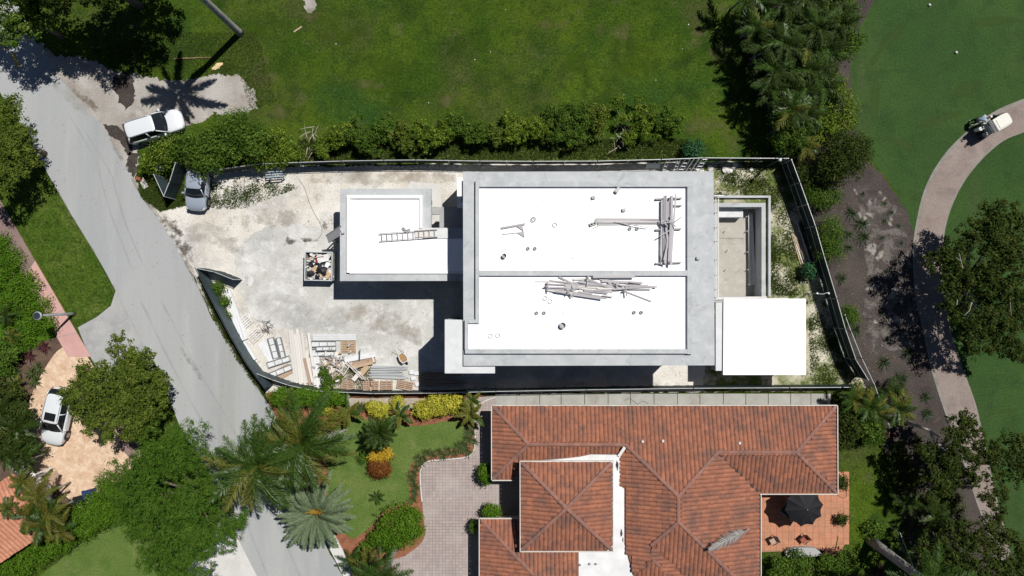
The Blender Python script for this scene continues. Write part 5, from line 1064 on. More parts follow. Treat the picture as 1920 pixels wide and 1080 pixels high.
def lump(name, c, r, m, label, cat, grp=None, sq=0.7, seed=0):
    q = random.Random(seed); bm = bmesh.new(); bmesh.ops.create_icosphere(bm, subdivisions=2, radius=r)
    for v in bm.verts: v.co *= q.uniform(0.75, 1.15); v.co.z *= sq
    me = bpy.data.meshes.new(name); bm.to_mesh(me); bm.free()
    return tag(link(name, me, M[m], None, c, (0, 0, q.uniform(0, 6))), label, cat, grp)
rub = MB()
for k in range(90): rub.box((rs.uniform(-.95, .95), rs.uniform(-1.0, 1.0), rs.uniform(0.35, 0.75)), (rs.uniform(.1, .5), rs.uniform(.06, .35), rs.uniform(.03, .2)), rs.uniform(0, 3), rs.uniform(-.5, .5), rs.uniform(-.5, .5))
tag(rub.build('rubble', M['stone'], None, so + Vector((0, 0, 0.38))), 'pale broken rubble filling the skip', 'rubble', kind='stuff')
for k, (x, y, r) in enumerate(((0.25, -0.25, 0.48), (-0.65, -0.60, 0.33), (-0.55, 0.15, 0.30), (-0.15, -0.85, 0.24), (0.45, -0.62, 0.26))):
    lump('rubbish_bag', so + Vector((x, y, 1.1)), r, 'black_plastic', ['largest black rubbish bag in the middle of the skip', 'black rubbish bag in the lower left corner of the skip', 'black rubbish bag at the left side of the skip', 'small black rubbish bag at the bottom of the skip', 'small black rubbish bag under the largest one in the skip'][k], 'rubbish bag', None, 0.6, k)
for k, (x, y, rz, dx, dy, m, lb) in enumerate(((-0.35, -0.25, 0.4, 0.45, 0.5, 'cardboard', 'crumpled cardboard piece left of the largest rubbish bag'), (0.65, -0.65, 0.8, 0.5, 0.6, 'cardboard', 'cardboard piece in the lower right corner of the skip'), (0.1, -0.62, -0.9, 0.8, 0.12, 'tan_wood', 'tan board end sticking out of the skip rubbish'), (0.35, 0.62, 0.2, 0.9, 0.55, 'white_board', 'white sheet on top of the rubbish in the skip'), (0.7, 0.1, 1.2, 0.4, 0.3, 'white_board', 'small white board at the right side of the skip'), (-0.3, 0.68, 0.15, 1.5, 0.08, 'brown_wood', 'brown batten across the top of the skip rubbish'))):
    tag(MB().box((0, 0, 0), (dx, dy, 0.04), rz, rs.uniform(-.2, .2), rs.uniform(-.2, .2)).build('scrap_piece', M[m], None, so + Vector((x, y, 1.15 + 0.02*k))), lb, 'scrap')
lump('red_bag', so + Vector((-0.12, 0.42, 1.0)), 0.17, 'red_plastic', 'small red bag among the rubbish in the skip', 'bag', None, 0.6, 77)
# cable snaking over the yard
cb = [P(x, y, 0.03) for x, y in smooth_line([(560, 335), (572, 355), (580, 380), (592, 405), (601, 420), (604, 436), (596, 448)], 6)]
tag(MB().tube([p - cb[0] for p in cb], 0.014, 6).build('cable', M['dark_steel'], None, cb[0]), 'thin dark cable snaking down the yard to the garage', 'cable')
# steel frames leaning on the top fence and the trestle by it
o = empty('steel_trestle', P(521, 330), math.radians(4), 'blue grey steel trestle by the top fence', 'trestle')
for x in (-0.55, 0.55): 
    for y in (-0.35, 0.35): MB().bar((x, y, 0), (x, y*0.55, 0.85), 0.07).build('leg', M['blue_steel'], o)
    MB().bar((x, -0.3, 0.25), (x, 0.3, 0.25), 0.06).build('cross_bar', M['blue_steel'], o)
for y in (-0.2, 0, 0.2): MB().bar((-0.7, y, 0.87), (0.7, y, 0.87), 0.10, 0.05).build('top_slat', M['blue_steel'], o)
for i, x in enumerate((1254, 1277, 1286, 1293, 1302)):
    p = P(x, 312); o = empty('scaffold_frame', p, 0, ['wide scaffold frame leaning at the left end of the row on the top fence', 'second scaffold frame from the left leaning on the top fence', 'middle one of five scaffold frames leaning on the top fence', 'second scaffold frame from the right leaning on the top fence', 'rightmost scaffold frame leaning on the top fence'][i], 'scaffold frame', 'scaffold frames on the top fence')
    w = 0.55 if i == 0 else 0.32; f = lambda u, t: Vector((u*w + (0.30*t if i else 0.05*t), -0.45 + 0.75*t, 0.02 + 1.45*t))
    for u in (-1, 1): MB().bar(f(u, 0), f(u, 1), 0.05).build('upright', M['rail'], o)
    MB().bar(f(-1, 1), f(1, 1), 0.05).build('top_bar', M['rail'], o)
    for t in (0.2, 0.45, 0.7):
        for u in ((-1, -0.6), (0.6, 1)) if i == 0 else ((-1, 1),): MB().bar(f(u[0], t), f(u[1], t), 0.04).build('rung', M['rail'], o)
    if i == 0:
        for u in (-0.6, 0.6): MB().bar(f(u, 0), f(u, 1), 0.04).build('inner_upright', M['rail'], o)
tag(MB().box((0, 0, 0.35), (1.15, 0.04, 0.6), 0, 0, -0.6).build('grey_panel', M['blue_steel'], None, P(1223, 312)), 'dark grey panel leaning on the top fence left of the scaffold frames', 'panel')
rs = random.Random(12); srcs = []
for k in range(5):
    bm = bmesh.new(); bmesh.ops.create_icosphere(bm, subdivisions=1, radius=0.11)
    for v in bm.verts: v.co *= rs.uniform(0.7, 1.25); v.co.z *= 0.7
    me = bpy.data.meshes.new('pale_lump'); bm.to_mesh(me); bm.free(); me.materials.append(M['stone']); srcs.append(me)
for x in [648, 654, 661, 668, 676, 685, 692, 700, 708, 716, 727, 737, 746, 754, 762, 769, 778, 790, 797, 805, 812, 821, 840, 860, 905, 930, 960, 972, 984, 1010, 1105, 1120, 1137, 1150, 1163, 1176, 1190]:  # row of small pale lumps along the fence foot
    tag(link('pale_lump', srcs[rs.randrange(5)], None, None, P(x + rs.uniform(-2, 2), 312.5 + rs.uniform(-1.5, 1.5), 0.05), (0, 0, rs.uniform(0, 6)), (rs.uniform(.8, 1.9), rs.uniform(.6, 1.0), .8)), 'pale lump in the row along the foot of the top fence', 'stone', 'lumps along the top fence')
for x, y in ((551, 309), (563, 312), (585, 310), (561, 316), (584, 318), (592, 317), (596, 311), (545, 320)):
    tag(link('pale_lump', srcs[rs.randrange(5)], None, None, P(x, y, 0.05), (0, 0, rs.uniform(0, 6)), (1.3, 0.7, .8)), 'pale stone scattered by the top fence right of the steel trestle', 'stone', 'scattered stones right of the trestle')
for k, (x, y, r) in enumerate(((1332, 315, 0.34), (1379, 309, 0.30), (1360, 318, 0.38), (1368, 320, 0.30), (1409, 318, 0.2), (1375, 314, 0.22))):
    lump('rubble_lump', P(x, y, 0.1), r*0.8, 'stone', ['pale rubble lump at the corner of the house by the top fence', 'pale lump leaning on the top fence right of the house', 'largest pale rubble lump by the top fence right of the house', 'pale rubble lump right of the largest one by the top fence', 'small pale rubble lump farthest right by the top fence', 'small pale rubble lump against the top fence screen'][k], 'rubble', None, 0.5, 30 + k)
# lumber and formwork in the corner of the yard
YL = 'yard corner'
for i, (a, b, c, d) in enumerate(((421, 545, 452, 640), (425, 542, 456, 638), (429, 544, 459, 638), (432, 550, 462, 636), (435, 566, 463, 630), (458, 640, 479, 674))):
    plank(a, b, c, d, 0.12 + 0.09*(i % 2), 'white foam strip lying along the inside of the street fence', 'white strips inside the street fence', 0.22, 0.14, 'white_board', 'foam_strip', cat='strip')
for i in range(9):
    a = (544 + 4.2*i, 620 + (i % 3)*3); b = (553 + 4.9*i, 722 - (i % 2)*4)
    if i in (6, 7): a = (571 + (i - 6)*4, 668); b = (582 + (i - 6)*5, 723)
    a = (a[0] + rr_.uniform(-1.2, 1.2), a[1] + rr_.uniform(-4, 4)); b = (b[0] + rr_.uniform(-1.2, 1.2), b[1])
    plank(*a, *b, (0.10 + 0.07*(i % 3)) if i != 6 else 0.32, 'brown stained plank lying among the pale ones in the yard corner' if i == 6 else f'{ORD[i]} from the left of the long pale planks in the yard corner', None if i == 6 else 'long pale planks in the yard corner', 0.21, 0.06, 'brown_wood' if i == 6 else 'pale_wood')
for i in range(3): plank(584 + 5*i, 664, 597 + 5.5*i, 726 - i, 0.12 + 0.04*i, 'wide white board between the long planks and the scrap heap', 'white boards in the yard corner', 0.24, 0.05, 'white_board')
plank(492, 640, 515, 676, 0.05, 'broad pale sheet leaning by the form panels', None, 0.95, 0.03, 'white_board', 'board', cat='board')
plank(505, 712, 545, 690, 0.05, 'broad brownish sheet below the form panels', None, 0.9, 0.03, 'brown_wood', 'board', cat='board')
def form_panel(label, px, py, ang, L, W_, z=0.1, n=3):
    o = empty('form_panel', P(px, py, z), math.radians(ang), label, 'form panel', 'grey form panels'); 
    for y in (-W_/2, W_/2): MB().box((0, y, 0.08), (L, 0.05, 0.16)).build('side_rail', M['form_dark'], o)
    for k in range(n + 1): MB().box((-L/2 + L*k/n, 0, 0.08), (0.04, W_ - .08, 0.10)).build('rib', M['form_steel'], o)
    MB().box((0, 0, -0.01), (L - .07, W_ - .08, 0.03)).build('face_sheet', M['concrete_pale'], o)
form_panel('grey form panel standing upright in the middle of the yard corner', 513, 652, -74, 1.7, 0.5); form_panel('grey form panel right of the upright one in the yard corner', 527, 652, -76, 1.7, 0.42, 0.12)
form_panel('grey form panel slanting above another below the upright ones', 523, 678, 18, 1.9, 0.45); form_panel('grey form panel slanting lowest in the yard corner', 526, 696, 22, 2.0, 0.42)
form_panel('upper grey form panel beside the wooden pallet', 607, 645, 0, 2.0, 0.48); form_panel('lower grey form panel beside the wooden pallet', 604, 661, 0, 2.0, 0.55); form_panel('grey form panel lying on the lower one beside the pallet', 612, 653, 2, 1.6, 0.35, 0.3)
for i in range(3): plank(586, 628.5 + 4*i, 668, 628 + 4*i, 0.15 + 0.02*i, 'long white board lying level above the wooden pallet', 'level white boards above the pallet', 0.16, 0.08, 'concrete_pale')
def pallet(label, px, py, ang, w, l, m='tan_wood', z=0.02, n=7):
    o = empty('pallet', P(px, py, z), math.radians(ang), label, 'pallet')
    for k in range(n): MB().box((0, -w/2 + w*(k + .5)/n, 0.13), (l, w/n*0.72, 0.025)).build('slat', M[m], o)
    for x in (-l/2 + .06, 0, l/2 - .06): MB().box((x, 0, 0.065), (0.09, w, 0.10)).build('bearer', M[m], o)
pallet('tan slatted pallet at the right end of the white boards', 654, 649, 0, 1.1, 1.2, 'tan_wood', n=8)
pallet('pale slatted panel nearest the street fence', 461, 603, 42, 0.95, 1.0, 'pale_wood', n=5); pallet('pale slatted panel below the wire tangle', 479, 629, 42, 0.9, 1.1, 'pale_wood', n=5)
for i, (x, w, lb) in enumerate(((652, 24, 'brown pallet leaning at the left of the row by the bottom fence'), (687, 13, 'narrow brown pallet second in the row by the bottom fence'), (703, 15, 'brown pallet third in the row by the bottom fence'), (725, 23, 'pinkish brown pallet fourth in the row by the bottom fence'), (760, 30, 'slatted brown pallet at the right of the row by the bottom fence'))):
    pallet(lb, x, 722, 8 if i in (0,) else (-12 if i == 4 else 0), 0.75, w/S, 'brown_wood', 0.1, 5)
rs = random.Random(21)
for k in range(44):
    x, y = rs.uniform(597, 646), rs.uniform(669, 690); a = rs.gauss(0, 0.9); l = rs.uniform(5, 13)
    plank(x - l/2*math.cos(a), y - l/2*math.sin(a), x + l/2*math.cos(a), y + l/2*math.sin(a), rs.uniform(0.05, 0.45), 'short scrap of timber in the heap below the form panels', 'scrap timber heap', rs.uniform(.05, .11), 0.05, 'grey_wood' if k % 3 else 'brown_wood', 'timber_scrap', dz=rs.uniform(-.1, .15), cat='scrap')
for i, (a, b, c, d, w, m) in enumerate(((646, 675, 704, 664, .42, 'white_board'), (652, 682, 703, 671, .12, 'brown_wood'), (655, 686, 705, 676, .30, 'brown_wood'), (672, 707, 690, 686, .42, 'tan_wood'), (662, 713, 675, 698, .32, 'pale_wood'), (658, 690, 700, 680, .2, 'tan_wood'))):
    plank(a, b, c, d, 0.22 + 0.05*i, ['broad white board slanting above the brown boards', 'thin brown board slanting under the broad white one', 'broad brown board right of the scrap heap', 'tan sheet standing aslant between scrap heap and rod bundle', 'pale sheet offcut below the tan sheet', 'tan board slanting below the brown boards'][i], None, w, 0.05, m, cat='board')
for i, (a, b, c, d) in enumerate(((640, 696, 648, 679), (644, 704, 660, 679), (648, 679, 680, 711), (651, 677, 682, 708), (632, 692, 645, 703), (675, 655, 674, 676))):
    plank(a, b, c, d, 0.55, ['short pale prop at the left of the crossed props', 'pale prop leaning left over the scrap heap', 'long pale prop leaning right over the scrap heap', 'second long pale prop leaning right over the scrap heap', 'short pale prop lying low left of the crossed props', 'thin upright iron rod by the tan pallet'][i], None, 0.06, 0.05, 'pale_wood' if i < 5 else 'dark_steel', 'prop', cat='prop')
for k in range(16):
    y = 686 + 1.55*k + rs.uniform(-.4, .4); x0_ = 694 + rs.uniform(-3, 4)
    plank(x0_, y, x0_ + rs.uniform(58, 70), y + rs.uniform(-2, 2.5), 0.06 + 0.07*(k % 3), f'{ORD[k]} pole from the top of the grey bundle left of the wheelbarrow', 'bundle of grey poles', 0.09, 0.07, 'form_steel', 'pole', cat='pole')
for k in range(20):
    y = 702 + rs.uniform(-4, 22); x0_ = 790 + rs.uniform(-4, 8)
    plank(x0_, y, x0_ + rs.uniform(30, 80), y + rs.uniform(-3, 3), 0.06 + 0.05*(k % 4), 'dark board in the shaded stack by the bottom fence', 'shaded boards by the bottom fence', 0.14, 0.05, 'brown_wood')
for k in range(34):
    x, y = rs.uniform(586, 700), rs.uniform(645, 732); a = rs.uniform(0, 3.14); l = rs.uniform(4, 12)
    plank(x - l/2*math.cos(a), y - l/2*math.sin(a), x + l/2*math.cos(a), y + l/2*math.sin(a), rs.uniform(0.25, 0.6), 'loose offcut strewn over the lumber in the yard corner', 'loose offcuts in the yard corner', rs.uniform(.05, .16), 0.03, rs.choice(['grey_wood', 'brown_wood', 'pale_wood', 'tan_wood']), 'offcut', dz=rs.uniform(-.15, .15), cat='offcut', roll=rs.uniform(-.4, .4))
# wire tangle
mb = MB()
for k in range(26):
    c = Vector((rs.uniform(-.5, .5), rs.uniform(-.45, .45), rs.uniform(.03, .3))); a = rs.uniform(0, 6.3); l = rs.uniform(.3, .8)
    mb.tube([c - Vector((math.cos(a), math.sin(a), .1))*l/2, c + Vector((rs.uniform(-.05, .05), .05, 0)), c + Vector((math.cos(a), math.sin(a), .1))*l/2], 0.012, 5)
tag(mb.build('wire_tangle', M['dark_steel'], None, P(498, 613)), 'tangle of dark wire in the yard above the form panels', 'wire')
# wheelbarrow
wb = empty('wheelbarrow', P(757, 669), math.radians(122), 'wheelbarrow with brown load standing in the yard', 'wheelbarrow')
tr = MB(); t0 = [(-.42, -.20), (-.42, .20), (-.1, .27), (.30, .20), (.36, 0), (.30, -.20), (-.1, -.27)]
vs = [(x*.62, y*.6, 0.28) for x, y in t0] + [(x, y*1.15, 0.62) for x, y in t0]; n = 7
tr.add(vs, [(i, (i + 1) % n, n + (i + 1) % n, n + i) for i in range(n)] + [tuple(range(n))[::-1]]).build('tray', M['white_board'], wb)
tb = MB(); 
tb.tube([(x, y*1.15, 0.62) for x, y in t0 + t0[:1]], 0.03, 6).build('rim', M['white_board'], wb)
MB().prism([(x*.84, y*.92) for x, y in t0], 0.50, 0.55).build('load', M['load'], wb)
for s in (1, -1): 
    MB().tube([(-.30, -s*.12, .30), (.35, -s*.20, .26), (.95, -s*.30, .60)], 0.022, 6).build('handle', M['tan_wood'], wb); MB().bar((.30, s*.2, .30), (.34, s*.22, 0), 0.035).build('leg', M['dark_steel'], wb)
MB().lathe([(0.10, -.04), (0.18, -.03), (0.18, .03), (0.10, .04)], n=16, axis='Y').build('wheel', M['rubber'], wb, (-.52, 0, .18))
for k, (x, y, lb) in enumerate(((772, 698, 'upper white cement bag beside the house shadow'), (781, 700, 'white cement bag at the edge of the house shadow'), (775, 709, 'lower white cement bag beside the house shadow'), (783, 720, 'lowest white cement bag near the bottom fence'))):
    o = MB().box((0, 0, 0.08), (0.42, 0.34, 0.16), 0.1*k).build('cement_bag', M['white_board'], None, P(x, y), bevel=0.05); tag(o, lb, 'cement bag')
# beside the pool
for i, (a, b, c, d) in enumerate(((1403, 400, 1408, 535), (1406, 399, 1411, 535), (1408, 400, 1414, 534), (1410, 401, 1416, 533), (1404, 402, 1405.5, 536))):
    plank(a, b, c, d, -1.42 + 0.06*i, 'long white pipe lying on the pool floor', 'white pipes in the pool', 0.09, 0.08, 'white_board', 'pipe', cat='pipe')
for i, (x, y) in enumerate(((1355, 408), (1379, 410), (1397, 407), (1358, 434), (1398, 434), (1363, 470), (1399, 473), (1360, 506), (1400, 506), (1402, 533))):
    o = tag(MB().tube([(0, 0, 0), (0, 0, 0.42)], 0.035, 6).build('rebar_stub', M['white_board'], None, P(x, y, -1.5)), 'short pale rod stub standing in the pool floor', 'rod', 'rod stubs in the pool')
gr = empty('guard_rail', P(1347, 468), 0, 'thin timber guard rail between the house and the pool', 'guard rail')
for y in (368, 398, 426, 452, 487, 516, 543, 558):
    p = P(1345, y, 1.1) - gr.location; MB().bar((p.x, p.y, 0), (p.x, p.y, 1.15), 0.06).build('post', M['pale_wood'], gr); MB().bar((p.x - .2, p.y, 0.6), (p.x + .15, p.y, 0.6), 0.05).build('brace', M['dark_steel'], gr)
for x in (1342, 1347): MB().bar(P(x, 372, 1.15) - gr.location, P(x, 560, 1.15) - gr.location, 0.06).build('rail', M['pale_wood'], gr)
MB().bar(P(1339, 367, 1.2) - gr.location, P(1358, 367, 1.2) - gr.location, 0.09).build('end_rail', M['white_board'], gr); MB().bar(P(1342, 559, 1.2) - gr.location, P(1438, 557, 1.2) - gr.location, 0.09).build('end_rail', M['pale_wood'], gr)
for i, (a, b, c, d) in enumerate(((1484, 438, 1503, 500), (1487, 440, 1507, 499), (1489, 441, 1512, 497), (1493, 443, 1515, 497), (1496, 440, 1519, 496), (1493, 414, 1521, 497), (1498, 430, 1517, 490))):
    plank(a, b, c, d, 0.06 + 0.05*(i % 3), 'long tan plank in the fan of planks by the golf side fence', 'planks by the golf side fence', 0.10, 0.05, 'pale_wood' if i % 2 else 'tan_wood')
# corner clutter at the gate
tag(MB().box((0, 0, 0.3), (0.5, 0.45, 0.6), 0.2).build('white_bin', M['white_board'], None, P(303, 317), bevel=0.05), 'white box half hidden under the shrubs by the corner gate', 'box')
tag(MB().box((0, 0, 0.12), (0.45, 0.28, 0.2), -0.3).build('red_can', M['rust'], None, P(262, 336), bevel=0.03), 'small rust red can in the grass at the street edge', 'can')
tag(MB().box((0, 0, 0.05), (0.85, 0.42, 0.08), -1.05).build('paving_block', M['pale_concrete'], None, P(270, 344), bevel=0.01), 'pale concrete block beside the rust red can', 'block')
# litter bins under the left hedge
for x, y, m, lb in ((160, 932, 'black_plastic', 'black wheeled bin at the end of the tan driveway'), (176, 921, 'blue_plastic', 'dark blue wheeled bin behind the black one')):
    o = empty('wheeled_bin', P(x, y, 0.02), math.radians(12), lb, 'wheeled bin')
    mb = MB(); mb.add([(-.24, -.26, 0), (.24, -.26, 0), (.24, .26, 0), (-.24, .26, 0), (-.30, -.33, .95), (.30, -.33, .95), (.30, .33, .95), (-.30, .33, .95)], [(0, 3, 2, 1), (4, 5, 6, 7), (0, 1, 5, 4), (1, 2, 6, 5), (2, 3, 7, 6), (3, 0, 4, 7)]).build('bin_body', M[m], o)
    MB().box((0, 0, 0.99), (0.68, 0.74, 0.07)).build('lid', M[m], o, bevel=0.025); MB().tube([(0.36, -.3, .93), (0.36, .3, .93)], 0.02, 6).build('handle', M[m], o)
    for s in (1, -1): MB().lathe([(0.05, -.03), (0.10, -.03), (0.10, .03), (0.05, .03)], n=12, axis='Y').build('wheel', M['rubber'], o, (.26, s*.24, .1))
# terrace furniture
um = empty('parasol', P(1500, 958, 0.03), 0, 'black scalloped parasol on the terracotta terrace', 'parasol'); zt = 2.75; n = 10; hub = P(1513, 955.5, zt) - um.location
um.location = P(1513, 955.5, zt).xy.to_3d() + Vector((0, 0, .03))
pts = [];
for k in range(n):
    a = 2*math.pi*k/n + 0.15; b_ = a + 2*math.pi/n; R_ = 1.52; mb = MB(); vs = [(0, 0, zt)]; fs = []
    for j, f in enumerate((0.33, 0.66, 1.0)):
        for i in range(5):
            t = i/4; aa = a + (b_ - a)*t; sag = 1 - (0.12*f*f)*math.sin(math.pi*t); rr = R_*f*sag
            vs.append((rr*math.cos(aa), rr*math.sin(aa), zt - 0.55*f**1.2 - 0.06*f*math.sin(math.pi*t)))
    for i in range(4): fs.append((0, 1 + i, 2 + i)); fs += [(1 + i, 6 + i, 7 + i, 2 + i), (6 + i, 11 + i, 12 + i, 7 + i)]
    mb.add(vs, fs).build('canopy_panel', M['black_canvas'], um, smooth=True)
    MB().tube([(0, 0, zt - .04), (R_*math.cos(a), R_*math.sin(a), zt - .58)], 0.014, 5).build('rib', M['dark_steel'], um)
MB().tube([(0, 0, 0), (0, 0, zt - .05)], 0.03, 8).build('pole', M['dark_steel'], um); MB().lathe([(0.03, 0), (0.05, 0.06), (0.02, 0.12)], n=10).build('finial', M['steel'], um, (0, 0, zt)); MB().lathe([(0.28, 0), (0.28, 0.06), (0.06, 0.1)], n=16).build('base', M['dark_steel'], um)
def chair(name, label, px, py, ang, m, fm, w=0.55):
    o = empty(name, P(px, py, 0.048), math.radians(ang), label, 'chair')
    MB().box((0, 0, 0.38), (0.55, w, 0.07)).build('seat', M[m], o, bevel=0.02); MB().box((-0.34, 0, 0.62), (0.07, w, 0.5), 0, -0.35).build('backrest', M[m], o, bevel=0.02)
    for x in (-.25, .25):
        for y in (-w/2 + .04, w/2 - .04): MB().bar((x, y, 0), (x, y, 0.36), 0.04).build('leg', M[fm], o)
    for s in (1, -1): MB().bar((-.3, s*w/2, .58), (.25, s*w/2, .56), 0.05).build('armrest', M[fm], o)
chair('garden_chair', 'left brown garden chair on the terrace below the parasol', 1446, 1010, 210, 'brown_wood', 'dark_steel'); chair('garden_chair', 'right brown garden chair on the terrace below the parasol', 1503, 1008, 222, 'rust', 'dark_steel')
sw = chair('swing_chair', 'dark green padded chair with pale arms under the parasol edge', 1471, 951, 140, 'green_cushion', 'rail', 0.95)
mb = MB(); out = [(1468 + 4*math.cos(a), 1030 + 9*math.sin(a)) for a in np.linspace(math.pi*1.4, math.pi*0.9, 5)]
sp = smooth_line([(1469, 1034), (1474, 1026), (1486, 1024), (1510, 1023), (1526, 1025), (1534, 1032), (1538, 1036), (1520, 1040), (1495, 1040), (1475, 1041)], 4, True); sc_ = P(1503, 1032)
tag(MB().prism([(P(x, y) - sc_).xy for x, y in sp], 0, 0.42).build('stone_bench', M['concrete_flat'], None, sc_), 'grey rounded stone bench at the lower edge of the terrace', 'bench')
hose = [P(x, y, .06) for x, y in smooth_line([(1568, 926), (1580, 934), (1587, 930), (1585, 918), (1578, 908)], 4)]
tag(MB().tube([p - hose[0] for p in hose], 0.018, 6).build('hose', M['dark_steel'], None, hose[0]), 'thin hose looping at the terrace corner', 'hose')
hw_ = [P(x, y, .06) for x, y in smooth_line([(1172, 751), (1178, 747), (1188, 752), (1196, 758), (1204, 752), (1216, 757)], 4)]
tag(MB().tube([p - hw_[0] for p in hw_], 0.015, 6).build('hose', M['dark_steel'], None, hw_[0]), 'thin dark hose on the slab walk beside the tiled roof', 'hose')
tag(lump('husk', P(408, 124, 0.05), 0.32, 'husk', 'pale yellow palm husk lying in the palm shadow', 'husk', None, 0.25, 5), None)
bpy.data.objects['husk'].scale = (0.7, 1.6, 1)
# ------------------------------------------------------------------ vegetation
def leaf_mesh(blobs, n, leaf, seed, clump=0.45, per=26, aspect=0.55, up=0.55, low=-0.25, shell=0.6):
    """n leaves in clumps through the blobs (x, y, z, rx, ry, rz)"""
    g = np.random.default_rng(seed); B = np.array(blobs, float); area = B[:, 3]*B[:, 4] + B[:, 3]*B[:, 5]*0.6
    nc_ = max(1, n//per); bi = g.choice(len(B), nc_, p=area/area.sum()); b = B[bi]
    d = g.normal(size=(nc_, 3)); d /= np.linalg.norm(d, axis=1)[:, None]; d[:, 2] = np.where(d[:, 2] < low, -d[:, 2], d[:, 2])
    rad = (shell + (1 - shell)*g.random(nc_))*(0.86 + 0.26*g.random(nc_)); rad = np.where(g.random(nc_) < 0.22, rad*g.random(nc_)**0.5, rad)
    C = b[:, :3] + d*b[:, 3:]*rad[:, None]; tint = g.random(nc_)
    rep = np.repeat(np.arange(nc_), per); m = len(rep)
    off = g.normal(size=(m, 3))*clump*np.array([0.55, 0.55, 0.35]); c = C[rep] + off
    nrm = d[rep]*0.35 + np.array([0, 0, up]) + g.normal(size=(m, 3))*0.45 + off/clump*0.9; nrm /= np.linalg.norm(nrm, axis=1)[:, None]
    t = np.cross(nrm, g.normal(size=(m, 3))); t /= np.linalg.norm(t, axis=1)[:, None]; s = np.cross(nrm, t)
    l = leaf*(0.65 + 0.7*g.random(m))[:, None]
    V = np.empty((m, 4, 3)); V[:, 0] = c - t*l*0.5; V[:, 1] = c + s*l*0.5*aspect; V[:, 2] = c + t*l*0.5 - nrm*l*0.12; V[:, 3] = c - s*l*0.5*aspect
    me = fast_mesh('foliage', V.reshape(-1, 3), 4)
    at = me.attributes.new('tint', 'FLOAT', 'FACE'); at.data.foreach_set('value', np.clip(tint[rep]*0.8 + 0.2*g.random(m), 0, 1).astype(np.float32))
    return me
def limbs(base, tops, r, mat, parent, name='trunk', fork=0.45):
    mb = MB(); c = sum((Vector(t) for t in tops), Vector())/len(tops); q = random.Random(int(abs(base[0]*100)) + len(tops))
    f = Vector(base).lerp(Vector((c.x, c.y, c.z*fork)), 0.9)
    mb.tube([base, Vector(base).lerp(f, .5) + Vector((q.uniform(-.1, .1), q.uniform(-.1, .1), 0)), f], [r, r*.8, r*.65], 9)
    for t in tops:
        t = Vector(t); mid = f.lerp(t, .5) + Vector((q.uniform(-.3, .3), q.uniform(-.3, .3), q.uniform(0, .3)))
        mb.tube([f, mid, t], [r*.5, r*.3, r*.1], 6)
        for k in range(2): e = mid.lerp(t, .4) + Vector((q.uniform(-.8, .8), q.uniform(-.8, .8), q.uniform(0, .5))); mb.tube([mid, e], [r*.2, r*.05], 5)
    return mb.build(name, mat, parent, smooth=True)
def tree(name, label, blobs, n, leaf, mat, seed, trunk_r=0.22, bark='bark', base=None, cat='tree', group=None, cr='crown', lumps=None, **kw):
    """blobs in pixels: (px, py, radius px, z centre, half height)"""
    W = []
    for bl in blobs:
        px, py, rp, z, hz = bl[:5]; ry = bl[5] if len(bl) > 5 else rp; p = P(px, py, z + hz*0.5); k = (H - z)/H/S
        W.append((p.x, p.y, z, rp*k, ry*k, hz))
    A = np.array(W)
    if lumps:
        g = np.random.default_rng(seed + 999); subs = []
        for a in A:
            for _ in range(lumps[0]):
                d = g.normal(size=3); d /= np.linalg.norm(d); d[2] = abs(d[2])*0.9 - 0.05; f = lumps[1]*g.uniform(.6, 1.35); r = max(0.22, f*min(a[3], a[4]))
                q = a[:3] + d*a[3:]*g.uniform(.70, .98); subs.append((q[0], q[1], max(0.2, q[2]), r, r, r*0.75))
        A0 = A.copy(); A0[:, 3:] *= 0.72; A = np.vstack([A0, subs])
    c = np.array(W)[:, :2].mean(0) if base is None else np.array(P(*base).xy)
    o = empty(name, (c[0], c[1], 0), 0, label, cat, group); A[:, 0] -= c[0]; A[:, 1] -= c[1]
    me = leaf_mesh(A, n, leaf, seed, **kw); link(cr, me, M[mat], o)
    tops = [(a[0], a[1], max(0.12, a[2] - a[5]*0.25)) for a in A[:len(W)]]
    limbs((0, 0, 0), tops, trunk_r, M[bark], o, 'trunk' if cat == 'tree' else 'stem', 0.45 if cat == 'tree' else 0.3)
    return o
# big trees
tree('broadleaf_tree', 'dark broadleaf tree overhanging the street at the top left corner', [(10, 15, 42, 5.0, 1.3), (45, 55, 26, 4.4, 1.0), (80, 20, 30, 4.8, 1.1), (20, 60, 26, 4.4, .9), (-40, 0, 50, 5.2, 1.4), (40, -30, 46, 5.2, 1.4)], 12000, 0.19, 'leaf_mid', 1, 0.22, per=24, clump=0.26, lumps=(9, .36), shell=.8)
tree('broadleaf_tree', 'tall dark tree at the top edge casting deep shade over the street corner', [(70, -75, 75, 7.2, 2.0), (150, -95, 85, 7.6, 2.2), (225, -110, 70, 7.4, 2.0), (110, -35, 55, 6.6, 1.6), (170, -40, 50, 6.6, 1.5), (275, -125, 46, 7.0, 1.6), (30, -50, 45, 6.6, 1.5)], 30000, 0.22, 'leaf_dark', 8, 0.35, per=24, clump=0.3, lumps=(9, .34), shell=.75)
tree('broadleaf_tree', 'dark leafy tree at the left edge beside the street', [(5, 230, 42, 4.0, 1.3), (22, 290, 38, 4.0, 1.3), (0, 340, 40, 3.8, 1.2), (-30, 280, 50, 4.2, 1.5), (38, 255, 22, 3.4, 1.0), (15, 205, 26, 3.6, 1.0)], 17000, 0.17, 'leaf_olive', 2, 0.25, per=24, clump=0.24, lumps=(10, .34), shell=.8)
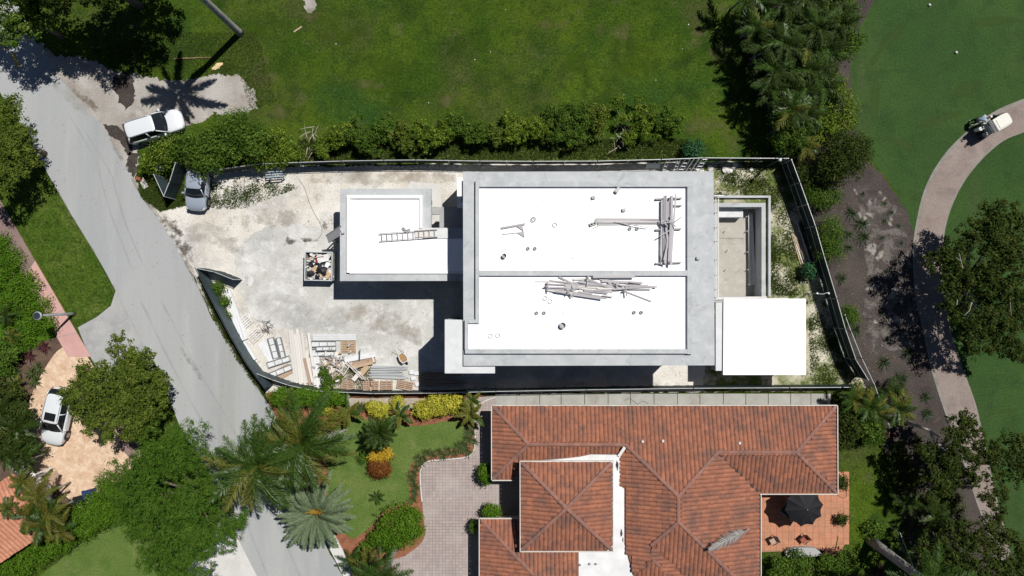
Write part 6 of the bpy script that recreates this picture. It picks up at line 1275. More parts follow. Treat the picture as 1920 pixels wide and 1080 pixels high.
tree('broadleaf_tree', 'olive green street tree shading the white car on the tan driveway', [(200, 730, 62, 4.2, 1.5), (245, 700, 52, 4.2, 1.5), (165, 720, 45, 3.9, 1.3), (270, 755, 48, 4.0, 1.4), (205, 785, 52, 4.0, 1.3), (255, 800, 30, 3.4, 1.0), (225, 655, 30, 3.6, 1.0), (160, 770, 32, 3.6, 1.0), (295, 720, 28, 3.6, 1.0), (130, 745, 22, 3.4, .8)], 36000, 0.17, 'leaf_olive', 3, 0.25, per=24, clump=0.22, lumps=(12, .30), shell=.8)
tree('feathery_tree', 'big feathery fine-leaved green tree over the street at the bottom', [(320, 925, 100, 5.2, 2.2), (300, 860, 60, 4.8, 1.8), (375, 985, 66, 5.0, 1.9), (330, 1030, 78, 5.0, 2.0), (255, 940, 55, 4.6, 1.6), (400, 920, 45, 4.4, 1.5), (235, 885, 36, 4.0, 1.2), (350, 830, 40, 4.2, 1.3), (280, 1000, 50, 4.6, 1.5), (452, 972, 14, 3.6, .6), (430, 990, 18, 3.8, .8), (340, 1090, 80, 5.0, 1.9)], 100000, 0.13, 'leaf_fern', 4, 0.3, clump=0.20, per=26, aspect=0.42, shell=0.8, lumps=(16, .26), up=.7)
big = tree('broadleaf_tree', 'large broad tree over the golf path at the right edge', [(1840, 470, 72, 4.8, 1.7), (1885, 440, 60, 5.0, 1.6), (1800, 500, 52, 4.4, 1.4), (1870, 540, 66, 4.8, 1.6), (1825, 570, 58, 4.4, 1.5), (1880, 610, 50, 4.4, 1.4), (1845, 635, 44, 4.0, 1.2), (1920, 520, 60, 5.0, 1.7), (1850, 405, 30, 4.2, 1.0), (1800, 450, 28, 4.0, .9), (1905, 655, 26, 3.8, .9), (1930, 600, 40, 4.4, 1.3), (1790, 580, 24, 3.8, .8)], 38000, 0.18, 'leaf_dark', 5, 0.28, 'pale_bark', base=(1775, 560), per=26, clump=0.24, shell=0.8, lumps=(10, .30))
bl_ = MB()
for pts in ([(1805, 503, 5.9), (1802, 490, 6.2), (1792, 482, 6.2)], [(1802, 490, 6.2), (1798, 475, 6.4)], [(1890, 548, 6.0), (1894, 565, 6.1), (1896, 592, 6.0)], [(1822, 567, 5.9), (1818, 582, 6.0), (1808, 592, 6.0)], [(1795, 562, 5.4), (1794, 572, 5.4)]):
    bl_.tube([P(*p) - big.location for p in pts], [0.028, 0.024, 0.012][:len(pts)], 6)
bl_.build('bare_branch', M['pale_bark'], big)
t2 = tree('broadleaf_tree', 'spreading tree with pale forked limbs over the golf path', [(1800, 810, 32, 4.6, .8), (1830, 835, 38, 4.8, .9), (1870, 850, 30, 4.6, .8), (1910, 850, 34, 4.8, 1.0), (1905, 890, 26, 4.6, .8), (1800, 850, 34, 4.4, .9), (1770, 880, 30, 4.2, .8), (1840, 880, 36, 4.5, .9), (1865, 920, 28, 4.2, .8), (1870, 955, 18, 4.0, .6), (1790, 900, 34, 4.0, .9), (1750, 860, 22, 4.0, .7), (1820, 800, 20, 4.4, .6), (1930, 880, 26, 4.6, .8), (1760, 915, 26, 3.8, .7)], 20000, 0.17, 'leaf_dark', 6, 0.01, 'pale_bark', base=(1695, 790), per=26, clump=0.2, lumps=(8, .36), shell=.8)
bl_ = MB()
for pts, r in (([(1695, 790, 0.0), (1706, 793, 1.2), (1728, 801, 2.6), (1744, 808, 3.4)], [0.20, 0.17, 0.13, 0.11]), ([(1744, 808, 3.4), (1758, 818, 3.9), (1768, 825, 4.3)], [0.10, 0.07, 0.04]), ([(1744, 808, 3.4), (1752, 830, 3.6), (1778, 843, 4.0), (1820, 850, 4.4)], [0.11, 0.10, 0.08, 0.04]), ([(1752, 830, 3.6), (1758, 848, 3.7)], [0.06, 0.03]), ([(1820, 850, 4.4), (1870, 862, 4.6)], [0.04, 0.02])):
    bl_.tube([P(*p) - t2.location for p in pts], r, 8)
bl_.build('forked_limb', M['pale_bark'], t2, smooth=True)
tree('broadleaf_tree', 'dark leafy tree in the lower right corner', [(1840, 1050, 62, 4.6, 1.4), (1790, 1010, 44, 4.2, 1.2), (1900, 1040, 50, 4.6, 1.3), (1760, 1060, 44, 4.0, 1.2), (1870, 1000, 34, 4.2, 1.0), (1930, 1080, 50, 4.6, 1.3), (1735, 1020, 26, 3.6, .9), (1820, 1100, 70, 4.6, 1.4), (1860, 975, 20, 4.0, .7)], 24000, 0.18, 'leaf_dark', 7, 0.25, per=26, clump=0.24, lumps=(10, .32), shell=.8)
# hedge of single shrubs along the field
rs = random.Random(3); hx = [(612, 258, 22, 34, 3.0), (640, 245, 27, 34, 3.2), (675, 252, 27, 36, 3.3), (712, 250, 28, 38, 3.3), (748, 252, 27, 36, 3.2), (785, 250, 28, 38, 3.2), (822, 252, 27, 36, 3.2), (858, 246, 28, 38, 3.2), (895, 246, 28, 40, 3.2), (930, 250, 26, 36, 3.0), (968, 246, 27, 34, 2.9), (1008, 242, 30, 44, 3.0), (1048, 232, 32, 48, 3.2), (1085, 232, 32, 50, 3.2), (1120, 222, 26, 42, 3.1), (1172, 226, 24, 46, 2.9), (1212, 220, 32, 46, 2.9), (1252, 215, 30, 40, 2.7)]
names = ['first', 'second', 'third', 'fourth', 'fifth', 'sixth', 'seventh', 'eighth', 'ninth', 'tenth', 'eleventh', 'twelfth', 'thirteenth', 'fourteenth', 'fifteenth', 'sixteenth', 'seventeenth', 'eighteenth']
for i, (x, y, rx, ry, h) in enumerate(hx):
    h *= 0.66; sp = [(x, y, rx, h*.55, h*.42, ry*.62)] + [(x + rs.uniform(-.6, .6)*rx, y + rs.uniform(-.75, .75)*ry, rx*.55, h*rs.uniform(.35, .7), h*.3) for _ in range(4)]
    lb = f'{names[i]} shrub from the left in the long field hedge' if i < 17 else 'rightmost shrub of the long field hedge'
    tree('hedge_shrub', lb, sp if i not in (0, 9, 15) else sp[1:], 3400 if i < 15 else 2300, 0.16, ('leaf_hedge', 'leaf_mid', 'leaf_hedge', 'leaf_olive', 'leaf_mid')[i*7 % 5], 100 + i, 0.06, cat='shrub', group='shrubs of the long field hedge', cr='foliage', per=22, clump=0.18, shell=0.8, lumps=(4, .42))
tree('shrub', 'bright green shrub beside the street end of the hedge', [(440, 240, 40, 2.2, 1.3), (475, 265, 36, 2.2, 1.2), (425, 270, 40, 2.0, 1.2)], 7500, 0.18, 'leaf_mid', 130, 0.08, cat='shrub', cr='foliage')
tree('shrub', 'leafy shrub overhanging the silver car', [(385, 290, 42, 2.0, 1.2), (350, 275, 32, 1.8, 1.0), (395, 255, 26, 1.8, 1.0)], 6500, 0.18, 'leaf_mid', 131, 0.08, cat='shrub', cr='foliage')
tree('shrub', 'yellowish green shrub behind the parked white car', [(300, 290, 30, 1.5, .9), (280, 305, 22, 1.2, .8), (320, 275, 24, 1.4, .8)], 4200, 0.16, 'leaf_hedge', 132, 0.06, cat='shrub', cr='foliage')
tree('shrub', 'rounded green shrub at the left end of the top fence', [(515, 277, 38, 1.3, .9), (545, 285, 18, 1.0, .6), (490, 290, 30, 1.1, .7)], 5200, 0.17, 'leaf_hedge', 133, 0.07, cat='shrub', cr='foliage')
tree('shrub', 'small blue green bush above the scaffold frames', [(1302, 280, 18, .9, .6)], 900, 0.2, 'leaf_blue', 134, 0.04, cat='shrub', cr='foliage')
# shrubs along the golf side of the fence
for i, (lb, bl, n, lf, m) in enumerate((
    ('round dark glossy tree beside the fairway edge', [(1590, 292, 46, 2.4, 1.6), (1565, 310, 34, 2.0, 1.3), (1610, 275, 28, 2.2, 1.2)], 9500, 0.17, 'leaf_dark'),
    ('clipped dark mound shrub nearest the fence corner', [(1548, 368, 34, .9, .7, 24), (1525, 362, 20, .8, .6)], 3600, 0.13, 'leaf_mid'),
    ('tall clipped dark shrub outside the fence by the pool', [(1558, 432, 26, 1.3, .9, 30), (1560, 465, 25, 1.3, .9, 28)], 5200, 0.13, 'leaf_mid'),
    ('round dark shrub outside the fence by the pavilion', [(1596, 592, 17, .9, .7, 22)], 2000, 0.13, 'leaf_mid'),
    ('dark clipped shrub strip beside the corner of the site fence', [(1515, 330, 24, 1.0, .8), (1500, 300, 20, .9, .7)], 2600, 0.14, 'leaf_dark'),
    ('pale leaved bush at the fence corner below the palm grove', [(1478, 220, 28, 2.4, 1.3), (1495, 255, 26, 2.2, 1.2), (1470, 265, 20, 1.8, 1.0)], 4200, 0.17, 'leaf_mid'),
    ('dense bushy mass between the palm grove and the fairway', [(1575, 200, 36, 1.8, 1.1), (1560, 160, 32, 1.8, 1.1), (1585, 230, 24, 1.6, 1.0), (1545, 240, 36, 1.8, 1.1), (1530, 190, 34, 1.9, 1.1)], 9000, 0.17, 'leaf_hedge'),
    ('leafy bush at the top of the grove beside the fairway', [(1560, 30, 48, 2.0, 1.2), (1590, 20, 34, 1.8, 1.1), (1580, 75, 36, 1.8, 1.1), (1530, 60, 40, 2.0, 1.2), (1600, 70, 22, 1.5, .8)], 9500, 0.18, 'leaf_mid'),
    ('dark shrubbery filling the gaps of the palm grove', [(1450, 60, 46, 1.4, .9), (1480, 130, 46, 1.4, .9), (1500, 40, 50, 1.4, .9), (1440, 140, 30, 1.2, .8), (1520, 120, 40, 1.4, .9), (1460, 190, 30, 1.2, .8), (1420, 20, 30, 1.2, .8)], 11000, 0.2, 'leaf_dark'))):
    tree('shrub', lb, bl, n, lf, m, 150 + i, 0.06, cat='shrub', cr='foliage')
# neighbour's front garden
for i, (lb, bl, n, lf, m) in enumerate((
    ('big bright green rounded bush beside the paver driveway', [(748, 992, 46, 1.5, 1.1), (720, 1012, 30, 1.3, .9), (770, 980, 28, 1.3, .9)], 9000, 0.15, 'leaf_bright'),
    ('bright green hedge bush at the left end of the bottom fence', [(530, 746, 30, 1.2, .8, 18), (570, 744, 34, 1.3, .8, 18), (615, 746, 34, 1.2, .8, 16)], 7000, 0.16, 'leaf_bright'),
    ('wide yellow croton bush along the bottom fence', [(800, 768, 30, .9, .6, 20), (830, 760, 36, 1.0, .6, 20), (855, 756, 22, .9, .6, 14)], 5200, 0.17, 'leaf_yellow'),
    ('small yellow croton bush left of the wide one', [(712, 770, 22, .8, .5, 16), (698, 764, 12, .7, .4)], 2000, 0.17, 'leaf_yellow'),
    ('tiny yellow croton by the big palm', [(608, 768, 14, .7, .4, 9)], 700, 0.16, 'leaf_yellow'),
    ('yellow croton sprig between the two larger ones', [(745, 756, 12, .7, .4, 16)], 700, 0.16, 'leaf_yellow'),
    ('gold leaved shrub in the middle of the front lawn', [(706, 858, 18, .8, .5, 13), (722, 852, 12, .8, .5)], 1800, 0.15, 'leaf_gold'),
    ('rust red shrub below the gold one on the front lawn', [(711, 880, 23, .9, .6, 19)], 2600, 0.14, 'leaf_rust'),
    ('clipped green topiary bush at the upper tiled roof corner', [(911, 890, 15, 1.0, .8, 20)], 1700, 0.15, 'leaf_bright'),
    ('clipped green topiary bush at the lower tiled roof corner', [(922, 962, 18, 1.0, .7, 15)], 1600, 0.15, 'leaf_bright'),
    ('slim green topiary left of the lower roof corner', [(888, 990, 6, .9, .6, 14)], 500, 0.14, 'leaf_mid'),
    ('small green sprig bush at the left of the gold shrub', [(680, 858, 10, .5, .3)], 350, 0.14, 'leaf_mid'),
    ('green weedy bush inside the street fence at the gate', [(408, 540, 14, .5, .35), (418, 565, 12, .5, .3), (422, 590, 9, .45, .3)], 1500, 0.15, 'leaf_mid'),
    ('leafy green bush in the yard corner by the white boards', [(614, 716, 12, .4, .3, 10), (607, 700, 10, .35, .25)], 600, 0.22, 'leaf_mid'),
    ('white flowered bush beside the leafy one in the yard corner', [(632, 708, 9, .35, .2, 13)], 260, 0.12, 'leaf_hedge'),
    ('small leafy shrub by the planks at the golf side fence', [(1520, 508, 15, .7, .5)], 700, 0.2, 'leaf_blue'),
    ('green bush at the lower left of the date palm bed', [(690, 1020, 12, .6, .4), (678, 1040, 16, .7, .5)], 900, 0.15, 'leaf_bright'))):
    tree('shrub', lb, bl, n, lf, m, 180 + i, 0.03, cat='shrub', cr='foliage', per=16, clump=0.25)
# left garden
for i, (lb, bl, n, lf, m) in enumerate((
    ('low bright green ground cover hedge left of the pink pavement', [(20, 490, 26, .5, .4), (45, 535, 30, .5, .4), (65, 580, 30, .5, .4), (15, 560, 34, .5, .4), (35, 625, 34, .5, .4), (85, 612, 18, .45, .35), (-10, 520, 26, .5, .4), (5, 460, 16, .4, .3)], 12000, 0.14, 'leaf_bright'),
    ('dark shrub at the left edge below the ground cover', [(10, 660, 24, 1.2, .8), (-10, 690, 30, 1.2, .8)], 2600, 0.2, 'leaf_mid'),
    ('dark leafy shrub mass left of the white car', [(20, 790, 36, 2.4, 1.3), (5, 830, 40, 2.6, 1.4), (40, 840, 26, 2.0, 1.0), (10, 740, 24, 1.8, 1.0)], 9000, 0.2, 'leaf_dark'))):
    tree('shrub', lb, bl, n, lf, m, 210 + i, 0.04, cat='shrub', cr='foliage')
# long clipped hedge at the lower left
hb = []
for t in np.linspace(0, 1, 11): hb.append((215 - 235*t, 938 + 142*t, 38, 1.1, .8, 38))
hb += [(195, 905, 22, 1.1, .7), (225, 960, 24, 1.1, .7), (180, 965, 26, 1.1, .7)]
tree('clipped_hedge', 'long clipped bright green hedge running to the lower left corner', hb, 34000, 0.13, 'leaf_bright', 220, 0.05, cat='hedge', cr='foliage', per=22, clump=0.3, shell=0.75)
# rear garden bed under the terrace
for i, (lb, bl, n, m) in enumerate((('leafy dark bush below the stone bench', [(1500, 1062, 30, .9, .6), (1465, 1070, 26, .9, .6)], 3200, 'leaf_mid'), ('leafy bright bush below the right end of the terrace', [(1585, 1056, 28, .9, .6, 24), (1555, 1064, 22, .8, .6)], 2800, 'leaf_mid'), ('small bush at the upper corner of the terrace', [(1580, 906, 13, .6, .4)], 600, 'leaf_dark'), ('small potted bush at the right edge of the terrace', [(1582, 975, 11, .5, .4)], 450, 'leaf_dark'), ('green ground cover by the grey palm trunk', [(1640, 995, 20, .4, .3)], 900, 'leaf_mid'), ('bright leafy bush right of the tiled roof', [(1640, 810, 24, 1.6, 1.0, 28), (1620, 790, 18, 1.4, .8)], 3200, 'leaf_mid'), ('dark leafy mass beside the tiled roof corner', [(1595, 800, 26, 1.8, 1.0), (1600, 770, 24, 1.6, .9), (1585, 830, 18, 1.4, .8)], 4200, 'leaf_dark'), ('dark leafy undergrowth along the lower golf path edge', [(1790, 950, 22, .7, .5), (1775, 925, 20, .7, .5), (1800, 985, 20, .7, .5), (1730, 985, 24, .7, .5), (1715, 945, 20, .6, .4), (1765, 985, 18, .6, .4), (1690, 845, 16, .5, .4)], 3600, 'leaf_dark'), ('dark undergrowth between the rear lawn and the golf path', [(1690, 870, 26, .8, .6), (1720, 900, 28, .8, .6), (1750, 950, 24, .7, .5), (1740, 850, 22, .7, .5), (1690, 910, 24, .7, .5)], 4200, 'leaf_dark'))):
    tree('shrub', lb, bl, n, 0.18, m, 240 + i, 0.03, cat='shrub', cr='foliage', per=18, clump=0.3)

# ---- palms
def frond_mesh(L, rise, droop, n, ll, w, seed, plume=0.3, sweep=0.5, mat='frond', stalk=0.12):
    g = np.random.default_rng(seed); V = []
    def pt(t): return np.array([L*(t - 0.10*t*t*droop), 0.0, L*(rise*t - droop*t*t)])
    for i in range(n):
        t = stalk + (1 - stalk)*(i + 0.5)/n; p = pt(t); q = pt(min(1, t + 0.02)); tx = (q - p)/max(1e-6, np.linalg.norm(q - p))
        prof = (math.sin(math.pi*min(1, 0.12 + 0.88*t))**0.6)*0.9 + 0.12
        for s in (1, -1):
            l = ll*prof*(0.8 + 0.4*g.random()); a = sweep + 0.35*t + g.normal()*0.10; lift = g.normal()*plume - 0.15
            dr = tx*math.sin(a) + np.array([0, s, 0])*math.cos(a)*math.cos(lift) + np.array([0, 0, 1])*math.sin(lift)
            dr /= np.linalg.norm(dr); up = np.array([0, 0, 1.0]); sd = np.cross(dr, up); sd /= np.linalg.norm(sd) + 1e-9
            m = p + dr*l*0.55 + np.array([0, 0, 0.04*l]); e = p + dr*l - np.array([0, 0, 0.22*l])
            V += [p - sd*w*.3, p + sd*w*.3, m + sd*w*.5, m - sd*w*.5, m - sd*w*.5, m + sd*w*.5, e + sd*w*.08, e - sd*w*.08]
    for i in range(8):
        a = pt(i/8); b = pt((i + 1)/8); r = w*0.55*(1 - i/9.5) + 0.008; y = np.array([0, r, 0]); z = np.array([0, 0, r])
        V += [a - y, b - y, b + z, a + z, a + z, b + z, b + y, a + y]
    me = fast_mesh('frond', np.array(V), 4); me.materials.append(M[mat]); return me
def palm(label, crown, h, L, n, meshes, seed, lean=(0, 0), tr=0.16, name='palm_tree', cat='palm', group=None, up=(0.1, 0.9), extra=(), trunk='palm_trunk'):
    """crown: pixel of the crown centre at height h; each frond is a part"""
    q = random.Random(seed); c = P(*crown, h); o = empty(name, (c.x + lean[0], c.y + lean[1], 0), q.uniform(0, 6), label, cat, group)
    o.rotation_euler = (0, 0, 0); off = Vector((-lean[0], -lean[1], 0))
    pts = [Vector((off.x*t, off.y*t, h*t)) for t in (0, .25, .5, .75, 1)]
    if h > 0.6: MB().tube(pts, [tr*1.35, tr*1.05, tr, tr*.95, tr*.9], 12).build('trunk', M[trunk], o, smooth=True)
    for k in range(n):
        a = 2.399963*k + q.uniform(-.2, .2); f = (k + .5)/n; pitch = up[1] + (up[0] - up[1])*f**0.8 + q.uniform(-.12, .12)
        me = meshes[q.randrange(len(meshes))]; s = L*q.uniform(.85, 1.1)*(0.75 + 0.25*f**0.5)
        link('frond', me, None, o, off + Vector((0, 0, h)), (q.uniform(-.45, .45), -pitch, a), (s, s, s))
    for me, a, pitch, s in extra: link('dead_frond', me, None, o, off + Vector((0, 0, h)), (0, -pitch, a), (s, s, s))
    return o
FR = {}
for key, args in {
    'royal': [(1, .42, .62, 62, .20, .014, 1, .6, .55, 'frond'), (1, .35, .55, 62, .19, .014, 2, .6, .5, 'frond'), (1, .40, .60, 62, .20, .014, 21, .6, .5, 'frond'), (1, .45, .75, 60, .19, .014, 3, .6, .55, 'frond_yellow')],
    'royal2': [(1, .42, .62, 56, .20, .016, 4, .5, .5, 'frond'), (1, .35, .60, 56, .20, .016, 5, .55, .5, 'frond')],
    'tall': [(1, .40, .70, 70, .17, .026, 22, .3, .6, 'frond'), (1, .30, .62, 70, .17, .026, 23, .3, .6, 'frond')],
    'date': [(1, .22, .30, 84, .15, .017, 6, .4, .7, 'frond_silver'), (1, .28, .38, 84, .14, .017, 7, .4, .7, 'frond_silver')],
    'areca': [(1, .55, .75, 38, .27, .024, 8, .35, .6, 'frond_dark'), (1, .45, .7, 38, .27, .024, 9, .35, .6, 'frond_dark'), (1, .6, .8, 38, .25, .024, 24, .4, .65, 'frond_dark'), (1, .5, .8, 38, .25, .024, 10, .35, .6, 'frond')],
    'areca_gold': [(1, .55, .75, 38, .27, .025, 11, .35, .6, 'frond_orange'), (1, .45, .75, 38, .27, .025, 12, .35, .6, 'frond_yellow'), (1, .5, .7, 38, .26, .025, 13, .35, .6, 'frond')],
    'yellow': [(1, .5, .7, 34, .28, .030, 14, .35, .6, 'frond_yellow'), (1, .5, .75, 34, .28, .030, 15, .35, .6, 'frond')],
    'dead': [(1, .1, .6, 34, .17, .02, 16, .6, .8, 'frond_dead')],
    'fine': [(1, .40, .55, 50, .22, .018, 17, .6, .5, 'frond_dark'), (1, .30, .5, 50, .22, .018, 18, .6, .5, 'frond')],
    'banana': [(1, .6, .7, 14, .22, .10, 19, .15, .7, 'frond_yellow'), (1, .5, .7, 14, .22, .10, 20, .15, .7, 'frond')]}.items(): FR[key] = [frond_mesh(*a) for a in args]
dead = FR['dead'][0]
# the tall palm on the field whose shadow falls on the gravel
b0 = P(450, 62); tp_ = empty('palm_tree', b0, 0, 'tall palm with bare grey trunk on the grass field', 'palm'); ht = 12.6
MB().tube([(0, 0, 0), (0, 0, .5), (0, 0, 4), (0, 0, 9), (0, 0, ht)], [0.34, 0.27, 0.25, 0.23, 0.18], 14).build('trunk', M['palm_trunk'], tp_, smooth=True)
for k, (a, e, s) in enumerate(((1.55, .30, 3.5), (2.25, .15, 2.6), (3.0, .2, 3.0), (3.45, .0, 4.1), (4.3, .5, 2.6), (5.1, .45, 2.6), (5.9, .05, 4.0), (.35, .3, 3.2), (.85, .25, 2.9), (3.9, .7, 2.6), (5.5, .75, 2.6), (2.6, .8, 2.6), (.1, .9, 2.4))):
    link('frond', FR['tall'][k % 2], None, tp_, (0, 0, ht), (0, -e, a), (s, s, s))
# royal palms over the street
palm('big royal palm over the street, left of a pair', (484, 872), 6.6, 4.1, 34, FR['royal'], 41, (0.2, 0.1), 0.2, up=(-.05, .95), extra=((dead, 2.75, -.35, 3.6), (dead, 4.62, -.45, 3.6)))
palm('big royal palm over the front garden, right of a pair', (566, 830), 6.2, 4.0, 34, FR['royal'], 42, (0.2, -0.1), 0.2, up=(-.05, .95), extra=((dead, 0.12, -.4, 3.7), (dead, 3.9, -.3, 2.6)))
dp = palm('stout silver date palm beside the street', (594, 962), 2.6, 3.3, 52, FR['date'], 43, (0, 0), 0.38, up=(-.12, 1.05))
fl = MB(); q = random.Random(2); c = P(600, 958, 3.0) - dp.location
for k in range(60): a = q.uniform(0, 6.3); r = q.uniform(0.1, .8); fl.bar((c.x - .05, c.y, 3.2), (c.x + r*math.cos(a)*1.1, c.y + .2 + r*.35*math.sin(a), 4.0 + q.uniform(-.1, .1)), 0.035)
fl.build('flower_stalks', M['stalk'], dp)
palm('dark fine-leaved palm with thin trunk on the front lawn', (711, 812), 3.2, 1.5, 40, FR['fine'] + FR['fine'], 44, (0.05, -0.6), 0.09, up=(-.25, 1.1))
palm('grey-trunked palm at the bottom edge beside the driveway', (720, 1080), 5.9, 2.7, 14, FR['yellow'] + FR['royal2'], 45, (P(743, 1023).x - P(720, 1080, 5.9).x, P(743, 1023).y - P(720, 1080, 5.9).y), 0.2)
palm('small palm at the bottom edge left of the grey-trunked one', (690, 1062), 2.0, 1.7, 13, FR['royal2'] + FR['yellow'], 46, (0, 0), 0.1)
palm('little palm tuft below the round bright bush', (660, 1052), 1.2, 1.4, 12, FR['royal2'], 47, (0, 0), 0.08)
gp_ = P(1632, 1012); gt = P(1742, 1096, 6.5)
palm('royal palm with thick grey trunk at the lower right', (1742, 1096), 6.5, 3.4, 14, FR['royal2'], 48, (gp_.x - gt.x, gp_.y - gt.y), 0.34)
# banana-like yellow fronds along the bottom fence
for i, (x, y, L_, lb) in enumerate(((655, 772, 1.5, 'yellow green broad-fronded palm right of the royal palms'), (750, 778, 1.4, 'broad-fronded palm between the yellow crotons'), (882, 775, 1.5, 'yellowish broad-fronded palm at the driveway corner'), (885, 750, 1.1, 'dark broad-fronded palm by the fence at the driveway corner'))):
    palm(lb, (x, y), 1.3, L_, 8, FR['banana'], 60 + i, (0, 0), 0.07, up=(.1, .9))
palm('small feathery cycad in the front lawn bed', (708, 932), .25, .75, 14, FR['royal2'], 65, up=(.2, .8)); 
# palm grove at the top right
rs = random.Random(8); gpos = [(1400, -8), (1432, 12), (1470, 8), (1510, -4), (1550, 2), (1418, 52), (1452, 48), (1492, 42), (1530, 50), (1470, 82), (1508, 88), (1440, 92), (1548, 92), (1452, 130), (1490, 128), (1522, 132), (1468, 168), (1500, 172), (1446, 166), (1540, 160), (1484, 205), (1510, 215), (1575, 45)]
words = ['at its upper left corner', 'second along its top edge', 'third along its top edge', 'fourth along its top edge', 'fifth along its top edge', 'beside the chain link fence near the top', 'just below its top edge, left of middle', 'just below its top edge in the middle', 'just below its top edge, right of middle', 'in its upper middle', 'right of its upper middle', 'at its left edge, a third of the way down', 'near the fairway bushes, a third of the way down', 'at its left, half way down', 'in its very middle', 'right of its very middle', 'left of centre in its lower half', 'in the centre of its lower half', 'at its left edge in the lower half', 'beside the dense bushes in its lower half', 'at its lower end', 'at its lower end beside the bushes', 'closest to the fairway at the top']
for i, (x, y) in enumerate(gpos):
    palm(f'dark green palm of the grove, {words[i]}', (x, y), rs.uniform(2.6, 3.9), rs.uniform(1.8, 2.4), 11, FR['areca'] if i % 5 else FR['areca'] + FR['yellow'], 70 + i, (rs.uniform(-.4, .4), rs.uniform(-.4, .4)), 0.07, group='palms of the grove', up=(-.1, 1.0))
palm('yellow green palm at the fence corner below the grove', (1512, 275), 2.4, 1.3, 12, FR['yellow'], 95, up=(-.1, 1.0), tr=.07)
palm('yellowish palm beside the dense bushes below the grove', (1512, 235), 2.2, 1.3, 11, FR['yellow'] + FR['areca'], 96, up=(-.1, 1.0), tr=.07)
# palms right of the tiled house
for i, (x, y, h, L_, key, lb) in enumerate(((1600, 748, 2.2, 1.5, 'yellow', 'yellow green palm at the bottom fence corner beside the tiled roof'), (1630, 762, 2.4, 1.6, 'yellow', 'yellow green palm right of the fence corner by the tiled roof'), (1682, 765, 2.4, 1.7, 'yellow', 'yellow green palm in the mulch bed below the site corner'), (1672, 738, 1.0, 1.5, 'areca', 'dark low palm in the mulch bed at the site corner'), (1752, 965, 2.2, 1.7, 'areca', 'green palm in the dark undergrowth beside the rear lawn'), (1650, 780, 2.0, 1.4, 'areca', 'dark palm above the bright leafy bush by the tiled roof'), (1700, 940, 1.6, 1.4, 'areca', 'dark palm in the undergrowth left of the golf path'))):
    palm(lb, (x, y), h, L_, 12, FR[key], 110 + i, tr=.07, up=(-.1, 1.0))
# left house palms
for i, (x, y, h, L_, key, lb) in enumerate(((75, 930, 3.6, 1.8, 'areca_gold', 'golden green palm clump top beside the pergola'), (95, 960, 3.4, 1.8, 'areca_gold', 'golden green palm nearest the tan driveway'), (80, 985, 3.2, 1.8, 'areca_gold', 'orange tinged palm at the middle of the roof clump'), (110, 990, 2.8, 1.6, 'areca_gold', 'orange tinged palm by the clipped hedge'), (55, 965, 3.4, 1.6, 'areca_gold', 'olive palm leaning over the salmon roof'), (14, 952, 4.0, .95, 'yellow', 'small yellow green palm top over the salmon roof'), (42, 905, 3.4, 1.2, 'yellow', 'yellow palm top beside the slatted pergola'), (35, 800, 3.0, 1.8, 'areca', 'dark palm left of the white car on the driveway'), (20, 850, 3.2, 1.8, 'areca', 'dark palm above the slatted pergola'), (5, 770, 3.0, 1.7, 'areca', 'dark palm at the left edge beside the driveway'), (45, 855, 2.8, 1.5, 'areca', 'dark palm between the driveway and the pergola'), (10, 590, 1.2, 1.1, 'areca', 'pale green palm in the left ground cover'), (22, 630, 1.0, .9, 'yellow', 'yellow variegated plant in the left ground cover'), (30, 720, 1.0, .9, 'yellow', 'yellow green palm in the brown mulch left of the driveway'))):
    palm(lb, (x, y), h, L_, 12, FR[key], 130 + i, tr=.07, up=(-.1, 1.0))
# ---- strap-leaved plants
def strap_mesh(n, l, w, seed, mat):
    g = np.random.default_rng(seed); V = []
    for k in range(n):
        a = g.random()*6.283; e = 0.25 + 0.9*g.random(); L_ = l*(.7 + .5*g.random()); d = np.array([math.cos(a)*math.cos(e), math.sin(a)*math.cos(e), math.sin(e)]); s = np.array([-math.sin(a), math.cos(a), 0])*w/2
        m = d*L_*.55; t = d*L_*np.array([1.05, 1.05, .62]); V += [-s*.6, s*.6, m + s, m - s, m - s, m + s, t + s*.1, t - s*.1]
    me = fast_mesh('leaves', np.array(V), 4); me.materials.append(M[mat]); return me
ST = {'green': [strap_mesh(40, .55, .035, k, 'strap_leaf') for k in range(3)], 'dark': [strap_mesh(60, .62, .03, 10 + k, 'strap_dark') for k in range(3)], 'red': [strap_mesh(34, .60, .065, 20 + k, 'leaf_red') for k in range(3)], 'olive': [strap_mesh(40, .6, .06, 30 + k, 'strap_leaf') for k in range(2)]}
rs = random.Random(31)
lir = [(885, 795), (878, 806), (886, 812), (878, 822), (886, 828), (874, 838), (864, 844), (852, 850), (842, 846), (832, 852), (822, 848), (812, 853), (802, 850), (793, 858), (786, 866), (780, 876), (776, 888), (774, 900), (776, 912), (778, 924), (770, 896), (784, 858), (868, 832), (880, 846), (858, 838), (775, 936)]
for x, y in lir: tag(link('border_grass', rs.choice(ST['green']), None, None, P(x + rs.uniform(-2, 2), y + rs.uniform(-2, 2), .03), (0, 0, rs.uniform(0, 6)), (1.1, 1.1, .8)), 'green strap-leaved border plant edging the paver driveway', 'plant', 'border plants along the driveway')
for x in range(664, 704, 6): tag(link('border_grass', rs.choice(ST['green']), None, None, P(x, 766 + rs.uniform(-6, 4), .03), (0, 0, rs.uniform(0, 6)), (1, 1, .8)), 'green strap-leaved plant by the fence left of the small yellow croton', 'plant', 'border plants left of the croton')
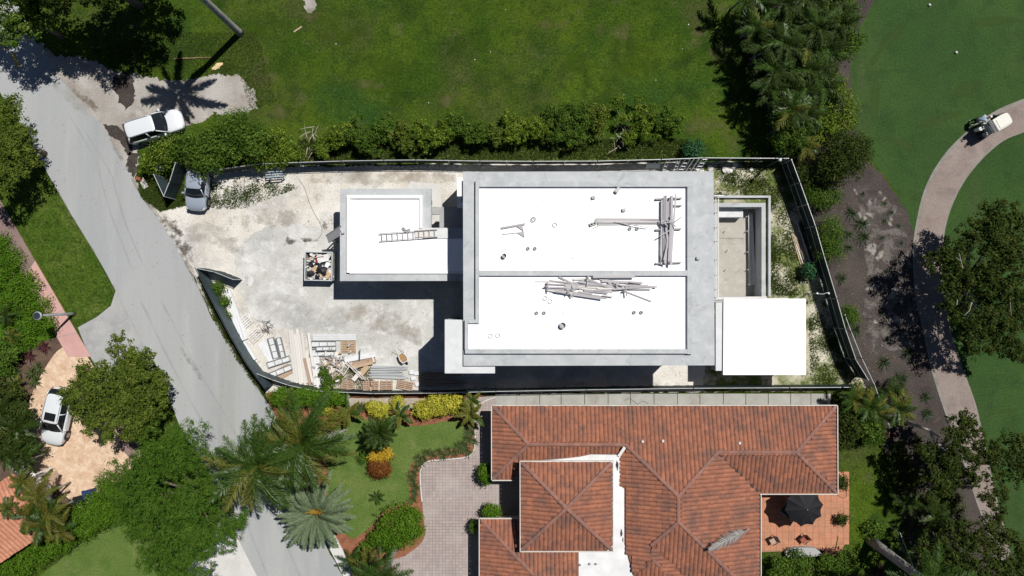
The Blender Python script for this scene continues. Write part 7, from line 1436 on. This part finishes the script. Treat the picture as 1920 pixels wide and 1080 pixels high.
for x, y, s, lb in ((1577, 522, 1.0, 'small green grass tuft in the mulch outside the pavilion fence'), (1657, 680, 1.2, 'green grass tuft alone in the lower mulch bed'), (1702, 660, 1.1, 'dark grass tuft at the tree shadow in the mulch bed'), (1615, 420, 1.3, 'dark grass tuft between the clipped shrubs and the sand'), (1595, 400, 1.1, 'green grass tuft beside the tall clipped shrub'), (1618, 445, 1.3, 'blue green grass tuft below another near the clipped shrub'), (1590, 440, 1.0, 'pale grass tuft right of the tall clipped shrub'), (1590, 465, .9, 'yellow green tuft at the lower right of the clipped shrub'), (1605, 620, 1.0, 'grass tuft below the round shrub by the pavilion fence'), (1690, 710, 1.2, 'dark tuft in the lower mulch near the path'), (1675, 722, 1.2, 'green tuft above the low dark palm'), (1735, 745, 1.0, 'dark tuft beside the lower golf path'), (1738, 775, 1.0, 'dark tuft below another beside the lower golf path'), (1720, 825, 1.1, 'brownish tuft left of the forked limbs'), (1630, 730, .9, 'tuft at the corner post of the site fence')):
    tag(link('grass_tuft', rs.choice(ST['dark']), None, None, P(x, y, .02), (0, 0, rs.uniform(0, 6)), (s*1.15, s*1.15, s*.8)), lb, 'grass tuft', 'tufts in the mulch bed')
for i, (x, y) in enumerate(((1610, 335), (1618, 364), (1658, 382), (1671, 399), (1658, 415), (1685, 424), (1654, 446), (1690, 457), (1660, 510), (1652, 588))):
    tag(link('dormant_tuft', ST['dark'][i % 3], None, None, P(x, y, .02), (0, 0, i), (.55, .55, .35)), 'small dark tuft sitting in a pale sand patch', 'grass tuft', 'small tufts in the sand patches')
for i, (x, y, s, lb) in enumerate(((85, 650, 1.1, 'red strap-leaved plant nearest the street lamp'), (55, 665, 1.1, 'red strap-leaved plant left of the lamp shadow'), (40, 672, 1.0, 'dull red plant at the left in the brown mulch'), (1552, 1035, 1.1, 'red star-shaped plant at the terrace corner'), (1516, 1060, 1.1, 'red star-shaped plant below the stone bench'), (1648, 1068, 1.2, 'red star-shaped plant beside the thick grey trunk'), (1668, 815, 1.1, 'reddish plant right of the bright leafy bush'), (1718, 830, .8, 'dull red plant under the forked limbs'))):
    tag(link('red_plant', ST['red'][i % 3], None, None, P(x, y, .5 if i in (3, 4) else .1), (0, 0, i*1.3), (s*1.15, s*1.15, s*.7)), lb, 'plant', 'red strap-leaved plants')
for i, (x, y, lb) in enumerate(((30, 695, 'olive plant left in the brown mulch garden'), (62, 700, 'olive plant in the middle of the brown mulch garden'), (75, 690, 'olive plant nearest the driveway in the brown mulch'), (68, 715, 'olive plant lowest in the brown mulch garden'), (40, 745, 'olive plant beside the driveway curve'), (15, 690, 'olive plant at the left edge of the mulch garden'))):
    tag(link('olive_plant', ST['olive'][i % 2], None, None, P(x, y, .05), (0, 0, i), (1.2, 1.2, 1)), lb, 'plant', 'olive plants in the mulch garden')
# fallen fronds
o = link('fallen_frond', frond_mesh(1, .02, .02, 70, .17, .012, 77, .25, .7, 'frond_dead'), None, None, P(1405, 992, 3.05), (0, -0.36, math.radians(197)), (3.9, 3.9, 2)); tag(o, 'dry grey palm frond lying on the tiled roof', 'frond')
o = link('fallen_frond', frond_mesh(1, .02, .02, 40, .05, .012, 78, .6, 1.0, 'dead_frond'), None, None, P(326, 110, .08), (0, 0, math.radians(2)), (3.0, 3.0, 2)); tag(o, 'dry brown palm frond lying on the grass field', 'frond')
o = link('fallen_frond', frond_mesh(1, .02, .02, 20, .06, .02, 79, .5, .9, 'frond_yellow'), None, None, P(1566, 1034, .1), (0, 0, math.radians(78)), (1.3, 1.3, 1)); tag(o, 'yellow green frond lying on the terrace', 'frond')
tag(plank_obj('stick', P(551, 60, .04), P(566, 50, .04), .12, .05, 'brown_wood'), 'brown piece of wood lying in the grass field', 'stick')
# bare brushwood in the hedge gaps
mb = MB(); q = random.Random(6)
for (x, y) in ((585, 262), (1160, 255)):
    for k in range(16):
        a = P(x + q.uniform(-10, 10), y + q.uniform(-25, 25), q.uniform(.1, 1.0)); d = Vector((q.uniform(-1, 1), q.uniform(-1, 1), q.uniform(0, .6))); mb.tube([a, a + d*.5 + Vector((0, 0, .1)), a + d], [.03, .02, .008], 5)
tag(mb.build('brushwood', M['pale_bark'], None), 'bare pale brushwood in the gaps of the field hedge', 'brushwood', kind='stuff')
# ---- weeds and rough grass, uncountable
def weeds(name, poly, n, l, mat, label, seed, clumps=None, z=0.01):
    g = np.random.default_rng(seed); A = np.array(poly, float); x0, y0 = A.min(0); x1, y1 = A.max(0)
    if clumps:
        c = np.c_[g.uniform(x0, x1, clumps), g.uniform(y0, y1, clumps)]; i = g.integers(0, clumps, n*3); XY = c[i] + g.normal(size=(n*3, 2))*7.0
    else: XY = np.c_[g.uniform(x0, x1, n*3), g.uniform(y0, y1, n*3)]
    XY = XY[inside_np(poly, XY[:, 0], XY[:, 1])][:n]; m = len(XY); W = np.c_[(XY[:, 0] - 960)/S, (540 - XY[:, 1])/S, np.full(m, z)]
    a = g.random(m)*6.283; e = g.uniform(.3, 1.3, m); L_ = l*g.uniform(.5, 1.3, m); d = np.c_[np.cos(a)*np.cos(e), np.sin(a)*np.cos(e), np.sin(e)]*L_[:, None]; s = np.c_[-np.sin(a), np.cos(a), np.zeros(m)]*(l*.16)
    V = np.stack([W - s, W + s, W + d], 1).reshape(-1, 3); o = link(name, fast_mesh(name, V, 3), M[mat]); tag(o, label, 'grass', kind='stuff')
weeds('rough_weeds', [(1340, 305), (1460, 303), (1500, 400), (1560, 560), (1615, 720), (1520, 725), (1515, 555), (1445, 555), (1445, 372), (1340, 370)], 15000, .20, 'grass_blade', 'rough weeds in the sandy side yard', 1, 420)
weeds('rough_weeds', [(560, 262), (900, 262), (1290, 262), (1300, 298), (900, 300), (560, 302)], 16000, .22, 'grass_blade', 'rough grass between the field hedge and the top fence', 2)
weeds('rough_weeds', [(374, 520), (390, 545), (430, 630), (492, 726), (478, 722), (440, 668), (402, 600)], 5000, .18, 'grass_blade', 'weeds along the street side of the gate fence', 3, 90)
weeds('rough_weeds', [(258, 325), (345, 325), (345, 386), (300, 396), (266, 370)], 6000, .2, 'grass_blade', 'grass around the open corner gate', 4)
weeds('rough_weeds', [(394, 342), (455, 340), (560, 345), (560, 352), (455, 392), (394, 390)], 3500, .16, 'grass_blade', 'weeds in the yard right of the silver car', 5, 40)
weeds('rough_weeds', [(170, 90), (300, 60), (480, 60), (520, 190), (470, 205), (450, 142), (260, 140), (215, 134)], 9000, .14, 'grass_blade', 'ragged grass along the gravel shoulder', 6)
weeds('rough_weeds', [(640, 690), (700, 688), (700, 735), (640, 735)], 1500, .16, 'grass_blade', 'weeds under the scrap boards by the bottom fence', 7, 20)

# ---- small litter: pebbles on the yard, dry leaves on road and lawn
def litter(name, poly, n, size, mat, label, seed, z=0.03):
    g = np.random.default_rng(seed); A = np.array(poly, float); x0, y0 = A.min(0); x1, y1 = A.max(0)
    XY = np.c_[g.uniform(x0, x1, n*3), g.uniform(y0, y1, n*3)]; XY = XY[inside_np(poly, XY[:, 0], XY[:, 1])][:n]; m = len(XY)
    W = np.c_[(XY[:, 0] - 960)/S, (540 - XY[:, 1])/S, np.full(m, z)]; a = g.random(m)*6.283; l = size*g.uniform(.4, 1.5, m)[:, None]
    t = np.c_[np.cos(a), np.sin(a), g.normal(size=m)*.25]*l; s = np.c_[-np.sin(a), np.cos(a), g.normal(size=m)*.25]*l*.6
    V = np.stack([W - t, W + s, W + t, W - s], 1).reshape(-1, 3); o = link(name, fast_mesh(name, V, 4), M[mat]); tag(o, label, 'litter', kind='stuff')
YP = [(330, 400), (420, 345), (640, 345), (640, 440), (840, 560), (820, 690), (640, 690), (500, 640), (420, 540)]
litter('pebbles', YP, 1200, .035, 'stone', 'pale pebbles strewn over the yard', 1)
litter('dark_bits', YP, 130, .04, 'dark_soil', 'dark bits of dirt strewn over the yard', 2)
litter('dry_leaves', [(60, 120), (200, 240), (360, 520), (480, 720), (560, 900), (640, 1080), (490, 1080), (330, 790), (220, 540), (60, 260)], 110, .05, 'dead_frond', 'dry leaves lying on the street', 3)
litter('dry_leaves', [(480, 20), (1300, 10), (1340, 200), (1280, 180), (600, 200), (480, 150)], 14, .05, 'stone', 'pale bits scattered in the grass field', 4)
litter('dry_leaves', [(1600, 340), (1690, 390), (1720, 560), (1740, 700), (1640, 730), (1560, 540), (1540, 400)], 260, .045, 'dead_frond', 'dry leaves scattered on the mulch bed', 5)
litter('dry_leaves', [(60, 780), (110, 700), (240, 840), (160, 940), (80, 880)], 60, .05, 'dead_frond', 'dry leaves lying on the tan driveway', 6)
